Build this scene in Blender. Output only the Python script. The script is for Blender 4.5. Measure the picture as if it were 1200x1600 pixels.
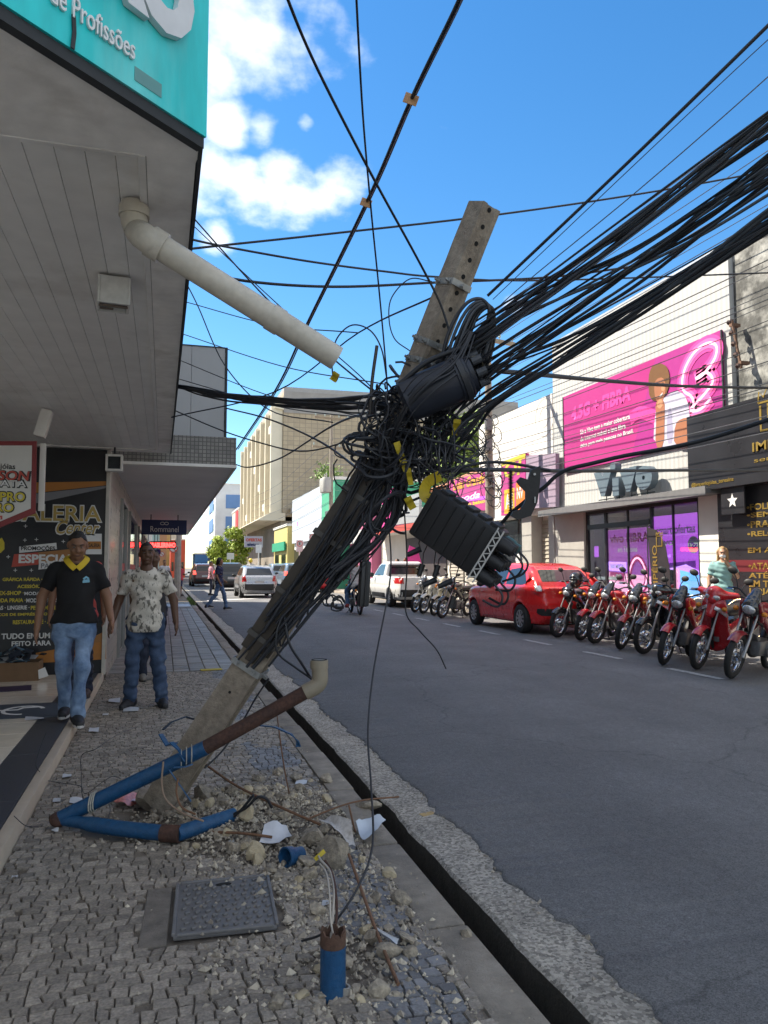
import bpy, bmesh, math, random
import numpy as np
from mathutils import Vector, Matrix, noise as mnoise

for _o in list(bpy.data.objects):
    bpy.data.objects.remove(_o)
SC = bpy.context.scene
COL = SC.collection
R = math.radians

# ------------------------------------------------------------------ camera
CAM_H, FPX, VPX, HZ = 1.35, 1180.0, 256.0, 887.0      # eye height, focal length in photo pixels, vanishing point
PITCH = math.atan((HZ - 800) / FPX)
YAW = math.atan((600 - VPX) / FPX * math.cos(PITCH))
cam = bpy.data.cameras.new('camera')
cam.sensor_fit = 'HORIZONTAL'
cam.sensor_width = 36.0
cam.lens = FPX / 1200 * 36.0
cam.clip_start = 0.05
cam.clip_end = 3000
camo = bpy.data.objects.new('camera', cam)
COL.objects.link(camo)
camo.location = (0, 0, CAM_H)
camo.rotation_euler = (math.pi / 2 + PITCH, 0, -YAW)
SC.camera = camo

# ------------------------------------------------------------------ sky and sun
SUN_AZ, SUN_EL = R(55), R(50)         # azimuth measured from +Y (along the street) towards -X (the near side)
SUNV = Vector((-math.sin(SUN_AZ) * math.cos(SUN_EL), math.cos(SUN_AZ) * math.cos(SUN_EL), math.sin(SUN_EL)))
W = bpy.data.worlds.new('World')
SC.world = W
W.use_nodes = True
_nt = W.node_tree
_nt.nodes.clear()
def _n(t, **k):
    n = _nt.nodes.new(t)
    for a, b in k.items():
        setattr(n, a, b)
    return n
_out = _n('ShaderNodeOutputWorld')
_bg = _n('ShaderNodeBackground')
_sky = _n('ShaderNodeTexSky', sky_type='NISHITA', sun_disc=False)
_sky.sun_elevation = SUN_EL
_sky.sun_rotation = -SUN_AZ
_sky.altitude = 50
_sky.air_density = 1.0
_sky.dust_density = 0.15
_sky.ozone_density = 3.2
_tc = _n('ShaderNodeTexCoord')
# clouds: noise on the sky directions, flattened towards the horizon like a cloud layer seen from below
_sep = _n('ShaderNodeSeparateXYZ')
_nt.links.new(_tc.outputs['Generated'], _sep.inputs[0])
_addz = _n('ShaderNodeMath', operation='ADD'); _addz.inputs[1].default_value = 0.32
_nt.links.new(_sep.outputs['Z'], _addz.inputs[0])
_mx = _n('ShaderNodeMath', operation='MAXIMUM'); _mx.inputs[1].default_value = 0.06
_nt.links.new(_addz.outputs[0], _mx.inputs[0])
_dx = _n('ShaderNodeMath', operation='DIVIDE'); _dy = _n('ShaderNodeMath', operation='DIVIDE')
_nt.links.new(_sep.outputs['X'], _dx.inputs[0]); _nt.links.new(_mx.outputs[0], _dx.inputs[1])
_nt.links.new(_sep.outputs['Y'], _dy.inputs[0]); _nt.links.new(_mx.outputs[0], _dy.inputs[1])
_comb = _n('ShaderNodeCombineXYZ')
_nt.links.new(_dx.outputs[0], _comb.inputs['X']); _nt.links.new(_dy.outputs[0], _comb.inputs['Y'])
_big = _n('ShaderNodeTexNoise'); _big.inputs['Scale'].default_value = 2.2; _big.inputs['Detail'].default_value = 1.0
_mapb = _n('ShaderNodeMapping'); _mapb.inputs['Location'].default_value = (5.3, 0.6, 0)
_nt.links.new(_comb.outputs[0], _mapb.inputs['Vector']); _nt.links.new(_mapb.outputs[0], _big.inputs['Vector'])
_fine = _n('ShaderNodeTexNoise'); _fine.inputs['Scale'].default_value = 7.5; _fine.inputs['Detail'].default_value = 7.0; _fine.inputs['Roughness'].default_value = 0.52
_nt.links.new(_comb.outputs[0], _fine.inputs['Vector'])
_vm = None
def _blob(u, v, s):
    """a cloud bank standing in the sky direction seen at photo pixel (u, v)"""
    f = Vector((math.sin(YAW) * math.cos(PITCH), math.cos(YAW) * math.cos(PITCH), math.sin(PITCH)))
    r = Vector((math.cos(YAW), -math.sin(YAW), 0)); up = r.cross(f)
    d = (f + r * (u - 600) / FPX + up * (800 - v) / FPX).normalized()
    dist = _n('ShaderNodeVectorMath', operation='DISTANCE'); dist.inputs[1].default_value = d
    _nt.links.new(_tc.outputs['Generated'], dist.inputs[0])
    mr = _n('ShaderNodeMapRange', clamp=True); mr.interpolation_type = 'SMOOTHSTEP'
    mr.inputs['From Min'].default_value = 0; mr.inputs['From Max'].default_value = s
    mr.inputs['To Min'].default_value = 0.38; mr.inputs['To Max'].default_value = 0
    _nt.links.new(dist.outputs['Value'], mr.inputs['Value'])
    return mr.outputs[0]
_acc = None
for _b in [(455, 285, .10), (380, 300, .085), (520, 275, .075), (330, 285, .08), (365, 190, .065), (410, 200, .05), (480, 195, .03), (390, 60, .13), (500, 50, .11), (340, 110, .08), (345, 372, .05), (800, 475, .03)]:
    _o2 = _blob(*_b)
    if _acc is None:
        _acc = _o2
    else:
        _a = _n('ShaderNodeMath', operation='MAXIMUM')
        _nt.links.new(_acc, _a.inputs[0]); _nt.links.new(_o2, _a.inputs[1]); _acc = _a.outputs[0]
# cover = banks + fine noise; away from the banks the large noise adds unseen clouds to brighten the shade
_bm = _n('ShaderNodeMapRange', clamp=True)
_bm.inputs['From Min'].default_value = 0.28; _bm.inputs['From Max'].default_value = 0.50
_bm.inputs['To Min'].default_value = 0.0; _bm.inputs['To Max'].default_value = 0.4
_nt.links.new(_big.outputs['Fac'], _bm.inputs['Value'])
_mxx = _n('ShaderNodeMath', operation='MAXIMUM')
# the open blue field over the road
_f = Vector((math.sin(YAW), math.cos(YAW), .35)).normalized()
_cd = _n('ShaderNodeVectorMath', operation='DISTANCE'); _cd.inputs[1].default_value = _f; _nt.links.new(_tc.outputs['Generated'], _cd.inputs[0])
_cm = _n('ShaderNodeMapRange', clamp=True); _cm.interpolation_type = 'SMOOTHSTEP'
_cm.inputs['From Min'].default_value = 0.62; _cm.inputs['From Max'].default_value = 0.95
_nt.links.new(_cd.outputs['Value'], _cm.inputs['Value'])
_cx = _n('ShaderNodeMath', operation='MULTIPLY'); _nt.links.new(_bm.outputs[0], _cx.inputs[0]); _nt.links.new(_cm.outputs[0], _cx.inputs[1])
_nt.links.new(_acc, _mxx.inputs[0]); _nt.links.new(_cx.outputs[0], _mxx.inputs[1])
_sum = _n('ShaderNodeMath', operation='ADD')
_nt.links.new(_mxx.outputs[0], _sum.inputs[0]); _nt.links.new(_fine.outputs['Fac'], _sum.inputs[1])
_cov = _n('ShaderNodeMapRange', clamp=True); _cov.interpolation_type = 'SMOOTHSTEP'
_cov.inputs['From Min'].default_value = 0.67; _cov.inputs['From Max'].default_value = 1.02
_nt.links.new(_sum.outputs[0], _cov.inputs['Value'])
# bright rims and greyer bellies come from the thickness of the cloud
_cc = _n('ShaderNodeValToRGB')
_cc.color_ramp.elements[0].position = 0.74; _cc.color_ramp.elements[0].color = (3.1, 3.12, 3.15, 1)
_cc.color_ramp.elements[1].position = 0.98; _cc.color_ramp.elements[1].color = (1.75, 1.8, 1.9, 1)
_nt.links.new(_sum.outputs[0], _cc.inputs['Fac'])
_hs = _n('ShaderNodeHueSaturation'); _hs.inputs['Saturation'].default_value = 1.3; _hs.inputs['Value'].default_value = 0.365
_nt.links.new(_sky.outputs[0], _hs.inputs['Color'])
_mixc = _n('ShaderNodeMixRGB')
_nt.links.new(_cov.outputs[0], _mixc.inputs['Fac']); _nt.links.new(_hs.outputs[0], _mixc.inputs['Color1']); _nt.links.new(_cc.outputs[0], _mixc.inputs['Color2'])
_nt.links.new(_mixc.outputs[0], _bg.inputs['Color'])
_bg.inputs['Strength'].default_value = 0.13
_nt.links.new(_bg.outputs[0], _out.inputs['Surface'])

sun = bpy.data.lights.new('sun', 'SUN')
sun.energy = 2.0
sun.angle = R(0.53)
sun.color = (1.0, 0.94, 0.85)
suno = bpy.data.objects.new('sun', sun)
COL.objects.link(suno)
suno.rotation_euler = (-SUNV).to_track_quat('-Z', 'Y').to_euler()
suno.location = (0, 0, 40)

SC.view_settings.view_transform = 'Standard'
SC.view_settings.look = 'None'
SC.view_settings.gamma = 1.0
SC.view_settings.use_curve_mapping = False
SC.view_settings.exposure = 2.45
SC.view_settings.use_white_balance = True
SC.view_settings.white_balance_temperature = 7000
SC.view_settings.white_balance_tint = 8
SC.render.engine = 'CYCLES'
SC.cycles.max_bounces = 8
SC.cycles.diffuse_bounces = 5
SC.cycles.glossy_bounces = 3
SC.cycles.transmission_bounces = 4
SC.cycles.use_denoising = True

# ------------------------------------------------------------------ measuring: photo pixel + a known plane -> point of the place
_F = Vector((math.sin(YAW) * math.cos(PITCH), math.cos(YAW) * math.cos(PITCH), math.sin(PITCH)))
_RT = Vector((math.cos(YAW), -math.sin(YAW), 0))
_UP = _RT.cross(_F)
_C = Vector((0, 0, CAM_H))
def at(u, v, z=None, X=None, Y=None, d=None):
    r = _F + _RT * ((u - 600) / FPX) + _UP * ((800 - v) / FPX)
    if z is not None: t = (z - CAM_H) / r.z
    elif X is not None: t = X / r.x
    elif Y is not None: t = Y / r.y
    else: t = d
    return _C + r * t

# ------------------------------------------------------------------ materials
MATS = {}
def mat(name, col, rough=0.6, metal=0.0, var=0.12, scale=6.0, bump=0.0, bscale=40.0, col2=None, c2=(0.55, 0.75), coat=0.0,
        emit=0.0, trans=0.0, rand=0.0, detail=5.0, alpha=1.0, spec=0.5, stretch=None, world=False, ior=1.45, dirt=0.0):
    if name in MATS: return MATS[name]
    m = bpy.data.materials.new(name); m.use_nodes = True; MATS[name] = m
    nt = m.node_tree; b = nt.nodes['Principled BSDF']; L = nt.links.new
    b.inputs['Roughness'].default_value = rough
    b.inputs['Metallic'].default_value = metal
    b.inputs['Specular IOR Level'].default_value = spec
    b.inputs['IOR'].default_value = ior
    if coat: b.inputs['Coat Weight'].default_value = coat; b.inputs['Coat Roughness'].default_value = 0.06
    if trans: b.inputs['Transmission Weight'].default_value = trans
    if alpha < 1: b.inputs['Alpha'].default_value = alpha
    tc = nt.nodes.new('ShaderNodeTexCoord')
    if world:
        g = nt.nodes.new('ShaderNodeNewGeometry'); vec = g.outputs['Position']
    else: vec = tc.outputs['Object']
    if stretch:
        mp = nt.nodes.new('ShaderNodeMapping'); mp.inputs['Scale'].default_value = stretch; L(vec, mp.inputs['Vector']); vec = mp.outputs[0]
    n1 = nt.nodes.new('ShaderNodeTexNoise'); n1.inputs['Scale'].default_value = scale; n1.inputs['Detail'].default_value = detail
    n1.inputs['Roughness'].default_value = 0.62
    L(vec, n1.inputs['Vector'])
    c = Vector(col[:3])
    if col2 is None:
        mr = nt.nodes.new('ShaderNodeMapRange'); mr.inputs['From Min'].default_value = 0.25; mr.inputs['From Max'].default_value = 0.75
        mr.inputs['To Min'].default_value = 1 - var; mr.inputs['To Max'].default_value = 1 + var
        L(n1.outputs['Fac'], mr.inputs['Value'])
        fac = mr.outputs[0]
        base = nt.nodes.new('ShaderNodeRGB'); base.outputs[0].default_value = (*c, 1); csock = base.outputs[0]
    else:
        cr = nt.nodes.new('ShaderNodeValToRGB')
        cr.color_ramp.elements[0].position = c2[0]; cr.color_ramp.elements[0].color = (*c, 1)
        cr.color_ramp.elements[1].position = c2[1]; cr.color_ramp.elements[1].color = (*col2[:3], 1)
        L(n1.outputs['Fac'], cr.inputs['Fac']); csock = cr.outputs[0]
        n3 = nt.nodes.new('ShaderNodeTexNoise'); n3.inputs['Scale'].default_value = scale * 4.3; n3.inputs['Detail'].default_value = 4
        L(vec, n3.inputs['Vector'])
        mr = nt.nodes.new('ShaderNodeMapRange'); mr.inputs['From Min'].default_value = 0.25; mr.inputs['From Max'].default_value = 0.75
        mr.inputs['To Min'].default_value = 1 - var; mr.inputs['To Max'].default_value = 1 + var
        L(n3.outputs['Fac'], mr.inputs['Value']); fac = mr.outputs[0]
    if rand:
        oi = nt.nodes.new('ShaderNodeObjectInfo')
        m2 = nt.nodes.new('ShaderNodeMapRange'); m2.inputs['To Min'].default_value = 1 - rand; m2.inputs['To Max'].default_value = 1 + rand
        L(oi.outputs['Random'], m2.inputs['Value'])
        mm = nt.nodes.new('ShaderNodeMath'); mm.operation = 'MULTIPLY'; L(fac, mm.inputs[0]); L(m2.outputs[0], mm.inputs[1]); fac = mm.outputs[0]
    vm = nt.nodes.new('ShaderNodeVectorMath'); vm.operation = 'SCALE'; L(csock, vm.inputs[0]); L(fac, vm.inputs['Scale'])
    L(vm.outputs[0], b.inputs['Base Color'])
    if emit:
        L(vm.outputs[0], b.inputs['Emission Color']); b.inputs['Emission Strength'].default_value = emit
    rr = nt.nodes.new('ShaderNodeMapRange'); rr.inputs['To Min'].default_value = max(0.02, rough - 0.12); rr.inputs['To Max'].default_value = min(1, rough + 0.12)
    L(n1.outputs['Fac'], rr.inputs['Value'])
    if rough > 0.12: L(rr.outputs[0], b.inputs['Roughness'])
    if bump:
        n2 = nt.nodes.new('ShaderNodeTexNoise'); n2.inputs['Scale'].default_value = bscale; n2.inputs['Detail'].default_value = 6; n2.inputs['Roughness'].default_value = 0.65
        L(vec, n2.inputs['Vector'])
        bp = nt.nodes.new('ShaderNodeBump'); bp.inputs['Strength'].default_value = bump; bp.inputs['Distance'].default_value = 0.02
        L(n2.outputs['Fac'], bp.inputs['Height']); L(bp.outputs[0], b.inputs['Normal'])
    return m
def ink(name, col, rough=0.55, emit=0.0):
    return mat('ink_' + name, col, rough, var=0.05, scale=9, emit=emit)

# ------------------------------------------------------------------ mesh collecting
class MB:
    def __init__(s): s.v = []; s.f = []; s.mi = []; s.cur = 0
    def add(s, vs, fs):
        o = len(s.v); s.v += [tuple(p) for p in vs]; s.f += [tuple(i + o for i in f) for f in fs]; s.mi += [s.cur] * len(fs); return s
    def box(s, c, size, rot=None, bev=0.0):
        c = Vector(c); hx, hy, hz = (q / 2 for q in size)
        M = rot if rot is not None else Matrix.Identity(3)
        if bev <= 0:
            vs = [c + M @ Vector((x * hx, y * hy, z * hz)) for z in (-1, 1) for y in (-1, 1) for x in (-1, 1)]
            return s.add(vs, [(0, 2, 3, 1), (4, 5, 7, 6), (0, 1, 5, 4), (2, 6, 7, 3), (0, 4, 6, 2), (1, 3, 7, 5)])
        b = min(bev, hx * .99, hy * .99, hz * .99)
        bm = bmesh.new(); bmesh.ops.create_cube(bm, size=2)
        for v in bm.verts: v.co = Vector((v.co.x * hx, v.co.y * hy, v.co.z * hz))
        bmesh.ops.bevel(bm, geom=list(bm.edges), offset=b, segments=2, profile=0.6, affect='EDGES')
        bm.verts.index_update()
        s.add([c + M @ v.co for v in bm.verts], [[v.index for v in f.verts] for f in bm.faces]); bm.free(); return s
    def bx(s, x0, x1, y0, y1, z0, z1, bev=0.0):
        return s.box(((x0 + x1) / 2, (y0 + y1) / 2, (z0 + z1) / 2), (abs(x1 - x0), abs(y1 - y0), abs(z1 - z0)), None, bev)
    def tube(s, pts, r, n=8, caps=True, flat=None):
        pts = [Vector(p) for p in pts]; k = len(pts)
        rs = r if isinstance(r, (list, tuple)) else [r] * k
        vs = []; up = None
        for i, p in enumerate(pts):
            t = (pts[min(i + 1, k - 1)] - pts[max(i - 1, 0)])
            if t.length < 1e-9: t = Vector((0, 0, 1))
            t.normalize()
            if up is None:
                up = t.orthogonal().normalized()
                if flat is not None:
                    up = Vector(flat) - t * t.dot(Vector(flat)); up.normalize()
            else:
                up = up - t * up.dot(t)
                if up.length < 1e-6: up = t.orthogonal()
                up.normalize()
            w = t.cross(up)
            for j in range(n):
                a = 2 * math.pi * j / n
                vs.append(p + (up * math.cos(a) + w * math.sin(a)) * rs[i])
        fs = [(i * n + j, i * n + (j + 1) % n, (i + 1) * n + (j + 1) % n, (i + 1) * n + j) for i in range(k - 1) for j in range(n)]
        if caps: fs += [tuple(range(n - 1, -1, -1)), tuple((k - 1) * n + j for j in range(n))]
        return s.add(vs, fs)
    def cyl(s, p0, p1, r0, r1=None, n=12): return s.tube([p0, p1], [r0, r0 if r1 is None else r1], n)
    def bar(s, pts, w, t, nrm):
        """flat strip of width w and thickness t following pts; nrm is the direction of the thin side"""
        pts = [Vector(p) for p in pts]; k = len(pts); vs = []
        for i, p in enumerate(pts):
            tt = (pts[min(i + 1, k - 1)] - pts[max(i - 1, 0)]).normalized()
            nn = Vector(nrm) - tt * tt.dot(Vector(nrm))
            if nn.length < 1e-6: nn = tt.orthogonal()
            nn.normalize(); ww = tt.cross(nn)
            for a, b in ((-1, -1), (1, -1), (1, 1), (-1, 1)): vs.append(p + ww * (a * w / 2) + nn * (b * t / 2))
        fs = [(i * 4 + j, i * 4 + (j + 1) % 4, (i + 1) * 4 + (j + 1) % 4, (i + 1) * 4 + j) for i in range(k - 1) for j in range(4)]
        fs += [(3, 2, 1, 0), tuple((k - 1) * 4 + j for j in range(4))]
        return s.add(vs, fs)
    def prism(s, poly, o, ex, ey, depth):
        """polygon (2D, counter-clockwise) in the frame o, ex, ey pushed along ex x ey by depth"""
        o, ex, ey = Vector(o), Vector(ex), Vector(ey); ez = ex.cross(ey).normalized(); n = len(poly)
        a = [o + ex * p[0] + ey * p[1] for p in poly]
        vs = a + [q + ez * depth for q in a]
        fs = [tuple(range(n - 1, -1, -1)), tuple(n + i for i in range(n))] + [(i, (i + 1) % n, n + (i + 1) % n, n + i) for i in range(n)]
        return s.add(vs, fs)
    def poly(s, pts): return s.add(pts, [tuple(range(len(pts)))])
    def lathe(s, prof, o=(0, 0, 0), axis=(0, 0, 1), n=20, closed=False):
        """profile of (radius, height) turned round the axis"""
        o = Vector(o); az = Vector(axis).normalized(); ax = az.orthogonal().normalized(); ay = az.cross(ax); k = len(prof)
        vs = [o + az * h + (ax * math.cos(2 * math.pi * j / n) + ay * math.sin(2 * math.pi * j / n)) * r for r, h in prof for j in range(n)]
        m = k if closed else k - 1
        fs = [(i * n + j, i * n + (j + 1) % n, ((i + 1) % k) * n + (j + 1) % n, ((i + 1) % k) * n + j) for i in range(m) for j in range(n)]
        return s.add(vs, fs)
    def ell(s, c, r, n=12, m=8, rot=None):
        c = Vector(c); M = rot if rot is not None else Matrix.Identity(3)
        vs = [c + M @ Vector((0, 0, -r[2]))]
        for i in range(1, m):
            a = math.pi * i / m - math.pi / 2
            for j in range(n):
                b = 2 * math.pi * j / n
                vs.append(c + M @ Vector((r[0] * math.cos(a) * math.cos(b), r[1] * math.cos(a) * math.sin(b), r[2] * math.sin(a))))
        vs.append(c + M @ Vector((0, 0, r[2])))
        fs = [(0, 1 + (j + 1) % n, 1 + j) for j in range(n)]
        for i in range(m - 2):
            fs += [(1 + i * n + j, 1 + i * n + (j + 1) % n, 1 + (i + 1) * n + (j + 1) % n, 1 + (i + 1) * n + j) for j in range(n)]
        t = 1 + (m - 1) * n
        fs += [(1 + (m - 2) * n + j, 1 + (m - 2) * n + (j + 1) % n, t) for j in range(n)]
        return s.add(vs, fs)
    def merge(s, other, M=None):
        return s.add([M @ Vector(p) if M is not None else p for p in other.v], other.f)
    def mesh(s, name, off=None, smooth=None):
        me = bpy.data.meshes.new(name)
        vs = s.v if off is None else [(p[0] - off[0], p[1] - off[1], p[2] - off[2]) for p in s.v]
        me.from_pydata(vs, [], s.f)
        if smooth is not None:
            me.polygons.foreach_set('use_smooth', [True] * len(s.f))
            if smooth < 180: me.set_sharp_from_angle(angle=R(smooth))
        if any(s.mi): me.polygons.foreach_set('material_index', s.mi)
        me.update()
        return me
    def build(s, name, mt, parent=None, smooth=None, world=True):
        off = None
        if parent is not None and world:
            off = Vector((0, 0, 0)); q = parent
            while q is not None: off += q.location; q = q.parent
        me = s.mesh(name, off, smooth)
        return link(name, me, mt, parent)
def link(name, me, mt=None, parent=None):
    o = bpy.data.objects.new(name, me); COL.objects.link(o)
    if mt is not None and not len(me.materials):
        for q in (mt if isinstance(mt, (list, tuple)) else [mt]): me.materials.append(q)
    if parent is not None: o.parent = parent
    return o
def thing(name, label, cat, loc=(0, 0, 0), rotz=0.0, group=None):
    o = bpy.data.objects.new(name, None); COL.objects.link(o); o.empty_display_size = 0.1
    o.location = loc; o.rotation_euler = (0, 0, rotz); return tag(o, label, cat, group)
def tag(o, label=None, cat=None, group=None, kind=None):
    if label: o['label'] = label
    if cat: o['category'] = cat
    if group: o['group'] = group
    if kind: o['kind'] = kind
    return o
def struct(o): o['kind'] = 'structure'; return o
def stuff(o): o['kind'] = 'stuff'; return o
def copy_tree(o, parent=None):
    c = o.copy(); COL.objects.link(c); c.parent = parent
    for ch in o.children: copy_tree(ch, c)
    return c
def rotm(ax, a): return Matrix.Rotation(a, 3, ax)
def smooth_path(pts, per=6):
    pts = [Vector(p) for p in pts]
    if len(pts) < 3: return pts
    P = [pts[0] * 2 - pts[1]] + pts + [pts[-1] * 2 - pts[-2]]; out = []
    for i in range(1, len(P) - 2):
        a, b, c, d = P[i - 1], P[i], P[i + 1], P[i + 2]
        for k in range(per):
            t = k / per
            out.append(0.5 * (2 * b + (c - a) * t + (2 * a - 5 * b + 4 * c - d) * t * t + (3 * b - a - 3 * c + d) * t ** 3))
    out.append(pts[-1]); return out

# lettering: mesh text fitted into a box w x h at origin o (lower left), on the frame ex, ey
def text_mesh(txt, bold=0.0, ext=0.0, shear=0.0, space=1.0):
    cu = bpy.data.curves.new('lettering', 'FONT'); cu.body = txt; cu.size = 1.0; cu.offset = bold; cu.extrude = ext
    cu.shear = shear; cu.resolution_u = 3; cu.space_character = space
    o = bpy.data.objects.new('lettering', cu)
    me = bpy.data.meshes.new_from_object(o)
    bpy.data.objects.remove(o); bpy.data.curves.remove(cu)
    return me
def letters(txt, mt, parent, o, ex, ey, w, h, bold=0.0, ext=0.0, shear=0.0, lift=0.003, name='lettering', space=1.0):
    me = text_mesh(txt, bold, ext, shear, space)
    n = len(me.vertices); a = np.empty(n * 3); me.vertices.foreach_get('co', a); a = a.reshape(-1, 3)
    lo, hi = a.min(0), a.max(0); sx = w / max(1e-6, hi[0] - lo[0]); sy = h / max(1e-6, hi[1] - lo[1])
    ex = Vector(ex).normalized(); ey = Vector(ey).normalized(); ez = ex.cross(ey)
    off = Vector(o) + ez * (lift + ext)
    if parent is not None:
        q = parent
        while q is not None: off -= q.location; q = q.parent
    E = np.array([ex, ey, ez])
    b = np.stack([(a[:, 0] - lo[0]) * sx, (a[:, 1] - lo[1]) * sy, a[:, 2]], 1) @ E + np.array(off)
    me.vertices.foreach_set('co', b.ravel()); me.update()
    me.materials.clear()
    return link(name, me, mt, parent)
def flat(mt, parent, o, ex, ey, poly, lift=0.002, name='print', depth=0.0012):
    ex = Vector(ex).normalized(); ey = Vector(ey).normalized(); ez = ex.cross(ey)
    m = MB(); m.prism(poly, Vector(o) + ez * (lift - depth), ex, ey, depth); return m.build(name, mt, parent)
def rect(x0, y0, x1, y1): return [(x0, y0), (x1, y0), (x1, y1), (x0, y1)]
def disc(cx, cy, r, n=24, ry=None): return [(cx + r * math.cos(2 * math.pi * i / n), cy + (ry or r) * math.sin(2 * math.pi * i / n)) for i in range(n)]

# ------------------------------------------------------------------ distance fields -> smooth surfaces
def surface_nets(f, lo, h):
    s = f < 0
    c = np.zeros(tuple(q - 1 for q in f.shape), np.int8)
    for i in (0, 1):
        for j in (0, 1):
            for k in (0, 1):
                c += s[i:i + c.shape[0], j:j + c.shape[1], k:k + c.shape[2]]
    act = (c > 0) & (c < 8)
    idx = -np.ones(c.shape, np.int64); ii = np.argwhere(act); idx[act] = np.arange(len(ii))
    acc = np.zeros((len(ii), 3)); cnt = np.zeros(len(ii))
    cor = [(i, j, k) for i in (0, 1) for j in (0, 1) for k in (0, 1)]
    val = {q: f[ii[:, 0] + q[0], ii[:, 1] + q[1], ii[:, 2] + q[2]] for q in cor}
    for a in cor:
        for ax in range(3):
            if a[ax]: continue
            b = list(a); b[ax] = 1; b = tuple(b)
            va, vb = val[a], val[b]; m = (va < 0) != (vb < 0)
            t = np.where(m, va / np.where(va == vb, 1, va - vb), 0)
            p = np.tile(np.array(a, float), (len(ii), 1)); p[:, ax] += t
            acc[m] += p[m]; cnt[m] += 1
    v = (ii + acc / cnt[:, None]) * h + np.array(lo)
    fs = []
    for ax in range(3):
        sl0 = [slice(1, -1)] * 3; sl1 = [slice(1, -1)] * 3
        sl0[ax] = slice(0, -1); sl1[ax] = slice(1, None)
        a, b = s[tuple(sl0)], s[tuple(sl1)]
        e = np.argwhere(a != b)
        if not len(e): continue
        up = a[tuple(e.T)]
        o = e.copy()
        for q in range(3):
            if q != ax: o[:, q] += 1
        u, w = (ax + 1) % 3, (ax + 2) % 3
        def cell(du, dw):
            g = o.copy(); g[:, u] -= du; g[:, w] -= dw
            return idx[g[:, 0], g[:, 1], g[:, 2]]
        q = np.stack([cell(1, 1), cell(0, 1), cell(0, 0), cell(1, 0)], 1)
        q[~up] = q[~up][:, ::-1]
        fs.append(q)
    fs = np.concatenate(fs) if fs else np.zeros((0, 4), int)
    fs = fs[(fs >= 0).all(1)]
    return v, fs
class Field:
    """a distance field on a grid, filled by smooth unions of primitives"""
    def __init__(s, lo, hi, h):
        s.lo = np.array(lo, float); s.h = h
        s.n = np.ceil((np.array(hi) - s.lo) / h).astype(int) + 1
        s.f = np.full(tuple(s.n), 9.0, np.float32)
    def grid(s, lo=None, hi=None):
        a = np.zeros(3, int) if lo is None else np.clip(np.floor((np.array(lo) - s.lo) / s.h).astype(int), 0, s.n)
        b = s.n if hi is None else np.clip(np.ceil((np.array(hi) - s.lo) / s.h).astype(int) + 1, 0, s.n)
        sl = tuple(slice(p, q) for p, q in zip(a, b))
        ax = [s.lo[i] + np.arange(a[i], b[i]) * s.h for i in range(3)]
        return sl, np.meshgrid(*ax, indexing='ij', sparse=True)
    def put(s, fn, lo, hi, k=0.0, op='u'):
        m = 0.09 + k
        sl, (x, y, z) = s.grid(np.array(lo) - m, np.array(hi) + m)
        d = fn(x, y, z).astype(np.float32); g = s.f[sl]
        if g.size == 0: return
        if op == 'u':
            if k > 0:
                hh = np.clip(0.5 + 0.5 * (g - d) / k, 0, 1); s.f[sl] = g * (1 - hh) + d * hh - k * hh * (1 - hh)
            else: s.f[sl] = np.minimum(g, d)
        else: s.f[sl] = np.maximum(g, -d)
    def cone(s, a, b, ra, rb, k=0.02, op='u', sq=(1, 1, 1)):
        a = np.array(a, float); b = np.array(b, float); ab = b - a; L2 = max(1e-9, (ab ** 2).sum())
        def fn(x, y, z):
            t = np.clip(((x - a[0]) * ab[0] + (y - a[1]) * ab[1] + (z - a[2]) * ab[2]) / L2, 0, 1)
            return np.sqrt(((x - a[0] - t * ab[0]) / sq[0]) ** 2 + ((y - a[1] - t * ab[1]) / sq[1]) ** 2 + ((z - a[2] - t * ab[2]) / sq[2]) ** 2) - (ra + (rb - ra) * t)
        r = max(ra, rb) * max(sq); s.put(fn, np.minimum(a, b) - r, np.maximum(a, b) + r, k, op)
    def ell(s, c, r, k=0.02, op='u', rot=None):
        c = np.array(c, float); r = np.array(r, float); mn = r.min()
        Mi = np.array(rot.transposed()) if rot is not None else None
        def fn(x, y, z):
            X, Y, Z = x - c[0], y - c[1], z - c[2]
            if Mi is not None:
                X, Y, Z = (Mi[i][0] * X + Mi[i][1] * Y + Mi[i][2] * Z for i in range(3))
            q = np.sqrt((X / r[0]) ** 2 + (Y / r[1]) ** 2 + (Z / r[2]) ** 2)
            return (q - 1) * mn
        m = r.max(); s.put(fn, c - m, c + m, k, op)
    def cut(s, p, n):
        """keep the side of the plane that n points away from"""
        sl, (x, y, z) = s.grid()
        s.f = np.maximum(s.f, ((x - p[0]) * n[0] + (y - p[1]) * n[1] + (z - p[2]) * n[2]).astype(np.float32))
    def mesh(s, name):
        f = s.f.copy()
        for ax in range(3):
            sl = [slice(None)] * 3
            sl[ax] = 0; f[tuple(sl)] = np.maximum(f[tuple(sl)], s.h * .5); sl[ax] = -1; f[tuple(sl)] = np.maximum(f[tuple(sl)], s.h * .5)
        v, fs = surface_nets(f, s.lo, s.h)
        me = bpy.data.meshes.new(name); me.vertices.add(len(v)); me.vertices.foreach_set('co', v.ravel())
        me.loops.add(fs.size); me.loops.foreach_set('vertex_index', fs.ravel().astype(np.int32))
        me.polygons.add(len(fs)); me.polygons.foreach_set('loop_start', np.arange(0, fs.size, 4, dtype=np.int32))
        me.polygons.foreach_set('use_smooth', np.ones(len(fs), bool))
        me.update(calc_edges=True); me.validate()
        return me
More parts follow.
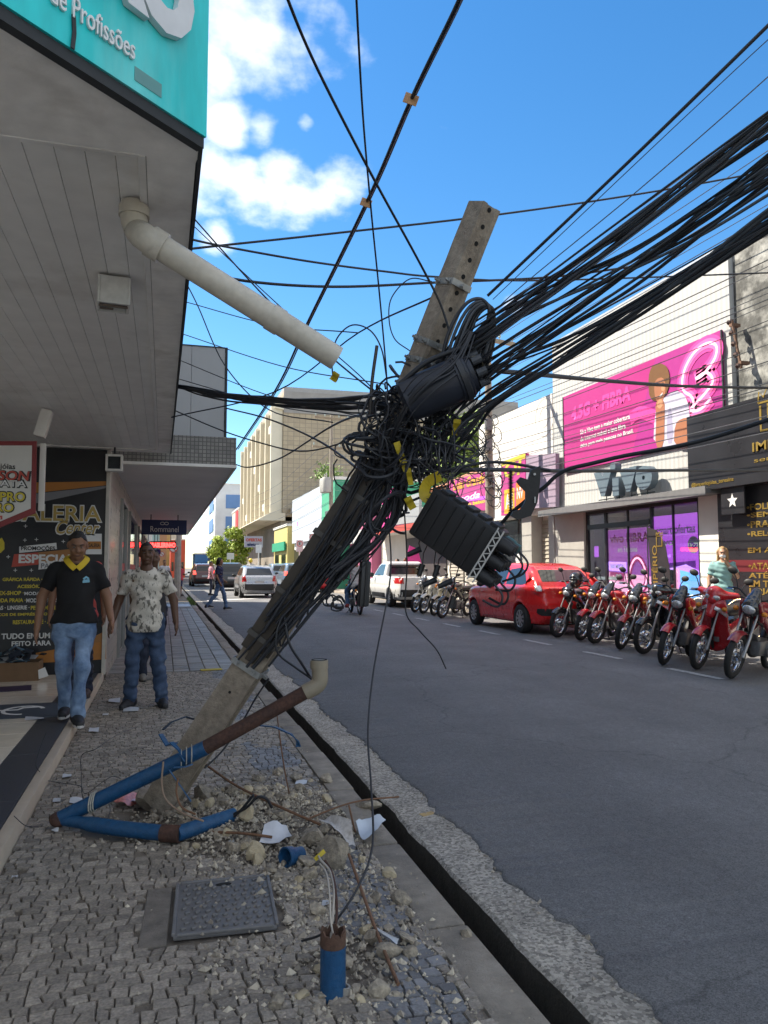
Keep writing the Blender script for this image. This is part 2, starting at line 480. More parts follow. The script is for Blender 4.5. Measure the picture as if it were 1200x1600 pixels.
def poly_sdf(P, x, y):
    """signed distance to a closed 2D polygon (negative inside)"""
    P = np.array(P, float); d = np.full(np.broadcast(x, y).shape, 1e9); ins = np.zeros(d.shape, bool); n = len(P)
    for i in range(n):
        a, b = P[i], P[(i + 1) % n]; e = b - a
        wx, wy = x - a[0], y - a[1]; t = np.clip((wx * e[0] + wy * e[1]) / max(1e-12, e @ e), 0, 1)
        d = np.minimum(d, (wx - t * e[0]) ** 2 + (wy - t * e[1]) ** 2)
        if a[1] != b[1]:
            c = (a[1] > y) != (b[1] > y)
            ins ^= c & (x < (b[0] - a[0]) * (y - a[1]) / (b[1] - a[1]) + a[0])
    d = np.sqrt(d); return np.where(ins, -d, d)

# ================================================================== THE SETTING: ground, road, gutter, pavements
rnd = random.Random(7)
FLZ = 0.085            # shop floor above the pavement
M_asph = mat('asphalt', (0.150, 0.148, 0.151), 0.82, var=0.22, scale=1.1, bump=0.55, bscale=260, world=True, detail=12)
def _asph_speckle(m, amount=0.5, sc=420):
    nt = m.node_tree; L = nt.links.new; b = nt.nodes['Principled BSDF']
    src = b.inputs['Base Color'].links[0].from_socket
    g = nt.nodes.new('ShaderNodeNewGeometry'); vo = nt.nodes.new('ShaderNodeTexVoronoi'); vo.inputs['Scale'].default_value = sc
    L(g.outputs['Position'], vo.inputs['Vector'])
    sp = nt.nodes.new('ShaderNodeSeparateXYZ'); L(vo.outputs['Color'], sp.inputs[0])
    mr = nt.nodes.new('ShaderNodeMapRange'); mr.inputs['To Min'].default_value = 1 - amount; mr.inputs['To Max'].default_value = 1 + amount
    L(sp.outputs['X'], mr.inputs['Value'])
    vm = nt.nodes.new('ShaderNodeVectorMath'); vm.operation = 'SCALE'; L(src, vm.inputs[0]); L(mr.outputs[0], vm.inputs['Scale'])
    L(vm.outputs[0], b.inputs['Base Color'])
def _asph_wear(m):
    nt = m.node_tree; L = nt.links.new; b = nt.nodes['Principled BSDF']; src = b.inputs['Base Color'].links[0].from_socket; g = nt.nodes.new('ShaderNodeNewGeometry')
    for sc, st, lo, hi, f0, f1 in ((.9, (1, .07, 1), .88, 1.12, .35, .65), (30, (1, .6, 1), .90, 1.10, .3, .7), (4.0, (1, 1, 1), 1.0, .62, .70, .76), (14, (1, .5, 1), 1.0, 1.45, .70, .78), (60, (1, 1, 1), 1.0, 1.5, .68, .76)):
        mp = nt.nodes.new('ShaderNodeMapping'); mp.inputs['Scale'].default_value = st; L(g.outputs['Position'], mp.inputs['Vector'])
        n = nt.nodes.new('ShaderNodeTexNoise'); n.inputs['Scale'].default_value = sc; n.inputs['Detail'].default_value = 4; L(mp.outputs[0], n.inputs['Vector'])
        r = nt.nodes.new('ShaderNodeMapRange'); r.inputs['From Min'].default_value = f0; r.inputs['From Max'].default_value = f1; r.inputs['To Min'].default_value = lo; r.inputs['To Max'].default_value = hi; L(n.outputs['Fac'], r.inputs['Value'])
        v = nt.nodes.new('ShaderNodeVectorMath'); v.operation = 'SCALE'; L(src, v.inputs[0]); L(r.outputs[0], v.inputs['Scale']); src = v.outputs[0]
    vo = nt.nodes.new('ShaderNodeTexVoronoi'); vo.feature = 'DISTANCE_TO_EDGE'; vo.inputs['Scale'].default_value = .42; vo.inputs['Randomness'].default_value = 1
    nz = nt.nodes.new('ShaderNodeTexNoise'); nz.inputs['Scale'].default_value = 2.5; nz.inputs['Detail'].default_value = 6; L(g.outputs['Position'], nz.inputs['Vector'])
    mx = nt.nodes.new('ShaderNodeMixRGB'); mx.inputs['Fac'].default_value = .32; L(g.outputs['Position'], mx.inputs['Color1']); L(nz.outputs['Color'], mx.inputs['Color2']); L(mx.outputs[0], vo.inputs['Vector'])
    r = nt.nodes.new('ShaderNodeMapRange'); r.inputs['From Min'].default_value = .0; r.inputs['From Max'].default_value = .005; r.inputs['To Min'].default_value = .74; L(vo.outputs['Distance'], r.inputs['Value'])
    v = nt.nodes.new('ShaderNodeVectorMath'); v.operation = 'SCALE'; L(src, v.inputs[0]); L(r.outputs[0], v.inputs['Scale']); src = v.outputs[0]
    L(src, b.inputs['Base Color'])
_asph_speckle(M_asph, 0.34, 210)
_asph_wear(M_asph)
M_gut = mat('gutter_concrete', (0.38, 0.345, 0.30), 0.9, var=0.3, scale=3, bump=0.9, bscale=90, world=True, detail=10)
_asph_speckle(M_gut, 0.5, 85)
M_kerb = mat('kerb_concrete', (0.31, 0.27, 0.23), 0.88, var=0.25, scale=5, bump=0.4, bscale=120, world=True, detail=10)
M_dirt = mat('dirt', (0.17, 0.145, 0.12), 0.95, var=0.35, scale=9, bump=0.5, bscale=150, world=True)
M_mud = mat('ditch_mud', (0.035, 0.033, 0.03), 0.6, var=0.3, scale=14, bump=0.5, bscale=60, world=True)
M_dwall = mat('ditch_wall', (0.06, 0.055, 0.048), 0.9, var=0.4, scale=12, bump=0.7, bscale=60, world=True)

# far ground sheet
m = MB(); m.poly([(-1500, -300, -0.34), (1500, -300, -0.34), (1500, 2500, -0.34), (-1500, 2500, -0.34)])
struct(m.build('ground', mat('far_ground', (0.14, 0.13, 0.12), 0.95, world=True)))

def edge_x(y):
    return 1.50 + 0.05 * mnoise.noise(Vector((y * .8, 3.1, 0))) + 0.05 * mnoise.noise(Vector((y * 3.3, 7.7, 0))) + 0.03 * mnoise.noise(Vector((y * 11, 1.3, 0))) + 0.018 * mnoise.noise(Vector((y * 31, 2.3, 0)))
ys = [-8, -4, -1, 0] + [0.6 + i * 0.03 for i in range(400)] + [13 + i * .3 for i in range(60)] + [31 + i * 4 for i in range(50)] + [240, 300, 400]
RX = 8.9
m = MB()
v = []; f = []
for i, y in enumerate(ys):
    e = edge_x(y); v += [(e - .012, y, -0.04), (e - .002, y, -0.009), (e + .012 + .01 * mnoise.noise(Vector((y * 20, 0, 5))), y, 0.0), (3.4, y, 0.012), (6.0, y, 0.012), (RX + .02, y, -0.004)]
for i in range(len(ys) - 1):
    for k in range(5): f.append((i * 6 + k, i * 6 + k + 1, i * 6 + 7 + k, i * 6 + 6 + k))
m.add(v, f); road = struct(m.build('road', M_asph, smooth=40))
# gutter slab beside the open drain
m = MB(); v = []; f = []
ys2 = [-8, -2, 0] + [0.8 + i * 0.06 for i in range(220)] + [14 + i for i in range(25)] + [45, 120, 300]
for i, y in enumerate(ys2):
    w = 0.012 * mnoise.noise(Vector((y * 2.5, 9, 0))) + 0.008 * mnoise.noise(Vector((y * 9, 4, 0)))
    zz = -0.014 + 0.006 * mnoise.noise(Vector((y * 3, 1, 1)))
    v += [(1.265 + w, y, -0.30), (1.262 + w, y, zz - .012), (1.278 + w, y, zz), (1.62, y, zz + .003)]
for i in range(len(ys2) - 1):
    for k in range(3): f.append((i * 4 + k, i * 4 + k + 1, i * 4 + 5 + k, i * 4 + 4 + k))
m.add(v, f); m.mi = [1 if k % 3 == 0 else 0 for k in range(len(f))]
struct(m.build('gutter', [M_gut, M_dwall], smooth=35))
# ditch bottom and near wall
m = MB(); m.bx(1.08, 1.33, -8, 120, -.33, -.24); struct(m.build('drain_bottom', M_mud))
# kerb: slabs laid end to end
kerb = MB(); v = []; f = []
kerbroot = None
pos = 0.9; kn = 0
m = MB(); m.bx(0.99, 1.13, -8, 0.9, -.3, 0.0, .01); kerbroot = struct(m.build('kerb', M_kerb))
while pos < 26:
    L = 0.95 + rnd.uniform(-.08, .08)
    m = MB(); dz = rnd.uniform(-.006, .006); dx = rnd.uniform(-.01, .01)
    m.box(((0.985 + 1.145) / 2 + dx, pos + L / 2, -.15 + dz), (0.16, L - .008, .30), rotm('Z', rnd.uniform(-.008, .008)), .012)
    o = m.build('kerb_stone', mat('kerb_stone', (0.25, 0.22, 0.185), 0.9, var=0.42, scale=7, bump=0.6, bscale=90, world=True, rand=.12), kerbroot, smooth=40)
    pos += L; kn += 1
m = MB(); m.bx(0.985, 1.145, pos, 130, -.3, 0.0); m.build('kerb_run', M_kerb, kerbroot)

# pavement bed
m = MB(); m.bx(-0.72, 1.0, -8, 10.35, -.3, -.014); side = struct(m.build('sidewalk', M_dirt))
# rubble pit and cover positions
COVER = (0.06, 0.46, 2.93, 3.42)      # x0 x1 y0 y1 of the manhole cover
def in_cover(x, y): return COVER[0] - .11 < x < COVER[1] + .02 and COVER[2] - .02 < y < COVER[3] + .02
def in_pit(x, y):
    q = ((x - .02) / .42) ** 2 + ((y - 4.3) / .30) ** 2
    q2 = ((x - .55) / .45) ** 2 + ((y - 4.0) / .42) ** 2
    q3 = ((x - .62) / .14) ** 2 + ((y - 2.62) / .2) ** 2
    return min(q, q2, q3) < 1 + .3 * mnoise.noise(Vector((x * 5, y * 5, 0)))
M_stone = mat('paving_stone', (0.238, 0.208, 0.177), 0.68, var=0.35, scale=22, bump=0.5, bscale=120, world=True, rand=0.28, col2=(0.36, 0.315, 0.26), c2=(.45, .75))
M_blue = mat('blue_paving_stone', (0.178, 0.178, 0.186), 0.62, var=0.3, scale=22, bump=0.4, bscale=120, world=True, rand=0.2, col2=(0.15, 0.15, 0.15), c2=(.5, .75))
def rowy(i, x): return 1.80 + i * .053 + 0.06 * mnoise.noise(Vector((x * 1.6, i * .1, 0))) + 0.016 * mnoise.noise(Vector((x * 7, i * .4, 3)))
def colx(i, j):
    k = random.Random(i * 7919 + j * 104729)
    return -0.70 + (j + random.Random(i).random()) * .057 + .015 * mnoise.noise(Vector((i * .23, j * .31, 5))) + k.uniform(-.014, .014)
def corner(i, j, up):
    k = random.Random(i * 31337 + j * 271 + up * 7)
    x = colx(i, j) + k.uniform(-.009, .009)
    return (min(max(x, -.672), .982), rowy(i + up, x) + k.uniform(-.007, .007))
NR, NC = 162, 31
stones = []; 
for i in range(NR):
    for j in range(-1, NC):
        a, b, c, d = corner(i, j, 0), corner(i, j + 1, 0), corner(i, j + 1, 1), corner(i, j, 1)
        cx = (a[0] + b[0] + c[0] + d[0]) / 4; cy = (a[1] + b[1] + c[1] + d[1]) / 4
        if min(b[0] - a[0], c[0] - d[0]) < .02 or cy > 10.3: continue
        k = random.Random(i * 31 + j * 977)
        if in_cover(cx, cy) or in_pit(cx, cy) or k.random() < .012: continue
        stones.append((cx, cy, [a, b, c, d], k))
def stone_geo(mb, q, k, near=True):
    cx, cy, P, _ = q
    z = k.uniform(-.002, .0018); tx, ty = k.uniform(-.035, .035), k.uniform(-.035, .035)
    g = 0.0018 + k.uniform(0, .0018)
    out = []; top = []
    for p in P:
        dx, dy = p[0] - cx, p[1] - cy; l = math.hypot(dx, dy)
        s0, s1 = (l - g * 1.2) / l, (l - g * 1.2 - .004) / l
        out.append((cx + dx * s0, cy + dy * s0)); top.append((cx + dx * s1, cy + dy * s1))
    vs = [(x, y, -.022) for x, y in out] + [(x, y, z - .006 + (x - cx) * tx + (y - cy) * ty) for x, y in out] + [(x, y, z + (x - cx) * tx + (y - cy) * ty) for x, y in top]
    fs = [(8, 9, 10, 11)] + [(4 + n, 4 + (n + 1) % 4, 8 + (n + 1) % 4, 8 + n) for n in range(4)] + [(n, (n + 1) % 4, 4 + (n + 1) % 4, 4 + n) for n in range(4)]
    mb.add(vs, fs)
stones.sort(key=lambda q: q[1] + .35 * abs(q[0] - .3))
def isblue(x, y):
    return (.70 + .03 * math.sin(y * 2) < x < .93 and y < 3.9 and mnoise.noise(Vector((x * 3, y * 2.3, 4))) > -.25) or (.62 < x < .93 and y > 5.2 and mnoise.noise(Vector((x * 2, y, 9))) > -.2)
near_n = 0; rest = [MB(), MB()]
for q in stones:
    if near_n < 300 and q[1] > 1.86:
        mb = MB(); stone_geo(mb, q, q[3]); mb.build('paving_stone', M_blue if isblue(q[0], q[1]) else M_stone, side); near_n += 1
    else: stone_geo(rest[1 if isblue(q[0], q[1]) else 0], q, q[3])
def isl_vary(m, sc=11.0, amt=.3):
    """vary colour from stone to stone inside a joined mesh"""
    nt = m.node_tree; L = nt.links.new; b = nt.nodes['Principled BSDF']; src = b.inputs['Base Color'].links[0].from_socket
    g = nt.nodes.new('ShaderNodeNewGeometry')
    mr = nt.nodes.new('ShaderNodeMapRange'); mr.inputs['To Min'].default_value = 1 - amt; mr.inputs['To Max'].default_value = 1 + amt
    L(g.outputs['Random Per Island'], mr.inputs['Value'])
    vm = nt.nodes.new('ShaderNodeVectorMath'); vm.operation = 'SCALE'; L(src, vm.inputs[0]); L(mr.outputs[0], vm.inputs['Scale']); L(vm.outputs[0], b.inputs['Base Color'])
M_stone2 = mat('paving_stone_far', (0.238, 0.208, 0.177), 0.68, var=0.35, scale=22, bump=0.5, bscale=120, world=True, col2=(0.36, 0.315, 0.26), c2=(.45, .75)); isl_vary(M_stone2)
M_blue2 = mat('blue_stone_far', (0.178, 0.178, 0.186), 0.62, var=0.3, scale=22, bump=0.4, bscale=120, world=True); isl_vary(M_blue2)
stuff(rest[0].build('paving_stones', M_stone2, side)); stuff(rest[1].build('blue_paving_stones', M_blue2, side))

# second pavement further on: square pavers
m = MB(); m.bx(-0.72, 1.0, 10.35, 120, -.3, -.012); side2 = struct(m.build('pavement', M_dirt))
M_pav = mat('paver', (0.24, 0.23, 0.215), 0.55, var=0.2, scale=9, bump=0.3, bscale=80, world=True, rand=.2)
M_pav2 = mat('paver_far', (0.24, 0.23, 0.215), 0.55, var=0.2, scale=9, world=True); isl_vary(M_pav2, amt=.2)
pn = 0; far = MB()
for r in range(100):
    for c in range(8):
        k = random.Random(r * 101 + c); y0 = 10.37 + r * .205; x0 = -.67 + c * .205
        mb = MB() if r < 36 else far
        z = k.uniform(-.004, .003)
        mb.box((x0 + .1, y0 + .1, z - .02), (.192, .192, .04), None, 0.006 if r < 36 else 0)
        if r < 36: mb.build('paver', M_pav, side2); pn += 1
stuff(far.build('pavers', M_pav2, side2))
# pale ramp plate on the pavement far off
m = MB(); m.box((0.35, 27.3, .03), (1.1, 1.7, .05), None, .01)
tag(m.build('ramp_plate', mat('pale_plate', (.42, .47, .55), .5)), 'pale bluish ramp plate lying across the far pavement', 'ramp')
# thin grass along the far kerb
m = MB()
for i in range(420):
    k = random.Random(i); x = k.uniform(.98, 1.12); y = k.uniform(28, 34); h = k.uniform(.05, .16); a = k.uniform(0, 6.3); dx, dy = .012 * math.cos(a), .012 * math.sin(a)
    lx, ly = k.uniform(-.05, .05), k.uniform(-.05, .05)
    m.add([(x - dx, y - dy, 0), (x + dx, y + dy, 0), (x + lx, y + ly, h)], [(0, 1, 2)])
stuff(tag(m.build('grass', mat('grass', (.07, .13, .03), .7)), 'green grass growing along the far kerb', 'grass'))

# right side: kerb and pavement
m = MB(); m.bx(RX, RX + .16, -8, 130, -.1, .12, .015); struct(m.build('kerb_opposite', M_kerb, smooth=40))
m = MB(); m.bx(RX + .158, 14, -8, 130, -.1, .115); struct(m.build('pavement_opposite', mat('opposite_pavement', (.3, .28, .25), .85, var=.2, scale=2, bump=.2, bscale=30, world=True)))

# painted marks: worn double parking dashes
M_paint = mat('worn_paint', (0.50, 0.50, 0.50), 0.7, var=0.3, scale=20, world=True, col2=(0.10, 0.10, 0.11), c2=(0.52, 0.66), detail=9)
y = 5.6; marks = 0
while y < 40:
    m = MB()
    for dx in (0, .055):
        m.poly([(6.42 + dx, y, .0165), (6.46 + dx, y, .0165), (6.46 + dx, y + 1.0, .0165), (6.42 + dx, y + 1.0, .0165)])
    m.build('parking_mark', M_paint, road); y += 2.1
m = MB(); m.poly([(1.7, 31.2, .0175), (5.6, 34.6, .0175), (5.6, 35.0, .0175), (1.7, 31.6, .0175)]); m.build('stop_line', mat('line_paint', (.7, .7, .7), .7, var=.2, world=True), road)

# ================================================================== LEFT SIDE: gallery entrance, canopy, shop row
ZC = 2.80
EXX, EYZ = Vector((1, 0, 0)), Vector((0, 0, 1))
M_white = mat('white_plaster', (0.72, 0.70, 0.67), 0.75, var=0.1, scale=3, bump=.15, bscale=40, world=True)
M_sof = mat('soffit_paint', (0.78, 0.765, 0.74), 0.7, var=0.12, col2=(.52, .49, .45), c2=(.55, .78), scale=2.2, bump=.12, bscale=30, world=True, detail=9)
M_pvc = mat('pvc_plank', (0.80, 0.79, 0.77), 0.42, var=0.06, scale=1.6, rand=.05, world=True, col2=(.60, .575, .54), c2=(.56, .80), detail=10)
M_dark = mat('dark_edge', (0.03, 0.035, 0.04), 0.7, var=.3, scale=12, world=True)
M_teal = mat('teal_sign', (0.005, 0.62, 0.64), 0.5, var=0.16, scale=3, world=True, col2=(0.16, 0.66, 0.66), c2=(.54, .74), detail=12, stretch=(1, 1, .22))

# gallery floor: granite border, cream edge, ceramic tiles
m = MB(); m.bx(-6, -0.735, -8, 9.85, -.3, FLZ - .012); gal = struct(m.build('shop_floor', mat('grout', (.12, .11, .10), .9)))
M_gran = mat('granite_border', (0.055, 0.06, 0.075), 0.32, var=0.5, scale=90, world=True, detail=3)
M_edge = mat('cream_edge', (0.50, 0.42, 0.33), 0.5, var=.12, scale=8, world=True)
m = MB(); m.bx(-0.735, -0.672, -8, 9.85, -.25, FLZ, .008); m.build('edge_strip', M_edge, gal, smooth=40)
yy = -2.0
while yy < 9.8:
    L = min(1.1, 9.85 - yy); m = MB(); m.bx(-0.985, -0.738, yy + .002, yy + L - .002, 0, FLZ + .001, .002); m.build('border_slab', M_gran, gal); yy += L
M_tile = mat('floor_tile', (0.76, 0.68, 0.57), 0.18, var=0.08, scale=5, world=True, rand=.05)
for i in range(7):
    for j in range(22):
        x1 = -0.988 - i * .452; y0 = 0.1 + j * .452
        if y0 > 9.6: continue
        m = MB(); m.bx(x1 - .448, x1, y0, min(y0 + .448, 9.84), FLZ - .02, FLZ, .003); m.build('floor_tile', M_tile, gal)
# accessibility mat printed with a wheelchair symbol
m = MB(); a = at(0, 1118, z=FLZ); 
my0, my1 = at(60, 1121, z=FLZ).y, at(90, 1098, z=FLZ).y
m.bx(-2.1, -.83, my0, my1, FLZ + .001, FLZ + .006); matm = thing('floor_sign', 'dark grey floor marking with a white wheelchair symbol by the entrance', 'floor sign', (-1.4, (my0 + my1) / 2, FLZ))
m.build('marking', mat('mat_grey', (.06, .075, .10), .6, var=.2, scale=20), matm)
M_wh = ink('white', (.75, .75, .75))
c0 = Vector((-1.17, (my0 + my1) / 2, FLZ + .0075)); m = MB()
ring = [c0 + Vector((.16 * math.cos(t), .2 * math.sin(t), 0)) for t in [math.pi * (-.1 + 1.45 * i / 18) + .6 for i in range(19)]]
m.bar(ring, .035, .002, (0, 0, 1)); m.bar([c0 + Vector((-.42, .03, 0)), c0 + Vector((-.05, .03, 0)), c0 + Vector((-.02, .12, 0)), c0 + Vector((.12, .14, 0))], .04, .0021, (0, 0, 1))
m.prism(disc(0, 0, .05, 16), c0 + Vector((-.5, .03, -.001)), (1, 0, 0), (0, 1, 0), .002)
m.build('wheelchair_symbol', M_wh, matm)
# small dark leaflet mat
m = MB(); p = at(12, 1077, z=FLZ); m.box((p.x, p.y, FLZ + .004), (.45, .35, .006), rotm('Z', .15)); tag(m.build('door_mat', mat('purple_mat', (.05, .03, .07), .8)), 'small dark purple mat on the beige shop floor', 'mat')

# canopy over the entrance: plaster band, PVC planks, splayed sign front
can = thing('canopy', 'low grey plank ceiling canopy over the gallery entrance', 'canopy', (-1.5, 6, ZC))
c1 = Vector((0.10, 2.58, 0)); c0 = c1 + Vector((-.54, -.48, 0)) * 7.0
m = MB()
def slabpoly(mb, P, z0, z1):
    n = len(P); mb.add([(x, y, z0) for x, y in P] + [(x, y, z1) for x, y in P], [tuple(range(n - 1, -1, -1)), tuple(range(n, 2 * n))] + [(i, (i + 1) % n, n + (i + 1) % n, n + i) for i in range(n)])
PX1, PY0, PY1 = -0.09, 2.70, 9.70
slabpoly(m, [(c0.x, c0.y), (c1.x, c1.y), (c1.x - .02, PY0), (c0.x, PY0)], ZC, ZC + .1)
slabpoly(m, [(PX1, PY0), (c1.x - .02, PY0), (0.05, 9.9), (PX1, 9.9)], ZC, ZC + .1)
slabpoly(m, [(c0.x, PY1), (PX1, PY1), (PX1, 9.9), (c0.x, 9.9)], ZC, ZC + .1)
m.build('soffit_band', M_sof, can)
m = MB(); slabpoly(m, [(c0.x, PY0), (PX1, PY0), (PX1, PY1), (c0.x, PY1)], ZC + .05, ZC + .1); m.build('ceiling_void', M_dark, can)
for i in range(38):
    x1 = PX1 - .006 - i * .102
    for (ya, yb) in ((PY0 + .004, 6.95), (6.958, PY1 - .004)):
        m = MB(); m.box((x1 - .049, (ya + yb) / 2, ZC + .02), (.1005, yb - ya, .012), None, .003); m.build('ceiling_plank', M_pvc, can)
m = MB(); m.bx(PX1 - .03, PX1 - .002, PY0, PY1, ZC - .004, ZC + .012, .003); m.bx(c0.x, PX1 - .03, PY0 - .004, PY0 + .022, ZC - .004, ZC + .012, .003); m.build('cornice_trim', M_pvc, can)
# dark edge flashing along street side and front
m = MB(); slabpoly(m, [(0.085, 2.60), (0.10, 2.59), (0.062, 9.93), (0.048, 9.9)], ZC - .006, ZC + .42); m.build('side_flashing', M_dark, can)
sd = Vector((.54, .48, 0)).normalized(); sn = Vector((sd.y, -sd.x, 0))
m = MB(); slabpoly(m, [tuple((c0 + sn * .004)[:2]), tuple((c1 + sn * .004)[:2]), tuple((c1 - sn * .03)[:2]), tuple((c0 - sn * .03)[:2])], ZC - .01, ZC + .028); m.build('front_flashing', M_dark, can)
m = MB(); slabpoly(m, [(c0.x, 2.62), (0.08, 2.62), (0.04, 9.88), (c0.x, 9.88)], ZC + .1, ZC + .4); m.build('slab', M_white, can)
# teal shop sign on the splayed front
sg = thing('shop_sign', 'large weathered teal shop sign with white raised letters on the canopy', 'sign', tuple(c1 + sn * .06 + Vector((0, 0, ZC + .04))))
m = MB(); slabpoly(m, [tuple((c0 + sn * .012)[:2]), tuple((c1 + sn * .012 + sd * .004)[:2]), tuple((c1 - sn * .06 + sd * .004)[:2]), tuple((c0 - sn * .06)[:2])], ZC + .03, ZC + 1.35); m.build('sign_panel', M_teal, sg)
def onsign(u, v):
    """point on the sign face"""
    r = at(u, v, d=1.0) - _C; o = c1 + sn * .012; t = (o - _C).dot(sn) / r.dot(sn); return _C + r * t
f0 = sn
pa, pb = onsign(76, -2), onsign(208, 92)
wd = (Vector((pb.x, pb.y, 0)) - Vector((pa.x, pa.y, 0))).length
letters('de Profissões', mat('sign_letters', (.75, .77, .78), .5, var=.08, scale=20), sg, Vector((pa.x, pa.y, pb.z - .008)), sd, EYZ, wd, .066, ext=.004, lift=.002, bold=.004)
pa, pb = onsign(140, 0), onsign(291, 100)
wd = (Vector((pb.x, pb.y, 0)) - Vector((pa.x, pa.y, 0))).length
letters('RO', mat('sign_letters_big', (.66, .68, .70), .45, var=.1, scale=6), sg, Vector((pa.x, pa.y, pb.z + .03)), sd, EYZ, wd * 1.02, .30, bold=.075, ext=.012, lift=.003)
pa, pb = onsign(210, 108), onsign(250, 118)
flat(mat('sign_patch', (.13, .33, .33), .6), sg, Vector((pa.x, pa.y, pa.z - .0)), sd, EYZ, rect(0, -.035, (pb - pa).length, .01))
m = MB(); pa = onsign(113, 25) + sn * .006; m.bar([pa, pa - Vector((0, 0, .05)) + sd * .004, pa - Vector((0, 0, .1))], .012, .004, sn); m.build('loose_strap', M_dark, sg)

# ceiling fittings
def boxlight(name, label, p, s, tilt):
    t = thing(name, label, 'fixture', p)
    m = MB(); Mx = rotm('Z', tilt)
    for sx in (-1, 1): m.box(Vector(p) + Mx @ Vector((sx * s * .46, 0, -s * .45)), (s * .08, s, s * .9), Mx, .004)
    for sy in (-1, 1): m.box(Vector(p) + Mx @ Vector((0, sy * s * .46, -s * .45)), (s * .84, s * .08, s * .9), Mx, .004)
    m.build('housing', mat('fixture_white', (.6, .6, .58), .5, var=.15, scale=20), t, smooth=40)
    m = MB(); m.box(Vector(p) + Mx @ Vector((0, .01, -s * .62)), (s * .8, s * .78, .02), Mx, .004); m.build('cover', mat('fixture_white2', (.5, .5, .49), .5, var=.15, scale=20), t)
    m = MB(); m.box(Vector(p) + Mx @ Vector((0, -s * .2, -s * .895)), (s * .9, s * .1, .012), Mx, .002); m.box(Vector(p) + Mx @ Vector((-.2 * s, s * .1, -s * .9)), (s * .42, s * .04, .01), Mx); m.build('slat', mat('fixture_rust', (.16, .13, .11), .7), t)
    return t
boxlight('ceiling_fixture', 'small square white fixture hanging under the plank ceiling', at(178, 440, z=ZC - .002) + Vector((0, 0, .002)), .155, .1)
lp = Vector((-.60, 9.62, ZC - .19)); t = thing('speaker_box', 'small pale box with dark front at the canopy corner above the black panel', 'fixture', lp)
m = MB()
for sx in (-1, 1): m.box(lp + Vector((sx * .085, 0, 0)), (.025, .16, .2), None, .004)
for sz in (-1, 1): m.box(lp + Vector((0, 0, sz * .0875)), (.145, .16, .025), None, .004)
m.build('housing', M_pvc, t); m = MB(); m.box(lp + Vector((0, -.04, 0)), (.14, .02, .148)); m.build('front', M_dark, t)
m = MB(); m.cyl(lp + Vector((0, 0, .1)), lp + Vector((0, 0, .195)), .012); m.build('bracket', M_dark, t)

# drain pipe torn from the ceiling
M_pipe = mat('grey_pvc', (0.50, 0.465, 0.40), 0.42, var=.12, scale=7, col2=(.40, .35, .28), c2=(.55, .85))
pp = thing('drain_pipe', 'beige plastic drain pipe hanging askew from the canopy ceiling', 'pipe', at(212, 318, z=ZC))
p0 = at(210, 320, z=ZC); e1 = at(238, 378, d=2.84); e2 = at(526, 560, d=3.05)
m = MB(); d1 = (e2 - e1).normalized()
m.tube(smooth_path([p0 + Vector((0, 0, .005)), p0 - Vector((0, 0, .06)), p0 - Vector((0, 0, .10)) + d1 * .02, e1 - d1 * .03, e1 + d1 * .02], 6), .052, 18)
m.build('elbow', M_pipe, pp, smooth=50)
m = MB(); m.tube([p0 - Vector((0, 0, .012)), p0 - Vector((0, 0, .05))], .060, 20); m.tube([e1 - d1 * .01, e1 + d1 * .045], .060, 20); m.build('socket_collar', M_pipe, pp, smooth=50)
m = MB(); e = e1 + (e2 - e1) * .62
rr = .0495
m.tube([e1 + d1 * .02, e], rr, 22, caps=False); m.build('pipe_length', M_pipe, pp, smooth=60)
m = MB(); az = d1
m.lathe([(rr + .004, 0), (rr + .004, .05), (rr, .055), (rr, (e2 - e).length), (rr - .004, (e2 - e).length), (rr - .004, 0)], e, az, 24); m.build('pipe_end', M_pipe, pp, smooth=50)

# gallery panel, printed black and gold, facing the camera
YP = 9.80
px0 = -4.6
pan = thing('printed_panel', 'black printed panel with gold shop lettering beside the gallery entrance', 'panel', (-2, YP, FLZ))
M_blk = mat('black_print', (0.012, 0.013, 0.018), 0.4, var=.2, scale=6)
m = MB(); m.bx(px0, -0.70, YP, YP + .05, FLZ, 2.79); m.build('board', M_blk, pan)
def on(u, v, Y=YP): return at(u, v, Y=Y)
def ltx(txt, mt, parent, u0, v0, u1, v1, Y=YP, **k):
    a, b = at(u0, v0, Y=Y), at(u1, v0, Y=Y); h = at(u0, v1, Y=Y).z - a.z
    return letters(txt, mt, parent, (a.x, Y, a.z), EXX, EYZ, b.x - a.x, h, **k)
def fl(mt, parent, pix, Y=YP, lift=.002, name='print'):
    P = [at(u, v, Y=Y) for u, v in pix]
    o = Vector((0, Y, 0)); return flat(mt, parent, o, EXX, EYZ, [(p.x, p.z) for p in P], lift, name)
G = ink('gold', (.42, .30, .09)); GL = ink('pale_gold', (.65, .55, .33)); WHT = ink('print_white', (.68, .68, .68)); OR = ink('orange', (.42, .17, .04)); YEL = ink('yellow', (.62, .50, .05)); RED = ink('red', (.45, .07, .05)); GRY = ink('grey', (.2, .2, .22)); BROWN = ink('brown', (.33, .15, .05))
fl(OR, pan, [(40, 772), (40, 754), (168, 752), (168, 758)])
fl(GRY, pan, [(40, 790), (40, 773), (168, 759), (168, 762)], lift=.003)
ltx('GALERIA', WHT, pan, 6, 815, 160, 786, bold=.045, lift=.002); ltx('GALERIA', G, pan, 8, 813, 158, 788, bold=.015, lift=.006)
ltx('Center', WHT, pan, 86, 836, 157, 812, bold=.05, shear=.35, lift=.002); ltx('Center', G, pan, 88, 834, 155, 814, bold=.01, shear=.35, lift=.006)
fl(WHT, pan, [(30, 864), (30, 854), (88, 848), (89, 858)]); ltx('PROMOÇÕES', M_blk, pan, 33, 861, 86, 852, bold=.03, lift=.005)
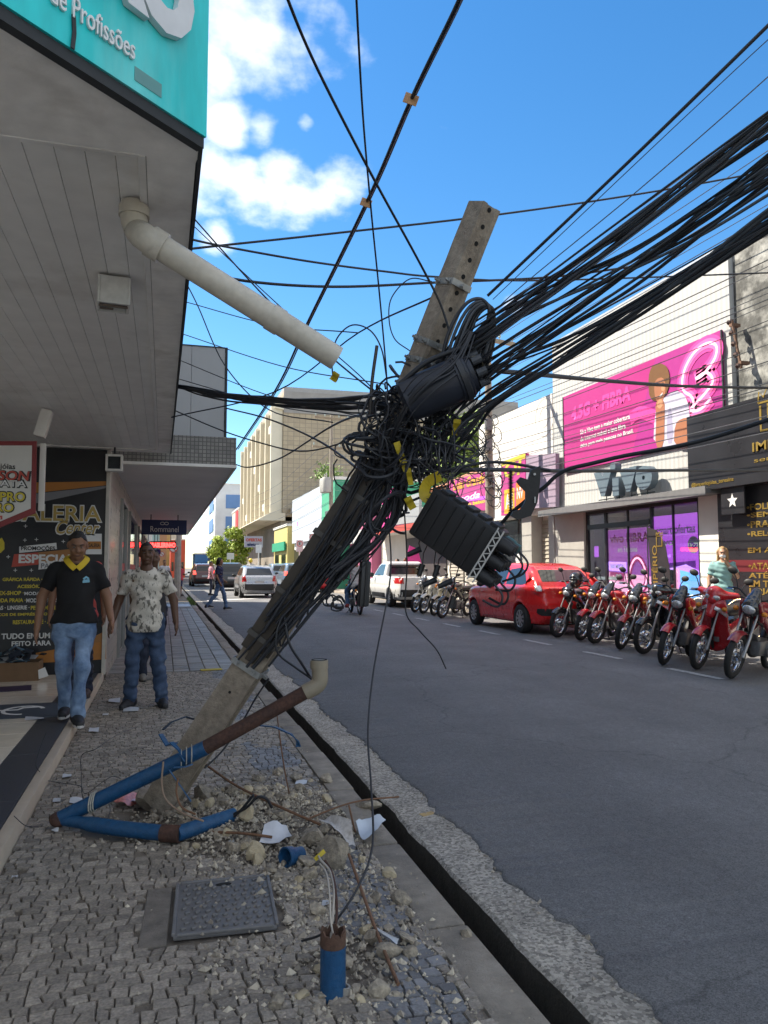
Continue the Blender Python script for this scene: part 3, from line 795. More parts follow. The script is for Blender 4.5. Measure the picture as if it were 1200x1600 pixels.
fl(RED, pan, [(18, 886), (22, 866), (60, 863), (60, 882)]); fl(BROWN, pan, [(60, 882), (60, 863), (130, 856), (130, 874)])
ltx('ESPECIAIS', WHT, pan, 29, 880, 120, 866, bold=.04, lift=.006); fl(WHT, pan, [(60, 890), (61, 880), (96, 877), (96, 886)], lift=.004); ltx('PARA', GRY, pan, 64, 888, 92, 880, bold=.03, lift=.008)
for (t, u0, u1, v, mt) in [('GRÁFICA RÁPIDA ·', 4, 66, 908, YEL), ('ACESSÓRIOS', 27, 72, 919, YEL), ('SEX-SHOP ·', -6, 37, 930, YEL), ('MODA ÍNTIMA', 38, 92, 930, WHT), ('MODA PRAIA ·', -12, 40, 941.5, YEL), ('MODA FITNESS', 41, 90, 941.5, WHT), ('AS · LINGERIE ·', -4, 46, 953, WHT), ('PERFUMARIA', 48, 92, 953, YEL), ('SERVIÇOS DE EMPRÉSTIMOS ·', -24, 82, 964, YEL), ('RESTAURANTE · LANCHES', 20, 104, 975.5, YEL)]:
    ltx(t, mt, pan, u0, v, u1, v - 6.5, bold=.03, lift=.003)
ltx('TUDO EM UM', WHT, pan, 2, 999, 78, 990, bold=.03, lift=.003); ltx('FEITO PARA VOCÊ', WHT, pan, 18, 1010, 112, 1000, bold=.03, lift=.003)
fl(WHT, pan, [(134, 866), (134, 834), (159, 834), (159, 866)], lift=.002); fl(OR, pan, [(135, 858), (135, 846), (158, 846), (158, 858)], lift=.0045); ltx('GALERIA', M_blk, pan, 138, 855, 156, 849, bold=.02, lift=.007)
fl(OR, pan, [(56, 1036), (56, 1020), (90, 1014), (166, 995), (166, 1030)], lift=.0025); fl(BROWN, pan, [(120, 1008), (166, 985), (166, 1002)], lift=.0045); fl(OR, pan, [(-60, 1040), (-60, 1030), (0, 1036), (0, 1042)])
ltx('Eng...', BROWN, pan, 150, 1028, 164, 1021, shear=.3, lift=.004)
for u, v in ((39, 844), (57, 843), (99, 846), (24, 891), (49, 891), (13, 870), (40, 822)):
    p = on(u, v); m = MB(); m.bar([p + Vector((-.02, -.004, 0)), p + Vector((.02, -.004, 0))], .006, .001, (0, 1, 0)); m.bar([p + Vector((0, -.0045, -.02)), p + Vector((0, -.0045, .02))], .006, .001, (0, 1, 0)); m.build('star_mark', WHT, pan)
fl(YEL, pan, [(-6, 862), (-6, 846), (3, 840), (7, 848), (7, 858), (1, 864)], lift=.0025)
# white corner post of the panel and pilaster
m = MB(); m.bx(-0.698, -0.655, YP - .02, YP + .25, FLZ - .02, ZC, .004); m.build('corner_post', mat('post_white', (.5, .47, .42), .6, var=.15, scale=10), pan)
# side wall of the gallery recess, mostly outside the picture
m = MB(); m.bx(-5.2, -4.6, -8, 9.9, 0, 2.9); tag(m.build('gallery_wall', mat('gallery_wall', (.78, .76, .72), .6, world=True)), 'pale plaster wall at the back of the gallery entrance', 'wall')

# hanging pennant, red frame
YB = 7.4
pen = thing('hanging_banner', 'white pennant banner with red border hanging from the ceiling', 'banner', (at(20, 690, Y=YB).x, YB, 2.3))
def bp(pix, mt, lift, name): return fl(mt, pen, pix, YB, lift, name)
P = [at(u, v, Y=YB) for u, v in [(-120, 742), (-60, 842), (-8, 828), (56, 802), (58, 690), (-120, 690)]]
m = MB(); m.prism([(p.x, p.z) for p in P], (0, YB, 0), EXX, EYZ, .03); m.build('border', mat('banner_red', (.22, .03, .035), .5), pen)
bp([(-112, 740), (-60, 832), (-8, 819), (49, 795), (51, 697), (-112, 697)], mat('banner_white', (.6, .59, .57), .5, var=.06), .034, 'cloth')
Lf = .037
def bl(t, mt, u0, v0, u1, v1, **k): ltx(t, mt, pen, u0, v0, u1, v1, Y=YB, **k)
bl('jóias', M_blk, 1, 736, 25, 725, lift=Lf, bold=.02)
bl('EMERSON', M_blk, -62, 750, 50, 733, lift=Lf, bold=.06, shear=.1); bl('EMERSON', RED, -60, 749, 47, 734, lift=Lf + .004, bold=.02, shear=.1)
bl('PRATA', M_blk, -22, 762, 45, 748, lift=Lf, bold=.06); bl('PRATA', WHT, -20, 760, 42, 750, lift=Lf + .004, bold=.01)
bl('COMPRO', M_blk, -50, 784, 42, 766, lift=Lf, bold=.06); bl('COMPRO', YEL, -48, 782, 40, 768, lift=Lf + .004, bold=.02)
bl('OURO', M_blk, -40, 801, 24, 784, lift=Lf, bold=.06); bl('OURO', YEL, -38, 799, 22, 786, lift=Lf + .004, bold=.02)
bp([(-20, 813), (-20, 807), (5, 806), (5, 812)], RED, Lf, 'print'); bl('NA HORA', WHT, -17, 811.5, 3, 808, lift=Lf + .004, bold=.02)
m = MB(); q = at(66, 720, Y=YB + .06); m.box((q.x, YB + .06, ZC - .13), (.10, .12, .26), rotm('Y', .25), .02); q2 = at(64, 745, Y=YB + .05); m.box((q2.x + .01, YB + .055, (ZC + 2.05) / 2 - .25), (.05, .03, .62), None, .004); m.build('mounting_arm', M_white, pen, smooth=40)

# cardboard box of leaflets by the panel
bx = at(36, 1058, z=FLZ); bxr = thing('cardboard_box', 'brown cardboard box overflowing with scraps beside the black panel', 'box', (bx.x, YP - .3, FLZ))
cx, cy = bx.x, YP - .3
M_card = mat('cardboard', (.20, .12, .07), .85, var=.15, scale=8); m = MB()
for s in (-1, 1): m.box((cx + s * .21, cy, FLZ + .105), (.008, .34, .21), None); m.box((cx, cy + s * .166, FLZ + .104), (.412, .008, .208), None)
m.box((cx, cy, FLZ + .005), (.41, .33, .01)); m.build('carton', M_card, bxr)
m = MB(); m.prism([(0, 0), (.1, .03), (.06, .13), (-.01, .1)], (cx + .22, cy - .18, FLZ + .02), EXX, EYZ, .002); m.build('paper_flap', M_wh, bxr)
scr = thing('scrap_heap', 'jumble of small dark leaflets and wallets piled in the cardboard box', 'scraps', (cx, cy, FLZ + .2))
kk = random.Random(5); parts = [MB(), MB(), MB(), MB()]
for i in range(46):
    s = .07 + kk.random() * .09; Mx = rotm('Z', kk.uniform(0, 6)) @ rotm('X', kk.uniform(-.6, .6)) @ rotm('Y', kk.uniform(-.5, .5))
    parts[i % 4].box((cx - .04 + kk.gauss(0, .12), cy + kk.gauss(0, .07), FLZ + .20 + abs(kk.gauss(0, .055))), (s, s * .65, .012), Mx, .003)
for i, (q, c) in enumerate(zip(parts, [(.03, .04, .06), (.10, .18, .25), (.35, .36, .38), (.015, .015, .02)])): q.build('leaflet', mat('scrap%d' % i, c, .5), scr)

# second shop: tiled wall, tiled canopy front with grey box sign on top
m = MB(); m.bx(-3.0, -0.655, 10.06, 31.5, 0, 2.72)
def brickmat(name, c1, c2, mortar, sc, bw, bh, rough=.5, off=.5, vert=False, ms=.02, bump=.3):
    if name in MATS: return MATS[name]
    mt = mat(name, c1, rough, var=.1, scale=3, world=True); nt = mt.node_tree; L = nt.links.new; b = nt.nodes['Principled BSDF']
    g = nt.nodes.new('ShaderNodeNewGeometry'); sp = nt.nodes.new('ShaderNodeSeparateXYZ'); L(g.outputs['Position'], sp.inputs[0])
    ad = nt.nodes.new('ShaderNodeMath'); ad.operation = 'ADD'; L(sp.outputs['X'], ad.inputs[0]); L(sp.outputs['Y'], ad.inputs[1])
    cb = nt.nodes.new('ShaderNodeCombineXYZ'); L(ad.outputs[0], cb.inputs['X']); L(sp.outputs['Z'], cb.inputs['Y'])
    bk = nt.nodes.new('ShaderNodeTexBrick'); bk.offset = off
    bk.inputs['Color1'].default_value = (*c1, 1); bk.inputs['Color2'].default_value = (*c2, 1); bk.inputs['Mortar'].default_value = (*mortar, 1)
    bk.inputs['Scale'].default_value = sc; bk.inputs['Brick Width'].default_value = bw; bk.inputs['Row Height'].default_value = bh; bk.inputs['Mortar Size'].default_value = ms
    L(cb.outputs[0], bk.inputs['Vector'])
    vs = [n for n in nt.nodes if n.type == 'VECT_MATH'][0]; L(bk.outputs['Color'], vs.inputs[0])
    if bump:
        bp_ = nt.nodes.new('ShaderNodeBump'); bp_.inputs['Strength'].default_value = bump; bp_.inputs['Distance'].default_value = .01; bp_.invert = True
        L(bk.outputs['Fac'], bp_.inputs['Height']); L(bp_.outputs[0], b.inputs['Normal'])
    return mt
M_ctile = brickmat('cream_wall_tile', (.50, .44, .36), (.44, .38, .31), (.25, .21, .17), 1, .06, .20, .3)
s2 = thing('tiled_shop', 'cream tiled shop wall under the wide flat canopy', 'shop', (-1.5, 10.1, 0))
m.build('wall', M_ctile, s2)
M_gl = mat('dark_glass', (.02, .025, .03), .06, var=.1, spec=.6)
for k, (a, b) in enumerate(((12.2, 13.6), (15.0, 18.5), (20.3, 24.0), (26, 30))):
    m = MB(); m.bx(-.70, -.645, a, b, .05, 2.35); m.build('door_glass', M_gl, s2)
    m = MB(); m.bx(-.66, -.61, a - .06, a, 0, 2.41); m.bx(-.66, -.61, b, b + .06, 0, 2.41); m.bx(-.66, -.61, a, b, 2.35, 2.41); m.build('door_frame', mat('alu_frame', (.3, .3, .3), .4, metal=.5), s2)
    m = MB(); m.bx(-.648, -.642, a, b, 1.30, 1.42); m.build('red_band', ink('band', (.4, .03, .03)), s2)
m = MB(); m.bx(-.66, .885, 10.24, 31.7, 2.70, 2.76); m.build('canopy_soffit', mat('soffit_white', (.76, .75, .73), .6, var=.1, scale=1, world=True), s2)
M_mos = brickmat('mosaic_tile', (.26, .245, .225), (.17, .16, .15), (.10, .095, .09), 1, .052, .052, .4, off=0, ms=.006)
m = MB(); m.bx(-.95, .90, 10.2, 31.7, 2.715, 3.09); m.build('canopy_fascia', M_mos, s2)
m = MB(); m.bx(-.95, .905, 10.19, 10.215, 2.68, 2.72, .004); m.bx(.885, .912, 10.215, 31.7, 2.68, 2.72, .004); m.build('drip_edge', M_white, s2)
p0, p1 = at(282, 690, Y=10.3), at(356, 545, Y=10.3)
bs = thing('roof_sign_box', 'plain grey metal sign box standing on the tiled canopy', 'sign box', (.3, 10.5, 3.09))
M_gpan = mat('grey_panel', (.36, .37, .385), .5, var=.08, scale=1.5, stretch=(1, 1, .3), world=True)
for k, (a, b) in enumerate(((-.9, -.16), (-.155, .30), (.305, p1.x - .035))):
    m = MB(); m.bx(a, b, 10.30, 10.36, 3.09, p1.z); m.build('metal_sheet', M_gpan, bs)
m = MB(); m.bx(p1.x - .033, p1.x, 10.29, 10.37, 3.09, p1.z + .015, .004); m.bx(-.9, p1.x - .035, 10.29, 10.37, p1.z + .001, p1.z + .015); m.build('frame', M_dark, bs)
m = MB(); m.bx(-.9, p1.x - .01, 10.37, 14.5, 3.09, p1.z - .004); m.build('sheet_back', M_gpan, bs)
# hanging shop signs under the far canopy
def hangsign(name, label, Y, u0, v0, u1, v1, mt, txt, tm, tu0, tv0, tu1, tv1, **k):
    a, b = at(u0, v0, Y=Y), at(u1, v1, Y=Y)
    t = thing(name, label, 'sign', ((a.x + b.x) / 2, Y, a.z))
    m = MB(); m.bx(a.x, b.x, Y, Y + .12, a.z, b.z, .008); m.build('sign_board', mt, t)
    ltx(txt, tm, t, tu0, tv0, tu1, tv1, Y=Y, lift=.004, **k)
    m = MB()
    for q in (.2, .8): m.cyl((a.x + (b.x - a.x) * q, Y + .06, b.z), (a.x + (b.x - a.x) * q, Y + .06, max(2.70, b.z + .05)), .012, n=6)
    m.build('hanger', M_dark, t); return t
t = hangsign('hanging_sign', 'navy blue hanging sign with white lettering under the canopy', 20.0, 221, 835, 292, 813, ink('navy', (.018, .03, .10)), 'Rommanel', WHT, 235, 831, 279, 822)
p = at(257, 818, Y=20); m = MB()
for s in (-1, 1): m.bar([p + Vector((s * .05 + .05 * math.cos(a), -.008, .035 * math.sin(a))) for a in [i * .6 for i in range(12)]], .012, .002, (0, 1, 0))
m.build('emblem', WHT, t)
hangsign('led_sign', 'glowing red LED text sign hanging over the far pavement', 27.0, 233, 857, 275, 846, M_blk, 'BRASILEIRINHO', ink('led', (1, .03, .03), emit=2.2), 234, 855.5, 274, 847.5, bold=.05)
hangsign('hanging_sign', 'small purple hanging sign below the red LED sign', 28.5, 226, 866, 251, 858, ink('violet', (.06, .03, .2)), 'loja', WHT, 230, 864, 246, 860)

# tall plain building behind and above the canopies (it shades the pavement and the road)
bl_ = thing('shop_building', 'three storey cream building rising above the canopies', 'building', (-8, 15, 0))
M_bw = mat('building_cream', (.45, .40, .33), .85, var=.12, scale=.6, bump=.1, bscale=8, world=True)
m = MB(); m.bx(-16, -.95, 3.2, 33.0, 3.25, 12.4); m.bx(-16, -5.3, -8, 33, 0, 3.2); m.bx(-16, -3.05, 10.1, 33, 0, 3.2); m.build('wall', M_bw, bl_)
for fl_ in range(3):
    for k in range(9):
        y0 = 4.2 + k * 3.15; z0 = 4.7 + fl_ * 2.5
        m = MB(); m.bx(-.99, -.93, y0, y0 + 1.5, z0, z0 + 1.2); w_ = m.build('window', M_gl, bl_)
        m = MB(); m.bx(-.96, -.90, y0 - .08, y0 + 1.58, z0 - .1, z0); m.bx(-.95, -.915, y0 + .73, y0 + .77, z0, z0 + 1.2); m.build('window_frame', M_white, w_)
m = MB(); m.bx(-16, -.85, 3.1, 33.1, 12.4, 12.55); m.build('parapet', M_white, bl_)

# ================================================================== RIGHT SIDE: shops across the road
EXR = Vector((0, -1, 0))             # to the right along a facade seen from the road
def rtx(txt, mt, parent, u0, v0, u1, v1, X, **k):
    a = at(u0, v0, X=X); b = at(u1, v0, X=X); h = at(u0, v1, X=X).z - a.z
    return letters(txt, mt, parent, (X, a.y, a.z), EXR, EYZ, a.y - b.y, h, **k)
def ryz(txt, mt, parent, X, y0, y1, z0, z1, **k):
    return letters(txt, mt, parent, (X, y0, z0), EXR, EYZ, y0 - y1, z1 - z0, **k)
def rf(mt, parent, X, P, lift=.002, name='print'):
    """flat printed shape on the facade plane X, points (y, z)"""
    return flat(mt, parent, (X, 0, 0), EXR, EYZ, [(-y, z) for y, z in P], lift, name)
def rpix(mt, parent, X, pix, lift=.002, name='print'):
    P = [at(u, v, X=X) for u, v in pix]; return rf(mt, parent, X, [(p.y, p.z) for p in P], lift, name)
def glassmat(name, tint=(.8, .85, .88), refl=0.25):
    if name in MATS: return MATS[name]
    m = bpy.data.materials.new(name); m.use_nodes = True; MATS[name] = m; nt = m.node_tree; nt.nodes.clear(); L = nt.links.new
    o = nt.nodes.new('ShaderNodeOutputMaterial'); mx = nt.nodes.new('ShaderNodeMixShader'); t = nt.nodes.new('ShaderNodeBsdfTransparent'); g = nt.nodes.new('ShaderNodeBsdfGlossy'); f = nt.nodes.new('ShaderNodeLayerWeight')
    t.inputs[0].default_value = (*tint, 1); g.inputs['Roughness'].default_value = .02; f.inputs[0].default_value = .35
    ad = nt.nodes.new('ShaderNodeMath'); ad.operation = 'MULTIPLY_ADD'; ad.inputs[1].default_value = .45; ad.inputs[2].default_value = refl * .2; L(f.outputs['Facing'], ad.inputs[0])
    L(ad.outputs[0], mx.inputs[0]); L(t.outputs[0], mx.inputs[1]); L(g.outputs[0], mx.inputs[2]); L(mx.outputs[0], o.inputs[0]); return m
M_pane = glassmat('shop_glass')
M_clad = mat('white_cladding', (0.475, 0.48, 0.472), 0.55, var=0.06, scale=1.2, world=True, stretch=(1, 1, .25))
def ribs(m, freq=9.0, axis='Y', st=.5):
    nt = m.node_tree; L = nt.links.new; b = nt.nodes['Principled BSDF']; g = nt.nodes.new('ShaderNodeNewGeometry')
    w = nt.nodes.new('ShaderNodeTexWave'); w.bands_direction = axis; w.inputs['Scale'].default_value = freq; L(g.outputs['Position'], w.inputs['Vector'])
    bp_ = nt.nodes.new('ShaderNodeBump'); bp_.inputs['Strength'].default_value = st; bp_.inputs['Distance'].default_value = .02; L(w.outputs['Fac'], bp_.inputs['Height']); L(bp_.outputs[0], b.inputs['Normal'])
ribs(M_clad, 2.2, 'Y', .45)
XV = 10.5
viv = thing('phone_shop', 'tall white clad phone shop building with dark awning', 'shop', (12, 15.5, 0))
M_wpl = mat('white_wall', (0.68, 0.67, 0.64), 0.8, var=.08, scale=1.5, bump=.1, bscale=25, world=True)
YL, YR = 18.95, 11.95
# upper wall of sheets
n = 7
for k in range(n):
    y0 = YR + (YL - YR) * k / n; y1 = YR + (YL - YR) * (k + 1) / n
    m = MB(); m.bx(XV, XV + .2, y0 + .0015, y1 - .0015, 2.86, 7.68); m.build('wall_sheet', M_clad, viv)
m = MB(); m.bx(XV + .2, 22, YR, YL, 2.95, 7.66); m.build('upper_block', M_wpl, viv)
m = MB(); m.bx(XV - .01, XV + .3, YR, YL, 7.681, 7.73); m.build('roof_flashing', mat('zinc', (.55, .57, .58), .4, metal=.4), viv)
# shop interior
m = MB(); m.bx(XV + .2, 16, YR, YL, .10, .16); m.build('shop_floor_inside', mat('inside_floor', (.4, .39, .38), .3), viv)
m = MB(); m.bx(16, 16.2, YR, YL, .1, 2.95); m.bx(XV + .3, 16, YL - .15, YL, .16, 2.94); m.bx(XV + .3, 16, YR, YR + .15, .16, 2.94); m.build('inside_wall', mat('inside_wall', (.34, .30, .36), .7), viv)
m = MB(); m.bx(XV + .3, 16, YR + .15, YL - .15, 2.80, 2.93); m.build('inside_ceiling', mat('inside_ceiling', (.5, .5, .5), .7), viv)
for k in range(3):
    m = MB(); m.bx(13.0, 13.6, 13.2 + k * 1.7, 14.3 + k * 1.7, .16, 1.1, .02); m.build('counter', mat('counter', (.5, .48, .55), .4), viv)
# piers left and right of the glazing
GL0, GL1 = 17.45, 13.05
m = MB(); m.bx(XV, XV + .3, GL0, YL, .1, 2.80); m.build('pier', mat('grey_pier', (.36, .35, .33), .7, var=.12, scale=2, world=True), viv)
m = MB(); m.bx(XV + .02, XV + .32, 12.35, GL1, .1, 2.80); m.build('pier', M_wpl, viv)
# glazing frame: posts, transoms, panes
M_blkal = mat('black_aluminium', (.02, .02, .022), .35, var=.1)
posts = [GL0 - .04, 15.95, 14.72, 13.35, GL1 + .04]
posts = [17.40, at(1000 - 62, 800, X=XV).y, at(1014, 800, X=XV).y, at(1087 - 0, 800, X=XV).y - .35]
posts = [17.40, 16.55, 14.70, 13.10]
for y in posts:
    m = MB(); m.bx(XV + .06, XV + .14, y - .035, y + .035, .12, 2.80); m.build('glazing_post', M_blkal, viv)
m = MB(); m.bx(XV + .05, XV + .13, 14.735, 17.365, 2.33, 2.45); m.build('transom', M_blkal, viv)
m = MB(); m.bx(XV + .05, XV + .13, 13.135, 17.365, 2.72, 2.80); m.build('head_rail', M_blkal, viv)
m = MB(); m.bx(XV + .05, XV + .13, 13.135, 17.365, .115, .20); m.build('sill_rail', M_blkal, viv)
for a, b in zip(posts[:-1], posts[1:]):
    spans = [(.2, 2.33), (2.45, 2.72)] if b > 14 else [(.2, 2.72)]
    for z0, z1 in spans:
        m = MB(); m.bx(XV + .09, XV + .10, b + .036, a - .036, z0, z1); m.build('pane', M_pane, viv)
# mullions inside the wide panes and the door pull
for y in (15.62, 13.95):
    m = MB(); m.bx(XV + .07, XV + .12, y - .018, y + .018, .2, 2.72); m.build('mullion', M_blkal, viv)
m = MB(); m.tube([(XV + .02, 17.2, .9), (XV + .02, 17.2, 1.5)], .015, 8); m.build('door_pull', M_blkal, viv)
m = MB(); m.bx(XV + .101, XV + .104, 16.0, 17.0, 1.05, 1.13); m.build('manifestation_band', WHT, viv)
# awning
m = MB(); m.bx(10.02, XV - .002, 12.2, 19.0, 2.79, 2.90, .01); m.build('awning', mat('awning_grey', (.12, .12, .125), .5, var=.15, scale=3), viv)
m = MB(); m.bx(10.0, 10.022, 12.2, 19.0, 2.76, 2.93); m.build('awning_edge', mat('awning_edge', (.16, .16, .165), .4), viv)
# posters inside the glass
XP = XV + .115
PUR = ink('purple', (.24, .05, .36), emit=.6); PUR2 = ink('deep_purple', (.10, .02, .20), emit=.25); PINK = ink('hot_pink', (.75, .06, .32)); PINK2 = ink('pale_pink', (.8, .35, .55), emit=.35); LIL = ink('lilac', (.45, .22, .75), emit=.6); SKYB = ink('cyan', (.15, .4, .75), emit=.5)  # glow added to most of these inks to brighten the posters behind glass
po = thing('window_poster', 'pink and violet shop poster behind the middle glass of the phone shop', 'poster', (XP, 16, .6))
m = MB(); m.bx(XP, XP + .01, 14.76, 16.5, .45, 2.28); m.build('sheet', ink('poster_glow', (.20, .05, .24), emit=.45), po)  # backing sheet given the same added glow
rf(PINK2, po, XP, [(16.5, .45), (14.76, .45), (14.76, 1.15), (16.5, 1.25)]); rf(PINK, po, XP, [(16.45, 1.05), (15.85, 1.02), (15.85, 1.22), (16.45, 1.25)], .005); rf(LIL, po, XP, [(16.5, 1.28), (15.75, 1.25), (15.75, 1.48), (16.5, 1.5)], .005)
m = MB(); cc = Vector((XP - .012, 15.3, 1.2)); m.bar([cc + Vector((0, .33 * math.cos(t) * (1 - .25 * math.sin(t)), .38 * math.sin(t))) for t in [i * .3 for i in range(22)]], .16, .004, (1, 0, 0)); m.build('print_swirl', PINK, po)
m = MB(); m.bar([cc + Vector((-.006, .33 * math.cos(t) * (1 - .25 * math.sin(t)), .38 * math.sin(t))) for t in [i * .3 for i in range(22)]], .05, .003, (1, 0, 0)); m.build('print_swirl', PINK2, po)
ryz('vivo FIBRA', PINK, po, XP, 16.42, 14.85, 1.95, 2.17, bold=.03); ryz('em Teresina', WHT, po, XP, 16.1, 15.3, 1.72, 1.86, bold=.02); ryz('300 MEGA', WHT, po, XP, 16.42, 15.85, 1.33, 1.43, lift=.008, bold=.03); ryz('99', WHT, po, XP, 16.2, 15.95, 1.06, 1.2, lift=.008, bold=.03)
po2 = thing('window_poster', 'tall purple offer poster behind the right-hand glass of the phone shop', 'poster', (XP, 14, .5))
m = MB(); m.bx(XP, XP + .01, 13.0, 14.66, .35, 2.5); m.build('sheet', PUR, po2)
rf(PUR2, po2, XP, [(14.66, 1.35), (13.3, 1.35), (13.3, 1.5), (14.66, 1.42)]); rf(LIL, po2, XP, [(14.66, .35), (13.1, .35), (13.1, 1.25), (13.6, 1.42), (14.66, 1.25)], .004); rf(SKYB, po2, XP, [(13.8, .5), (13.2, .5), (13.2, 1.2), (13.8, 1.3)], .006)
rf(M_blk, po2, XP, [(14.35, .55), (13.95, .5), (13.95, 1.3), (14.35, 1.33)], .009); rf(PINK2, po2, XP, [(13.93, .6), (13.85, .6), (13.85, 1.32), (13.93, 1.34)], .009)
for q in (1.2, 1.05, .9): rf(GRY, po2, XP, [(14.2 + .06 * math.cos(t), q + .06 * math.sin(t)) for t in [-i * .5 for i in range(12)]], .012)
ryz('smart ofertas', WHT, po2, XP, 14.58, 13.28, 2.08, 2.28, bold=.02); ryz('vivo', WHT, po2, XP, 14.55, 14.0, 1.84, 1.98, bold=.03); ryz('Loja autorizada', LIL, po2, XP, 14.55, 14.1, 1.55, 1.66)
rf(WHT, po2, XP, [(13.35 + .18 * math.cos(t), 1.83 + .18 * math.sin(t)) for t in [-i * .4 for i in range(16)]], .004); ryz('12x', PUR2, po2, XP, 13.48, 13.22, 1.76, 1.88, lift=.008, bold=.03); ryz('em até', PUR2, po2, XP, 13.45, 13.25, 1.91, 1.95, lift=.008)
m = MB(); m.bx(XP, XP + .004, 16.95, 17.15, 1.62, 1.90); tag(m.build('door_notice', PUR), 'small purple notice on the glass door of the phone shop', 'notice')
# raised shop name on the awning
m_v = mat('vivo_face', (.11, .155, .19), .45, var=.08, scale=3); 
vs = thing('raised_sign', 'large raised grey blue shop name standing on the awning', 'sign', (10.2, 15.4, 2.93))
xs = 10.30
for (ch, u0, u1, vb, vt) in (('v', 938, 966, 779, 741), ('ı', 967, 977, 777, 748), ('v', 978, 1006, 772, 735), ('o', 1003, 1030, 769, 732)):
    a = at(u0, vb, X=xs); b = at(u1, vb, X=xs)
    letters(ch, m_v, vs, (xs, a.y, a.z + .02), EXR, EYZ, a.y - b.y, at(u0, vt, X=xs).z - a.z, bold=.09 if ch != 'ı' else .05, ext=.085, lift=-.0, name='letter')
a = at(967, 731, X=xs); m = MB(); m.prism(disc(0, 0, .11, 20), (xs, a.y, a.z + .02), EXR, EYZ, .17); m.build('letter_dot', m_v, vs)
m = MB(); 
for u in (952, 972, 992, 1017):
    a = at(u, 770, X=xs); m.cyl((xs - .08, a.y, 2.90), (xs - .08, a.y, 3.06), .012, n=6)
stuff(m.build('standoffs', M_dark, vs))
m = MB(); m.bx(xs - .085, xs - .07, at(940, 775, X=xs).y, at(1028, 765, X=xs).y, 2.985, 3.01); m.build('support_rail', M_dark, vs)

# billboard on the white wall
XB = XV - .06
bb = thing('billboard', 'magenta advertising billboard with a smiling person on the white wall', 'billboard', (XB, 15, 4))
M_mag = mat('magenta_print', (.44, .03, .20), .4, var=.06, scale=1, world=True)
Y0, Y1, Z0, Z1 = 18.27, 12.15, 3.92, 6.02
m = MB(); m.bx(XB, XV - .001, Y1, Y0, Z0, Z1); m.build('panel', M_mag, bb)
for q in (Y1 - .03, Y0): m = MB(); m.bx(XB - .012, XB + .02, q, q + .03, Z0, Z1); m.build('frame_side', M_dark, bb)
rf(ink('mag2', (.38, .02, .22)), bb, XB, [(15.2, Z0), (Y1, Z0), (Y1, Z1), (14.2, Z1)], .003)
rtx('4.5G + FIBRA', PINK, bb, 893, 659, 987, 637, XB, bold=.05, shear=.1, lift=.006)
for k, (t, u0, u1, vb) in enumerate((('Só a Vivo tem a maior cobertura', 907, 985, 680), ('de internet móvel e leva fibra', 907, 978, 688.5), ('ótica para mais pessoas no Brasil.', 907, 990, 697.5))):
    a = at(907, 671.5 + k * 11.2 + 4, X=XB); b = at(u1, 670, X=XB)
    letters(t, WHT, bb, (XB, a.y, a.z - .06), EXR, EYZ, a.y - b.y, .125, bold=.02, lift=.006)
# the printed swirl and the printed person
def yz(u, v): p = at(u, v, X=XB); return Vector((XB, p.y, p.z))
sw = [yz(u, v) for u, v in [(1085, 645), (1083, 622), (1068, 608), (1070, 580), (1085, 552), (1105, 537), (1120, 540), (1118, 560), (1100, 585), (1088, 592), (1105, 582), (1115, 596), (1100, 618), (1080, 640), (1095, 640), (1112, 622)]]
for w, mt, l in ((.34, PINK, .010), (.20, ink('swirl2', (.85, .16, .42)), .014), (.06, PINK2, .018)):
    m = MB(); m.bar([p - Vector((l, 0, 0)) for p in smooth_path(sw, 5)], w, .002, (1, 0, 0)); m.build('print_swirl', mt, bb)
sw2 = [yz(u, v) for u, v in [(985, 655), (1000, 645), (1020, 650), (1032, 660)]]; m = MB(); m.bar([p - Vector((.008, 0, 0)) for p in smooth_path(sw2, 5)], .3, .002, (1, 0, 0)); m.build('print_swirl', PINK, bb)
SK = ink('print_skin', (.36, .14, .07)); SK2 = ink('print_skin_light', (.55, .26, .14)); HR = ink('print_hair', (.16, .07, .02)); SH = ink('print_shirt', (.52, .50, .62)); SH2 = ink('print_shirt_shade', (.36, .34, .48))
def bpx(mt, pix, l, nm='print_person'):
    for _ in range(1): pix = [q for i in range(len(pix)) for a, b in [(pix[i], pix[(i + 1) % len(pix)])] for q in ((a[0] * .75 + b[0] * .25, a[1] * .75 + b[1] * .25), (a[0] * .25 + b[0] * .75, a[1] * .25 + b[1] * .75))]
    return rpix(mt, bb, XB, pix, l, nm)
bpx(SH, [(1022, 698), (1024, 650), (1030, 630), (1045, 616), (1062, 609), (1076, 624), (1080, 660), (1066, 668), (1064, 698)], .020)
bpx(SH2, [(1043, 694), (1044, 645), (1050, 632), (1054, 692)], .022)
bpx(HR, [(1016, 622), (1014, 600), (1016, 580), (1022, 570), (1033, 567), (1044, 573), (1048, 590), (1045, 610), (1038, 622), (1026, 628)], .021)
bpx(SK, [(1025, 622), (1023, 603), (1027, 592), (1037, 589), (1042, 600), (1041, 615), (1036, 628), (1030, 630)], .024)
bpx(SK2, [(1034, 610), (1036, 598), (1040, 600), (1040, 612)], .026)
bpx(WHT, [(1031, 619), (1034, 617), (1037.5, 612), (1036, 618), (1033, 621)], .0275)
bpx(HR, [(1027, 603), (1029, 601), (1031, 602), (1030, 604)], .0275); bpx(HR, [(1035, 599), (1037, 597), (1039, 598), (1038, 600)], .0275)
bpx(SK, [(1025, 700), (1027, 650), (1025, 632), (1032, 621), (1040, 628), (1040, 645), (1039, 700)], .025)
bpx(SK2, [(1027, 634), (1031, 624), (1036, 624), (1038, 632), (1033, 640)], .0275)
bpx(SK, [(1054, 698), (1056, 662), (1066, 654), (1080, 652), (1080, 698)], .0245)

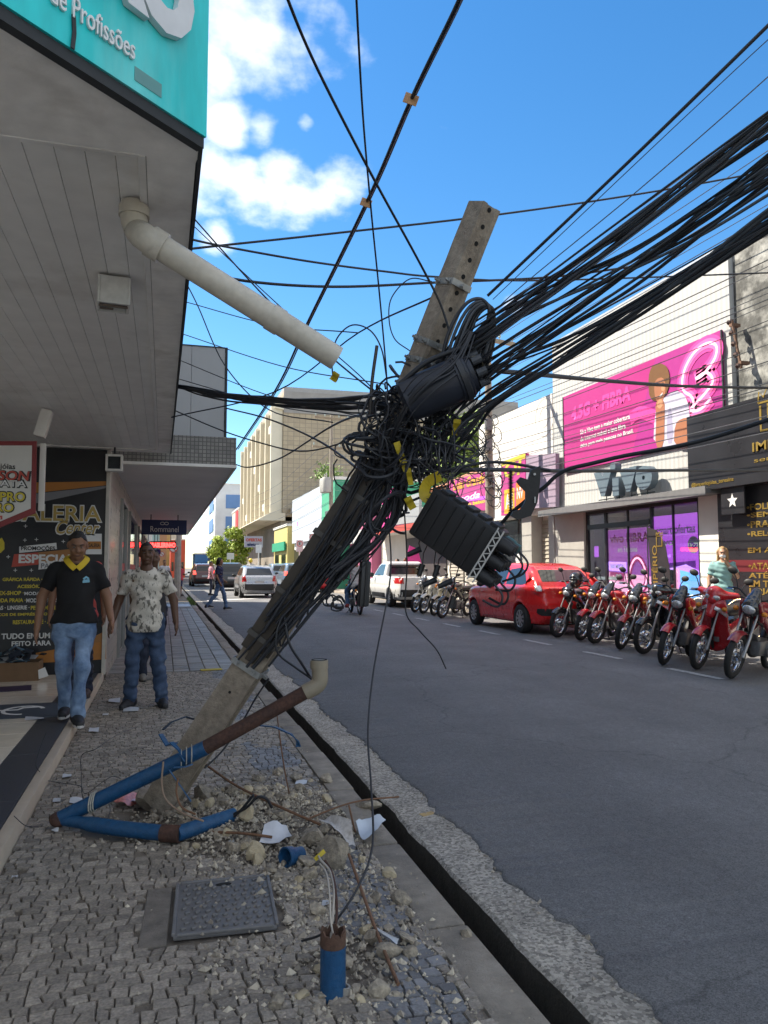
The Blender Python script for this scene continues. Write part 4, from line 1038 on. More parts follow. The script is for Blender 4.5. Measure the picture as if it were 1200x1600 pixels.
# black jewellery shop sign and panel
XS = 10.12
bk = thing('black_shop_sign', 'black jewellery sign with gold crown and lettering beside the phone shop', 'sign', (XS, 11, 2.9))
ya = at(1073, 660, X=XS).y
z1 = at(1073, 652, X=XS).z; z0 = at(1073, 770, X=XS).z
M_bks = mat('black_sign', (.022, .022, .026), .3, var=.25, scale=1.2, world=True)
m = MB(); m.bx(XS, XS + .35, 6.6, ya, z0, z1); m.build('sign_box', M_bks, bk)
GO = mat('gold_leaf', (.55, .38, .10), .3, metal=.7, var=.1)
rtx('@imperiojoias_teresina', GO, bk, 1081, 763, 1147, 755, XS, bold=.01, lift=.004, ext=.003)
yA = at(1172, 700, X=XS).y
ryz('IMPÉRIO', GO, bk, XS, at(1177, 716, X=XS).y, at(1177, 716, X=XS).y - 1.3, 3.42, 3.63, ext=.006, bold=.01)
ryz('semijoias', GO, bk, XS, at(1179, 730, X=XS).y, at(1179, 730, X=XS).y - 1.2, 3.2, 3.30, ext=.003)
yc = at(1202, 680, X=XS).y; m = MB(); zc = 3.72
crown = [(0, .55), (.02, .75), (.12, .64), (.22, .80), (.32, .64), (.42, .75), (.44, .55)]
m.bar([Vector((XS - .006, yc + .22 - a, zc + b)) for a, b in crown + [crown[0]]], .035, .004, (1, 0, 0)); m.bar([Vector((XS - .006, yc + .18, zc + .5)), Vector((XS - .006, yc + .18, zc + .05)), Vector((XS - .006, yc - .18, zc + .05)), Vector((XS - .006, yc - .18, zc + .5)), Vector((XS - .006, yc, zc + .5)), Vector((XS - .006, yc, zc + .2))], .05, .004, (1, 0, 0)); m.build('crown_emblem', GO, bk)
jw = thing('jewellery_shop', 'black fronted jewellery shop with gold price lettering', 'shop', (11, 10, 0))
XJ = 10.36
m = MB(); m.bx(XJ, XJ + .2, 6.6, 12.30, .115, 2.86); m.build('front_panel', M_bks, jw)
m = MB(); m.bx(XJ + .2, 20, 3.0, 11.93, .115, 2.94); m.build('block', M_wpl, jw)
lines = [('•FOLHEADOS', 815, 2.40), ('•SEMIJOIAS', 825, 2.24), ('•PRATA', 835, 2.08), ('•RELÓGIOS', 845, 1.92), ('EM ATÉ 10X', 862, 1.62), ('•ATACADO', 880, 1.32), ('ATÉ 50%', 890, 1.16), ('EM TODA', 900, 1.0), ('LOJA', 908, .86)]
yl = at(1168, 830, X=XJ).y
for t, _, z in lines: ryz(t, GO, jw, XJ, yl, yl - .14 * len(t), z, z + .12, bold=.02, ext=.002)
ryz('GARANTIA', YEL, jw, XJ, yl - .12, yl - 1.5, .55, .72, bold=.04); rf(ink('darkred', (.12, .01, .015)), jw, XJ, [(12.3, 1.28), (6.6, 1.24), (6.6, 1.44), (12.3, 1.5)], .0015)
# small star banner hanging below the sign
t = thing('star_banner', 'small black hanging sign with a white star under the black sign', 'sign', (10.2, 12.9, 2.3)); a = at(1145, 800, X=10.2)
m = MB(); m.bx(10.2, 10.23, a.y - .3, a.y + .3, 2.35, 2.95); m.build('board', M_bks, t); st = []
for i in range(10): rr_ = .14 if i % 2 == 0 else .06; st.append((a.y + rr_ * math.sin(i * math.pi / 5), 2.6 + rr_ * math.cos(i * math.pi / 5)))
rf(WHT, t, 10.2, st, .003, 'star')
# feather flag on the pavement
ff = thing('feather_flag', 'black feather flag with gold crown standing before the shop window', 'flag', (9.9, 14.3, .12))
XF = 9.95; m = MB()
pp_ = [(at(u, v, X=XF)) for u, v in [(1012, 824), (1026, 828), (1040, 852), (1047, 890), (1048, 925), (1022, 928), (1016, 880)]]
m.prism([(-p.y, p.z) for p in pp_][::-1] if False else [(-p.y, p.z) for p in pp_], (XF, 0, 0), EXR, EYZ, .006); m.build('cloth', mat('flag_black', (.02, .015, .018), .6), ff)
m = MB(); pb = at(1012, 822, X=XF); m.tube([(XF, pb.y + .02, .12), (XF, pb.y + .02, 1.6), (XF, pb.y + .01, pb.z - .02), (XF, pb.y - .1, pb.z + .03)], .014, 8); m.build('pole', M_dark, ff)
m = MB(); m.lathe([(.0, .0), (.22, .0), (.22, .02), (.03, .05), (.0, .05)], (XF, pb.y + .02, .117), (0, 0, 1), 16); m.build('base', M_dark, ff)
a = at(1030, 928, X=XF); letters('IMPÉRIO', GO, ff, (XF - .01, a.y + .02, .82), (0, 0, 1), (0, 1, 0), 1.0, .2, bold=.01)
m = MB(); yc, zc = at(1031, 852, X=XF).y, 1.92; m.bar([Vector((XF - .014, yc + .1 - a_ * .5, zc + b_ * .35 - .1)) for a_, b_ in crown + [crown[0]]], .03, .003, (1, 0, 0)); m.bar([Vector((XF - .014, yc + .09, zc + .08)), Vector((XF - .014, yc + .09, zc - .12)), Vector((XF - .014, yc - .09, zc - .12)), Vector((XF - .014, yc - .09, zc + .08))], .03, .003, (1, 0, 0)); m.build('crown_emblem', GO, ff)

# weathered grey building beyond the black sign
wb = thing('weathered_building', 'old weathered grey concrete building with stained wall', 'building', (14, 7, 0))
M_wth = mat('weathered_concrete', (.10, .10, .095), .9, var=.35, scale=2.2, bump=.5, bscale=10, world=True, col2=(.36, .36, .34), c2=(.48, .66), detail=12)
m = MB(); m.bx(10.6, 22, 2.0, 11.94, 2.945, 7.6); m.build('wall', M_wth, wb)
m = MB(); m.bx(10.55, 10.9, 2.0, 11.94, 7.6, 7.72); m.build('coping', M_wth, wb)
m = MB(); m.cyl((12.0, 11.0, 7.6), (12.0, 11.0, 9.4), .03, n=6); m.bx(11.9, 12.1, 10.97, 11.03, 9.1, 9.13); m.build('antenna_mast', mat('mast_grey', (.4, .4, .4), .5), wb)

# ---------------- white shop block with signs (next along the road)
w2 = thing('white_building', 'low white building with mauve, orange and magenta shop signs', 'building', (14, 21.5, 0))
m = MB(); m.bx(10.5, 20, 19.0, 24.2, 2.9, 6.3); m.bx(10.9, 20, 19.0, 24.2, .1, 2.9); m.build('wall', mat('white_wall_b', (.72, .70, .66), .8, var=.1, scale=1, world=True), w2)
# faint round mural on the white wall
c = at(850, 652, X=10.49); m = MB()
for r_ in (.28, .55): m.bar([Vector((10.495, c.y + r_ * math.cos(t_), c.z + r_ * math.sin(t_))) for t_ in [i * .3 for i in range(22)]], .03, .003, (1, 0, 0))
m.build('mural_ring', mat('mural_grey', (.5, .49, .47), .8), w2)
M_shut = mat('roller_shutter', (.36, .33, .28), .5, var=.15, scale=3, world=True)
def shutter(parent, X, y0, y1, z0, z1):
    nn = int((z1 - z0) / .12); 
    for i in range(nn):
        z = z0 + (z1 - z0) * (i + .5) / nn
        m = MB(); m.box((X, (y0 + y1) / 2, z), (.05, y1 - y0, (z1 - z0) / nn - .012), rotm('Y', .25)); m.build('shutter_slat', M_shut, parent)
shutter(w2, 10.86, 19.35, 20.35, .12, 2.75)
m = MB(); m.bx(10.5, 10.88, 19.0, 19.33, .12, 2.899); m.build('pier', mat('grey_pier', (.36, .35, .33), .7), w2)
m = MB(); m.bx(10.5, 10.88, 20.38, 21.0, .12, 2.899); m.build('pier', mat('grey_pier', (.36, .35, .33), .7), w2)
m = MB(); m.bx(10.84, 10.88, 21.01, 24.0, .12, 2.89); m.build('dark_doorway', M_gl, w2)
m = MB(); m.bx(10.70, 10.73, 21.3, 22.1, .9, 2.0); m.build('door_poster', M_blk, w2); rf(WHT, w2, 10.70, [(21.7 + .16 * math.cos(t_), 1.6 + .2 * math.sin(t_)) for t_ in [-i * .5 for i in range(12)]], .003)
m = MB(); m.cyl((10.56, 22.45, .1), (10.56, 22.45, 2.9), .04, n=8); m.build('post', M_white, w2)
M_mauve = mat('mauve_board', (.32, .25, .33), .6, var=.15, scale=2, world=True, stretch=(1, 1, 3))
XQ = 10.3
def board(label, mt, pix, thick=.12, name='shop_sign', X=XQ):
    P = [at(u, v, X=X) for u, v in pix]; y0 = max(p.y for p in P); y1 = min(p.y for p in P)
    t = thing(name, label, 'sign', (X, (y0 + y1) / 2, min(p.z for p in P)))
    m = MB(); m.prism([(-p.y, p.z) for p in P], (X + thick, 0, 0), EXR, EYZ, thick); m.build('board', mt, t); return t
t = board('plain mauve grey board sign on the low white building', M_mauve, [(822, 795), (868, 792), (868, 708), (822, 712)])
for z in (3.5, 3.95, 4.4):
    m = MB(); m.bx(XQ - .006, XQ - .001, at(868, 750, X=XQ).y, at(822, 750, X=XQ).y, z, z + .03); m.build('batten', mat('mauve_dark', (.18, .14, .19), .6), t)
t = board('narrow magenta and orange shop sign beside the utility pole', M_mag, [(783, 806), (821, 800), (821, 708), (783, 722)])
rpix(ink('orange2', (.75, .18, .02)), t, XQ, [(806, 800), (820, 798), (820, 752), (806, 755)], .003); rpix(ink('amber', (.75, .40, .03)), t, XQ, [(788, 803), (804, 801), (804, 762), (788, 766)], .003)
rtx('AS', WHT, t, 790, 796, 802, 772, XQ, bold=.02, lift=.006); rtx('NV', WHT, t, 808, 780, 818, 762, XQ, bold=.02, lift=.006); rtx('OI', YEL, t, 788, 748, 816, 724, XQ, bold=.03, lift=.006, shear=.2); rpix(YEL, t, XQ, [(783, 730), (800, 722), (821, 716), (821, 708), (783, 722)], .003)
t = board('wide magenta shop sign with yellow script behind the tangle', M_mag, [(702, 800), (762, 797), (762, 735), (702, 752)])
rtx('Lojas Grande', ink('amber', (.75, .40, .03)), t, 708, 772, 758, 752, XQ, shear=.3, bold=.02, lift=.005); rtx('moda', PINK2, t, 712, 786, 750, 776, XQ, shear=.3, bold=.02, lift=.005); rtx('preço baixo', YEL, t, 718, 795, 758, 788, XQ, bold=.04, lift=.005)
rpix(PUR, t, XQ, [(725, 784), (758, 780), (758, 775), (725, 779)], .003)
# ---------------- shops further on
w3 = thing('pale_shop_row', 'pale low shop block with red edged awning behind the pickup', 'shop', (14, 30, 0))
m = MB(); m.bx(10.9, 20, 24.25, 38, .1, 3.3); m.build('wall', mat('pale_wall', (.60, .57, .52), .8, var=.1, scale=1, world=True), w3)
shutter(w3, 10.86, 24.5, 26.3, .12, 2.6); shutter(w3, 10.86, 26.6, 28.0, .12, 2.6)
m = MB(); m.bx(10.85, 10.89, 28.4, 33.5, .12, 2.7); m.build('open_front', mat('shop_dark', (.06, .05, .05), .6), w3)
m = MB(); m.bx(9.9, 10.9, 28.2, 37.5, 2.95, 3.05); m.build('awning', M_wpl, w3); m = MB(); m.bx(9.88, 9.9, 28.2, 37.5, 2.93, 3.2); m.build('awning_edge', ink('red', (.45, .07, .05)), w3)
m = MB(); m.bx(10.3, 10.9, 24.25, 28.2, 3.05, 3.25); m.build('ledge', M_wpl, w3)
t = board('grey blank sign over the pale shop row', mat('grey_board', (.30, .31, .32), .5), [(615, 850 - 30), (655, 815), (655, 770), (615, 782)], X=10.2)
t = board('tall hot pink vertical sign on the pale shop row', PINK, [(597, 835), (611, 832), (611, 762), (597, 768)], X=10.1)
hs = thing('tiled_roof_house', 'house with faded orange clay tile roof behind the shops', 'house', (18, 31, 0))
m = MB(); m.bx(13, 24, 27, 36, .1, 5.2); m.build('wall', mat('ochre_wall', (.40, .33, .25), .85), hs)
M_roof = mat('clay_tile', (.36, .15, .08), .8, var=.35, scale=6, bump=.6, bscale=12, world=True)
m = MB(); m.add([(12.6, 26.6, 5.2), (24.4, 26.6, 5.2), (24.4, 36.4, 5.2), (12.6, 36.4, 5.2), (15.5, 31.5, 6.6), (21.5, 31.5, 6.6)], [(0, 1, 5, 4), (1, 2, 5), (2, 3, 4, 5), (3, 0, 4)]); m.build('roof', M_roof, hs)
# backing flats with balconies over the tree
fb = thing('apartment_block', 'distant cream apartment block above the green tree', 'building', (30, 62, 0))
m = MB(); m.bx(24, 40, 58, 70, 0, 12.5); m.build('wall', mat('cream_far', (.50, .43, .34), .85, world=True), fb)
for i in range(3):
    for k in range(5):
        m = MB(); m.bx(24.5 + k * 3, 26.2 + k * 3, 57.95, 58.05, 9.9 - i * 3, 11.4 - i * 3); m.build('window', M_gl, fb)

# ================================================================== FURTHER ALONG THE STREET
XT = 9.5
tb = thing('tan_building', 'tall tan tiled building with vertical fins above the far shops', 'building', (15, 80, 0))
M_tan = brickmat('tan_tile', (.40, .33, .23), (.34, .28, .20), (.25, .21, .16), 1, .55, .42, .7, off=0, ms=.03, bump=.2)
YA, YB2 = 68.5, 97.5
m = MB(); m.bx(XT + .8, 34, YA, YB2, 6.0, 17.6); m.build('block', M_tan, tb)
M_tanl = mat('tan_facade', (.55, .46, .30), .8, var=.12, scale=.4, world=True)
m = MB(); m.bx(XT + .4, XT + .82, YA + .4, YB2, 6.0, 16.6); m.build('street_facade', mat('tan_recess', (.38, .31, .19), .8, var=.2, scale=.5, world=True), tb)
M_crm = mat('cream_concrete', (.62, .57, .46), .8, var=.1, scale=.6, world=True)
m = MB(); m.add([(XT, YA - .02, 16.0), (XT + 1.2, YA - .02, 17.7), (XT + 1.2, YB2, 17.7), (XT, YB2, 16.0), (XT + 1.2, YA - .02, 15.8), (XT + 1.2, YB2, 15.8)], [(0, 1, 2, 3), (0, 4, 1), (3, 2, 5), (0, 3, 5, 4)]); m.build('sloped_cornice', M_crm, tb)
m = MB(); m.bx(XT + .8, 34, YA - .03, YB2, 17.6, 18.0); m.build('roof_edge', mat('grey_roof', (.30, .30, .30), .8), tb)
m = MB(); m.bx(XT + .8, 34, YA - .05, YA, 15.6, 17.6); m.build('grey_top_band', mat('grey_band', (.27, .26, .25), .8, var=.2, scale=.7, world=True), tb)
for k in range(8):
    y = YA + .3 + k * 4.05
    m = MB(); m.bx(XT - .3, XT + .75, y, y + .45, 6.3, 16.2); m.build('fin', M_crm, tb)
for i in range(4):
    for k in range(7):
        y = YA + .9 + k * 4.05; z = 7.0 + i * 2.35
        m = MB(); m.bx(XT + .3, XT + .42, y + .6, y + 2.6, z, z + 1.5); w_ = m.build('window', mat('amber_glass', (.30, .24, .12), .3, var=.2), tb)
        if (i * 7 + k) % 4 == 1:
            m = MB(); m.bx(XT - .2, XT + .29, y + .9, y + 1.9, z - .1, z + .6, .03); m.lathe([(.0, 0), (.26, 0), (.26, .02), (0, .02)], (XT - .2, y + 1.4, z + .25), (-1, 0, 0), 12); m.build('air_conditioner', M_white, tb)
m = MB(); m.add([(XT - 1.6, YA - .3, 5.6), (XT + 1, YA - .3, 5.6), (XT + 1, YB2, 5.6), (XT - 1.6, YB2, 5.6), (XT - .4, YA - .3, 6.3), (XT + 1, YA - .3, 6.3), (XT + 1, YB2, 6.3), (XT - .4, YB2, 6.3)], [(3, 2, 1, 0), (4, 5, 6, 7), (0, 1, 5, 4), (2, 3, 7, 6), (0, 4, 7, 3), (1, 2, 6, 5)]); m.build('canopy', M_crm, tb)
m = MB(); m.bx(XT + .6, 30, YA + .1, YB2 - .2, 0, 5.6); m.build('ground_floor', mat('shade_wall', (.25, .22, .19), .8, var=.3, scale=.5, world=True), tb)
# big dark sloping side roof below the tan wall
m = MB(); m.add([(XT + 1.2, 66.5, 6.6), (26, 66.5, 13.0), (26, 68.45, 13.0), (XT + 1.2, 68.45, 6.6), (XT + 1.2, 66.5, 6.2), (26, 66.5, 5.5)], [(0, 1, 2, 3), (4, 5, 1, 0)])
tag(m.build('sloping_roof', mat('slate_side', (.26, .25, .25), .8, var=.12, scale=.5, world=True)), 'grey sloping side roof against the tan building', 'roof')
# yellow and green shop boxes under it
def block(name, label, cat, x0, x1, y0, y1, z0, z1, mt, wins=0, sign=None, roofm=None):
    t = thing(name, label, cat, ((x0 + x1) / 2, (y0 + y1) / 2, 0))
    m = MB(); m.bx(x0, x1, y0, y1, z0, z1); m.build('wall', mt, t)
    m = MB(); m.bx(x0 - .08, x1, y0 - .08, y1 + .08, z1, z1 + .18); m.build('parapet', roofm or M_white, t)
    for i in range(wins):
        w = (y1 - y0) / wins; nz = max(1, int((z1 - 3.2) / 3))
        m = MB(); m.bx(x0 - .02, x0 + .05, y0 + i * w + .2 * w, y0 + i * w + .8 * w, .15, 2.4); m.build('shop_opening', M_gl, t)
        for q in range(nz):
            zz = 3.7 + q * 3
            if zz + 1.2 < z1: m = MB(); m.bx(x0 - .03, x0 + .05, y0 + i * w + .25 * w, y0 + i * w + .7 * w, zz, zz + 1.1); m.build('window', M_gl, t)
    if sign:
        m = MB(); m.bx(x0 - .22, x0 - .09, y0 + .3, y1 - .3, 2.7, 3.4); m.build('sign_band', sign, t)
    return t
def col(n, c, r=.75): return mat('c_' + n, c, r, var=.12, scale=.6, world=True)
block('yellow_shop', 'yellow fronted shop under the tan building canopy', 'shop', 9.2, 10.1, 58.6, 66.0, 0, 4.6, col('yellow', (.52, .44, .17)), 2, col('green', (.02, .28, .16)))
# white blank facade board, green facade, small plants on the roof
wbd = thing('blank_facade', 'blank pale grey facade board beside the green front', 'shop', (9.6, 52, 0))
m = MB(); m.bx(9.5, 9.7, 46.8, 58.2, 3.2, 6.55); m.build('board', mat('pale_board', (.50, .53, .58), .5, var=.05, scale=.4, world=True), wbd)
rf(SKYB, wbd, 9.5, [(56.6, 4.3), (55.2, 4.3), (55.2, 4.9), (56.6, 4.9)], .004); rf(RED, wbd, 9.5, [(56.2, 4.4), (55.6, 4.4), (55.6, 4.8), (56.2, 4.8)], .008)
m = MB(); m.bx(9.7, 20, 46.8, 58.2, 0, 6.3); m.build('wall', M_wpl, wbd)
for k in range(4): m = MB(); m.bx(9.64, 9.69, 47.2 + k * 2.8, 49.6 + k * 2.8, .15, 2.7); m.build('shop_opening', M_gl, wbd)
gf = block('green_shop', 'bright green shop front with plants on its roof', 'shop', 9.5, 18, 43.0, 46.7, 0, 6.5, col('green2', (.06, .33, .20)), 1)
block('low_shop', 'low shop with hot pink front near the green one', 'shop', 10.4, 18, 38.1, 42.9, 0, 4.4, col('pink', (.48, .14, .26)), 2, ink('white2', (.6, .6, .6)))
# colourful far buildings closing the street
block('blue_white_building', 'white building with blue bands at the far end of the street', 'building', 7.0, 22, 112, 150, 0, 13.5, col('bw', (.62, .66, .70)), 4)
for z in (3.6, 6.8, 10):
    m = MB(); m.bx(6.92, 7.0, 116, 126, z, z + 2.0); m.build('blue_band', col('blue', (.12, .24, .48)), bpy.data.objects['blue_white_building'])
    m = MB(); m.bx(8.5, 14, 111.9, 111.98, z, z + 2.0); m.build('blue_band', col('blue', (.12, .24, .48)), bpy.data.objects['blue_white_building'])
block('red_trim_building', 'narrow building with red upper band beside the tan one', 'building', 9.2, 15, 99, 109, 0, 9.0, col('rt', (.55, .50, .42)), 2, col('rband', (.45, .05, .06)))
m = MB(); m.bx(9.1, 9.2, 99.5, 103, 6, 8.8); m.build('red_band', col('rband', (.45, .05, .06)), bpy.data.objects['red_trim_building'])
for nm, lb, x0, x1, y0, y1, h, c in [('orange_house', 'orange low house on the near side far down the street', -8, 0.2, 70, 84, 5.5, (.46, .22, .12)), ('cream_house', 'cream stepped building at the end of the street', -6, 2.6, 118, 135, 11, (.55, .48, .38)), ('blue_shed', 'bright blue low shop at the end of the street', 4.6, 6.5, 120, 130, 3.4, (.10, .28, .55)), ('teal_house', 'pale teal building on the near side down the street', -8, -.4, 50, 68, 5.0, (.30, .42, .42)), ('ochre_house', 'ochre low house beyond the orange one', -8, .6, 86, 100, 6.5, (.52, .36, .16)), ('red_low_house', 'small red shop at the far street end', .8, 2.7, 104, 116, 5, (.5, .09, .06)), ('white_low_house', 'white low shop on the near side beyond the canopies', -8, -.7, 34, 48, 4.2, (.6, .58, .54))]:
    block(nm, lb, 'house', x0, x1, y0, y1, 0, h, col(nm, c), 3 if y0 < 100 else 0)
    if y0 >= 100:
        for k in range(3):
            for q in range(max(1, int(h / 3.2))):
                w = (x1 - x0) / 3; m = MB(); m.bx(x0 + w * k + .25 * w, x0 + w * k + .7 * w, y0 - .05, y0 + .02, .9 + q * 3, 2.1 + q * 3); m.build('window', M_gl, bpy.data.objects[nm])
# big shop billboard far right: dark framed board and little signs
t = thing('far_billboard', 'framed shop billboard on posts below the tan building', 'billboard', (8.3, 62, 0))
a, b = at(382, 855, Y=62), at(411, 838, Y=62); m = MB(); m.bx(a.x, b.x, 62, 62.15, a.z, b.z); m.build('board', ink('fb', (.35, .34, .42)), t); ltx('OFERTAS', RED, t, 384, 846, 409, 841, Y=61.99, bold=.05); ltx('eletro', ink('navy', (.018, .03, .10)), t, 386, 853, 405, 848, Y=61.99, bold=.05)
m = MB(); m.cyl((b.x - .2, 62.1, 0), (b.x - .2, 62.1, a.z), .05, n=6); m.build('post', M_dark, t)
def roadsign(label, u, vb, vt, d, wpx, red=True, X=None):
    p = at(u, vb, d=d); hz_ = at(u, vt, d=d); w = wpx / FPX * d
    t = thing('road_sign', label, 'road sign', (p.x, p.y, .1))
    m = MB(); m.cyl((p.x, p.y, 0), (p.x, p.y, hz_.z), .035, n=8); m.build('post', M_white, t)
    m = MB(); m.box((p.x, p.y - .05, (p.z + hz_.z) / 2), (w, .02, hz_.z - p.z), None, .005); m.build('plate', mat('plate_white', (.6, .6, .6), .5), t)
    if red:
        cz = hz_.z - w * .5; m = MB(); m.bar([Vector((p.x + w * .38 * math.cos(q), p.y - .065, cz + w * .38 * math.sin(q))) for q in [i * .45 for i in range(15)]], w * .1, .004, (0, 1, 0)); m.build('red_ring', RED, t)
        letters('E', M_blk, t, (p.x - w * .15, p.y - .062, cz - w * .2), EXX, EYZ, w * .3, w * .4, bold=.03)
    return t
roadsign('white parking sign with ringed letter before the pale facade', 468, 862, 844, 44, 11)
roadsign('second white parking sign half hidden behind the leaning pole', 488, 861, 834, 44, 11)
roadsign('small white sign on a post by the green tree', 360, 874, 864, 64, 11, False)
roadsign('small white sign under the framed far billboard', 404, 864, 851, 58, 9, False)
# near-side post with round prohibition sign
t = thing('street_post', 'grey concrete street post with round sign on the far near-side kerb', 'post', (0.9, 33, 0))
pb = at(268, 914, z=0); pb = Vector((.62, 36.5, 0)); m = MB(); m.tube([pb, pb + Vector((0, 0, 7))], [.16, .11], 10); m.build('post', mat('post_conc', (.28, .26, .24), .85, var=.2), t)
for (u, v, w) in ((271, 857, 14), (253, 866, 9)):
    c = at(u, v, d=35); r_ = w / 2 / FPX * 35
    m = MB(); m.prism(disc(0, 0, r_, 20), c, EXX, EYZ, .02); m.build('sign_disc', mat('plate_white', (.6, .6, .6), .5), t)
    m = MB(); m.bar([c + Vector((r_ * .85 * math.cos(q), -.03, r_ * .85 * math.sin(q))) for q in [i * .4 for i in range(17)]], r_ * .25, .004, (0, 1, 0)); m.bar([c + Vector((-r_ * .6, -.028, r_ * .6)), c + Vector((r_ * .6, -.028, -r_ * .6))], r_ * .2, .004, (0, 1, 0)); m.build('red_ring', RED, t)

# ---------------- trees
def tree(name, label, base, h, cr, cz, nleaf, seed, c1=(.12, .19, .035), c2=(.24, .32, .07), leaf=.16, sq=.8):
    k = random.Random(seed); t = thing(name, label, 'tree', base); B = Vector(base)
    m = MB(); top = B + Vector((0, 0, cz)); m.tube(smooth_path([B, B + Vector((.1, .05, h * .3)), top], 4), [.18 * cr / 3 * (1 - .5 * i / 8) for i in range(9)], 8)
    for i in range(7):
        a = k.uniform(0, 6.3); e = top + Vector((math.cos(a) * cr * .6, math.sin(a) * cr * .6, k.uniform(-.1, .5) * cr)); s0 = B + (top - B) * k.uniform(.5, .95)
        m.tube(smooth_path([s0, (s0 + e) / 2 + Vector((0, 0, .2)), e], 3), [.07 * cr / 3 * (1 - .12 * q) for q in range(7)], 5)
    m.build('trunk', mat('bark', (.10, .075, .05), .9, var=.3, scale=9), t, smooth=50)
    cl = []
    for i in range(34):
        a = k.uniform(0, 6.3); rr_ = cr * k.uniform(.1, .85); zz = k.uniform(-.75, .8) * cr * sq
        rr_ *= math.sqrt(max(.1, 1 - (zz / (cr * sq)) ** 2)); cl.append((top + Vector((math.cos(a) * rr_, math.sin(a) * rr_, zz + cr * .25)), cr * k.uniform(.18, .34)))
    vs = []; fs = []
    for i in range(nleaf):
        c, r_ = cl[k.randrange(len(cl))]; d = Vector((k.gauss(0, 1), k.gauss(0, 1), k.gauss(0, 1))).normalized() * r_ * k.uniform(.45, 1.05); p = c + d
        n_ = (d.normalized() + Vector((k.gauss(0, .6), k.gauss(0, .6), k.gauss(0, .6) + .3))).normalized(); u_ = n_.orthogonal().normalized(); w_ = n_.cross(u_); s_ = leaf * k.uniform(.6, 1.3); a = k.uniform(0, 6.3); U = u_ * math.cos(a) + w_ * math.sin(a); V = n_.cross(U)
        o = len(vs); vs += [p - U * s_, p + V * s_ * .5, p + U * s_, p - V * s_ * .5]; fs.append((o, o + 1, o + 2, o + 3))
    m = MB(); m.add(vs, fs); mt = mat('leaf_' + name + str(seed), c1, .6, var=.35, scale=1.3, world=True, col2=c2, c2=(.35, .7)); isl_vary(mt, amt=.35)
    stuff(m.build('crown', mt, t)); return t
pb = at(355, 903, d=78); tree('street_tree', 'round bright green street tree at the far end of the road', (pb.x, pb.y, 0), 3, 2.6, 2.7, 5200, 3, (.24, .32, .04), (.40, .50, .09), .18)
pb = at(712, 720, d=46); tree('leafy_tree', 'broad green tree behind the tiled roof', (pb.x, pb.y, 0), 6, 3.3, 7.2, 6500, 5, leaf=.2)
pb = at(740, 705, d=48); tree('leafy_tree', 'smaller green tree to the right behind the tiled roof', (pb.x, pb.y, 0), 6, 2.2, 6.6, 3000, 8, leaf=.2)
t = thing('roof_plant', 'small bushy plant growing on top of the green shop', 'plant', (9.8, 46.0, 6.7)); k = random.Random(4); m = MB()
for i in range(500):
    p = Vector((9.8 + k.gauss(0, .35), 46.4 + k.gauss(0, .5), 6.95 + abs(k.gauss(0, .4)))); d = Vector((k.gauss(0, 1), k.gauss(0, 1), k.gauss(0, 1))).normalized() * .12; e = d.orthogonal().normalized() * .06; m.add([p - d, p + e, p + d, p - e], [(0, 1, 2, 3)])
stuff(m.build('foliage', mat('leaf_roofplant', (.12, .2, .03), .6, var=.3), t)); m = MB(); m.bx(9.5, 10.1, 45.7, 46.6, 6.68, 6.95); m.build('planter', M_roof, t)

# ---------------- utility poles across the road
M_conc = mat('pole_concrete', (.27, .235, .19), .85, var=.18, scale=5, bump=.35, bscale=60, detail=9, col2=(.33, .29, .24), c2=(.4, .7))
def upole(label, x, y, h, arms, trafo=None, r=.15):
    t = thing('utility_pole', label, 'utility pole', (x, y, .1), group='utility poles across the road')
    m = MB(); m.tube([(x, y, .1), (x, y, h)], [r, r * .62], 10); m.build('shaft', M_conc, t, smooth=50)
    for z, L, ang in arms:
        d = Vector((math.cos(ang), math.sin(ang), 0)); m = MB(); c = Vector((x, y - .12, z)); m.box(c, (L, .09, .11), rotm('Z', ang)); m.build('crossarm', mat('crossarm', (.26, .21, .15), .8), t)
        for q in (-.46, -.2, .2, .46):
            p = c + d * (L * q) + Vector((0, 0, .055)); m = MB(); m.lathe([(.015, 0), (.015, .06), (.05, .08), (.03, .11), (.05, .13), (.025, .17), (0, .18)], p, (0, 0, 1), 8); m.build('insulator', mat('glass_insulator', (.35, .42, .40), .2), t)
    if trafo:
        for q in trafo:
            p = Vector((x - .35, y - .1 + q * .5, 5.6)); m = MB(); m.lathe([(0, 0), (.26, .02), (.28, .1), (.28, .75), (.24, .85), (0, .88)], p, (0, 0, 1), 14); m.lathe([(.03, .85), (.05, .95), (.03, 1.0), (.05, 1.05), (.02, 1.12), (0, 1.12)], p, (0, 0, 1), 8); m.build('transformer', mat('trafo', (.42, .41, .38), .5), t, smooth=45)
    return t
p1_ = at(765, 800, d=22); upole('tall concrete utility pole with crossarm before the magenta sign', p1_.x, p1_.y, 8.6, [(8.05, 1.9, .25)], None, .14)
k = random.Random(3)
pt = bpy.data.objects['utility_pole']
m = MB()
for i in range(16):
    z = k.uniform(3.2, 6.0); a = k.uniform(0, 6.3); r_ = k.uniform(.10, .30); c = Vector((p1_.x + .16 * math.cos(a), p1_.y - .14 + .1 * math.sin(a), z))
    m.tube([c + Vector((r_ * math.cos(q), -.03 * q / 6, r_ * 1.3 * math.sin(q))) for q in [j * .45 for j in range(15)]], .012, 4)
stuff(m.build('cable_coils', mat('coil_dark', (.03, .03, .032), .6), pt))
for z in (4.2, 4.9, 5.5):
    m = MB(); m.box((p1_.x - .1, p1_.y - .2, z), (.2, .15, .34), None, .02); m.build('junction_box', mat('jbox', (.2, .2, .2), .6), pt)
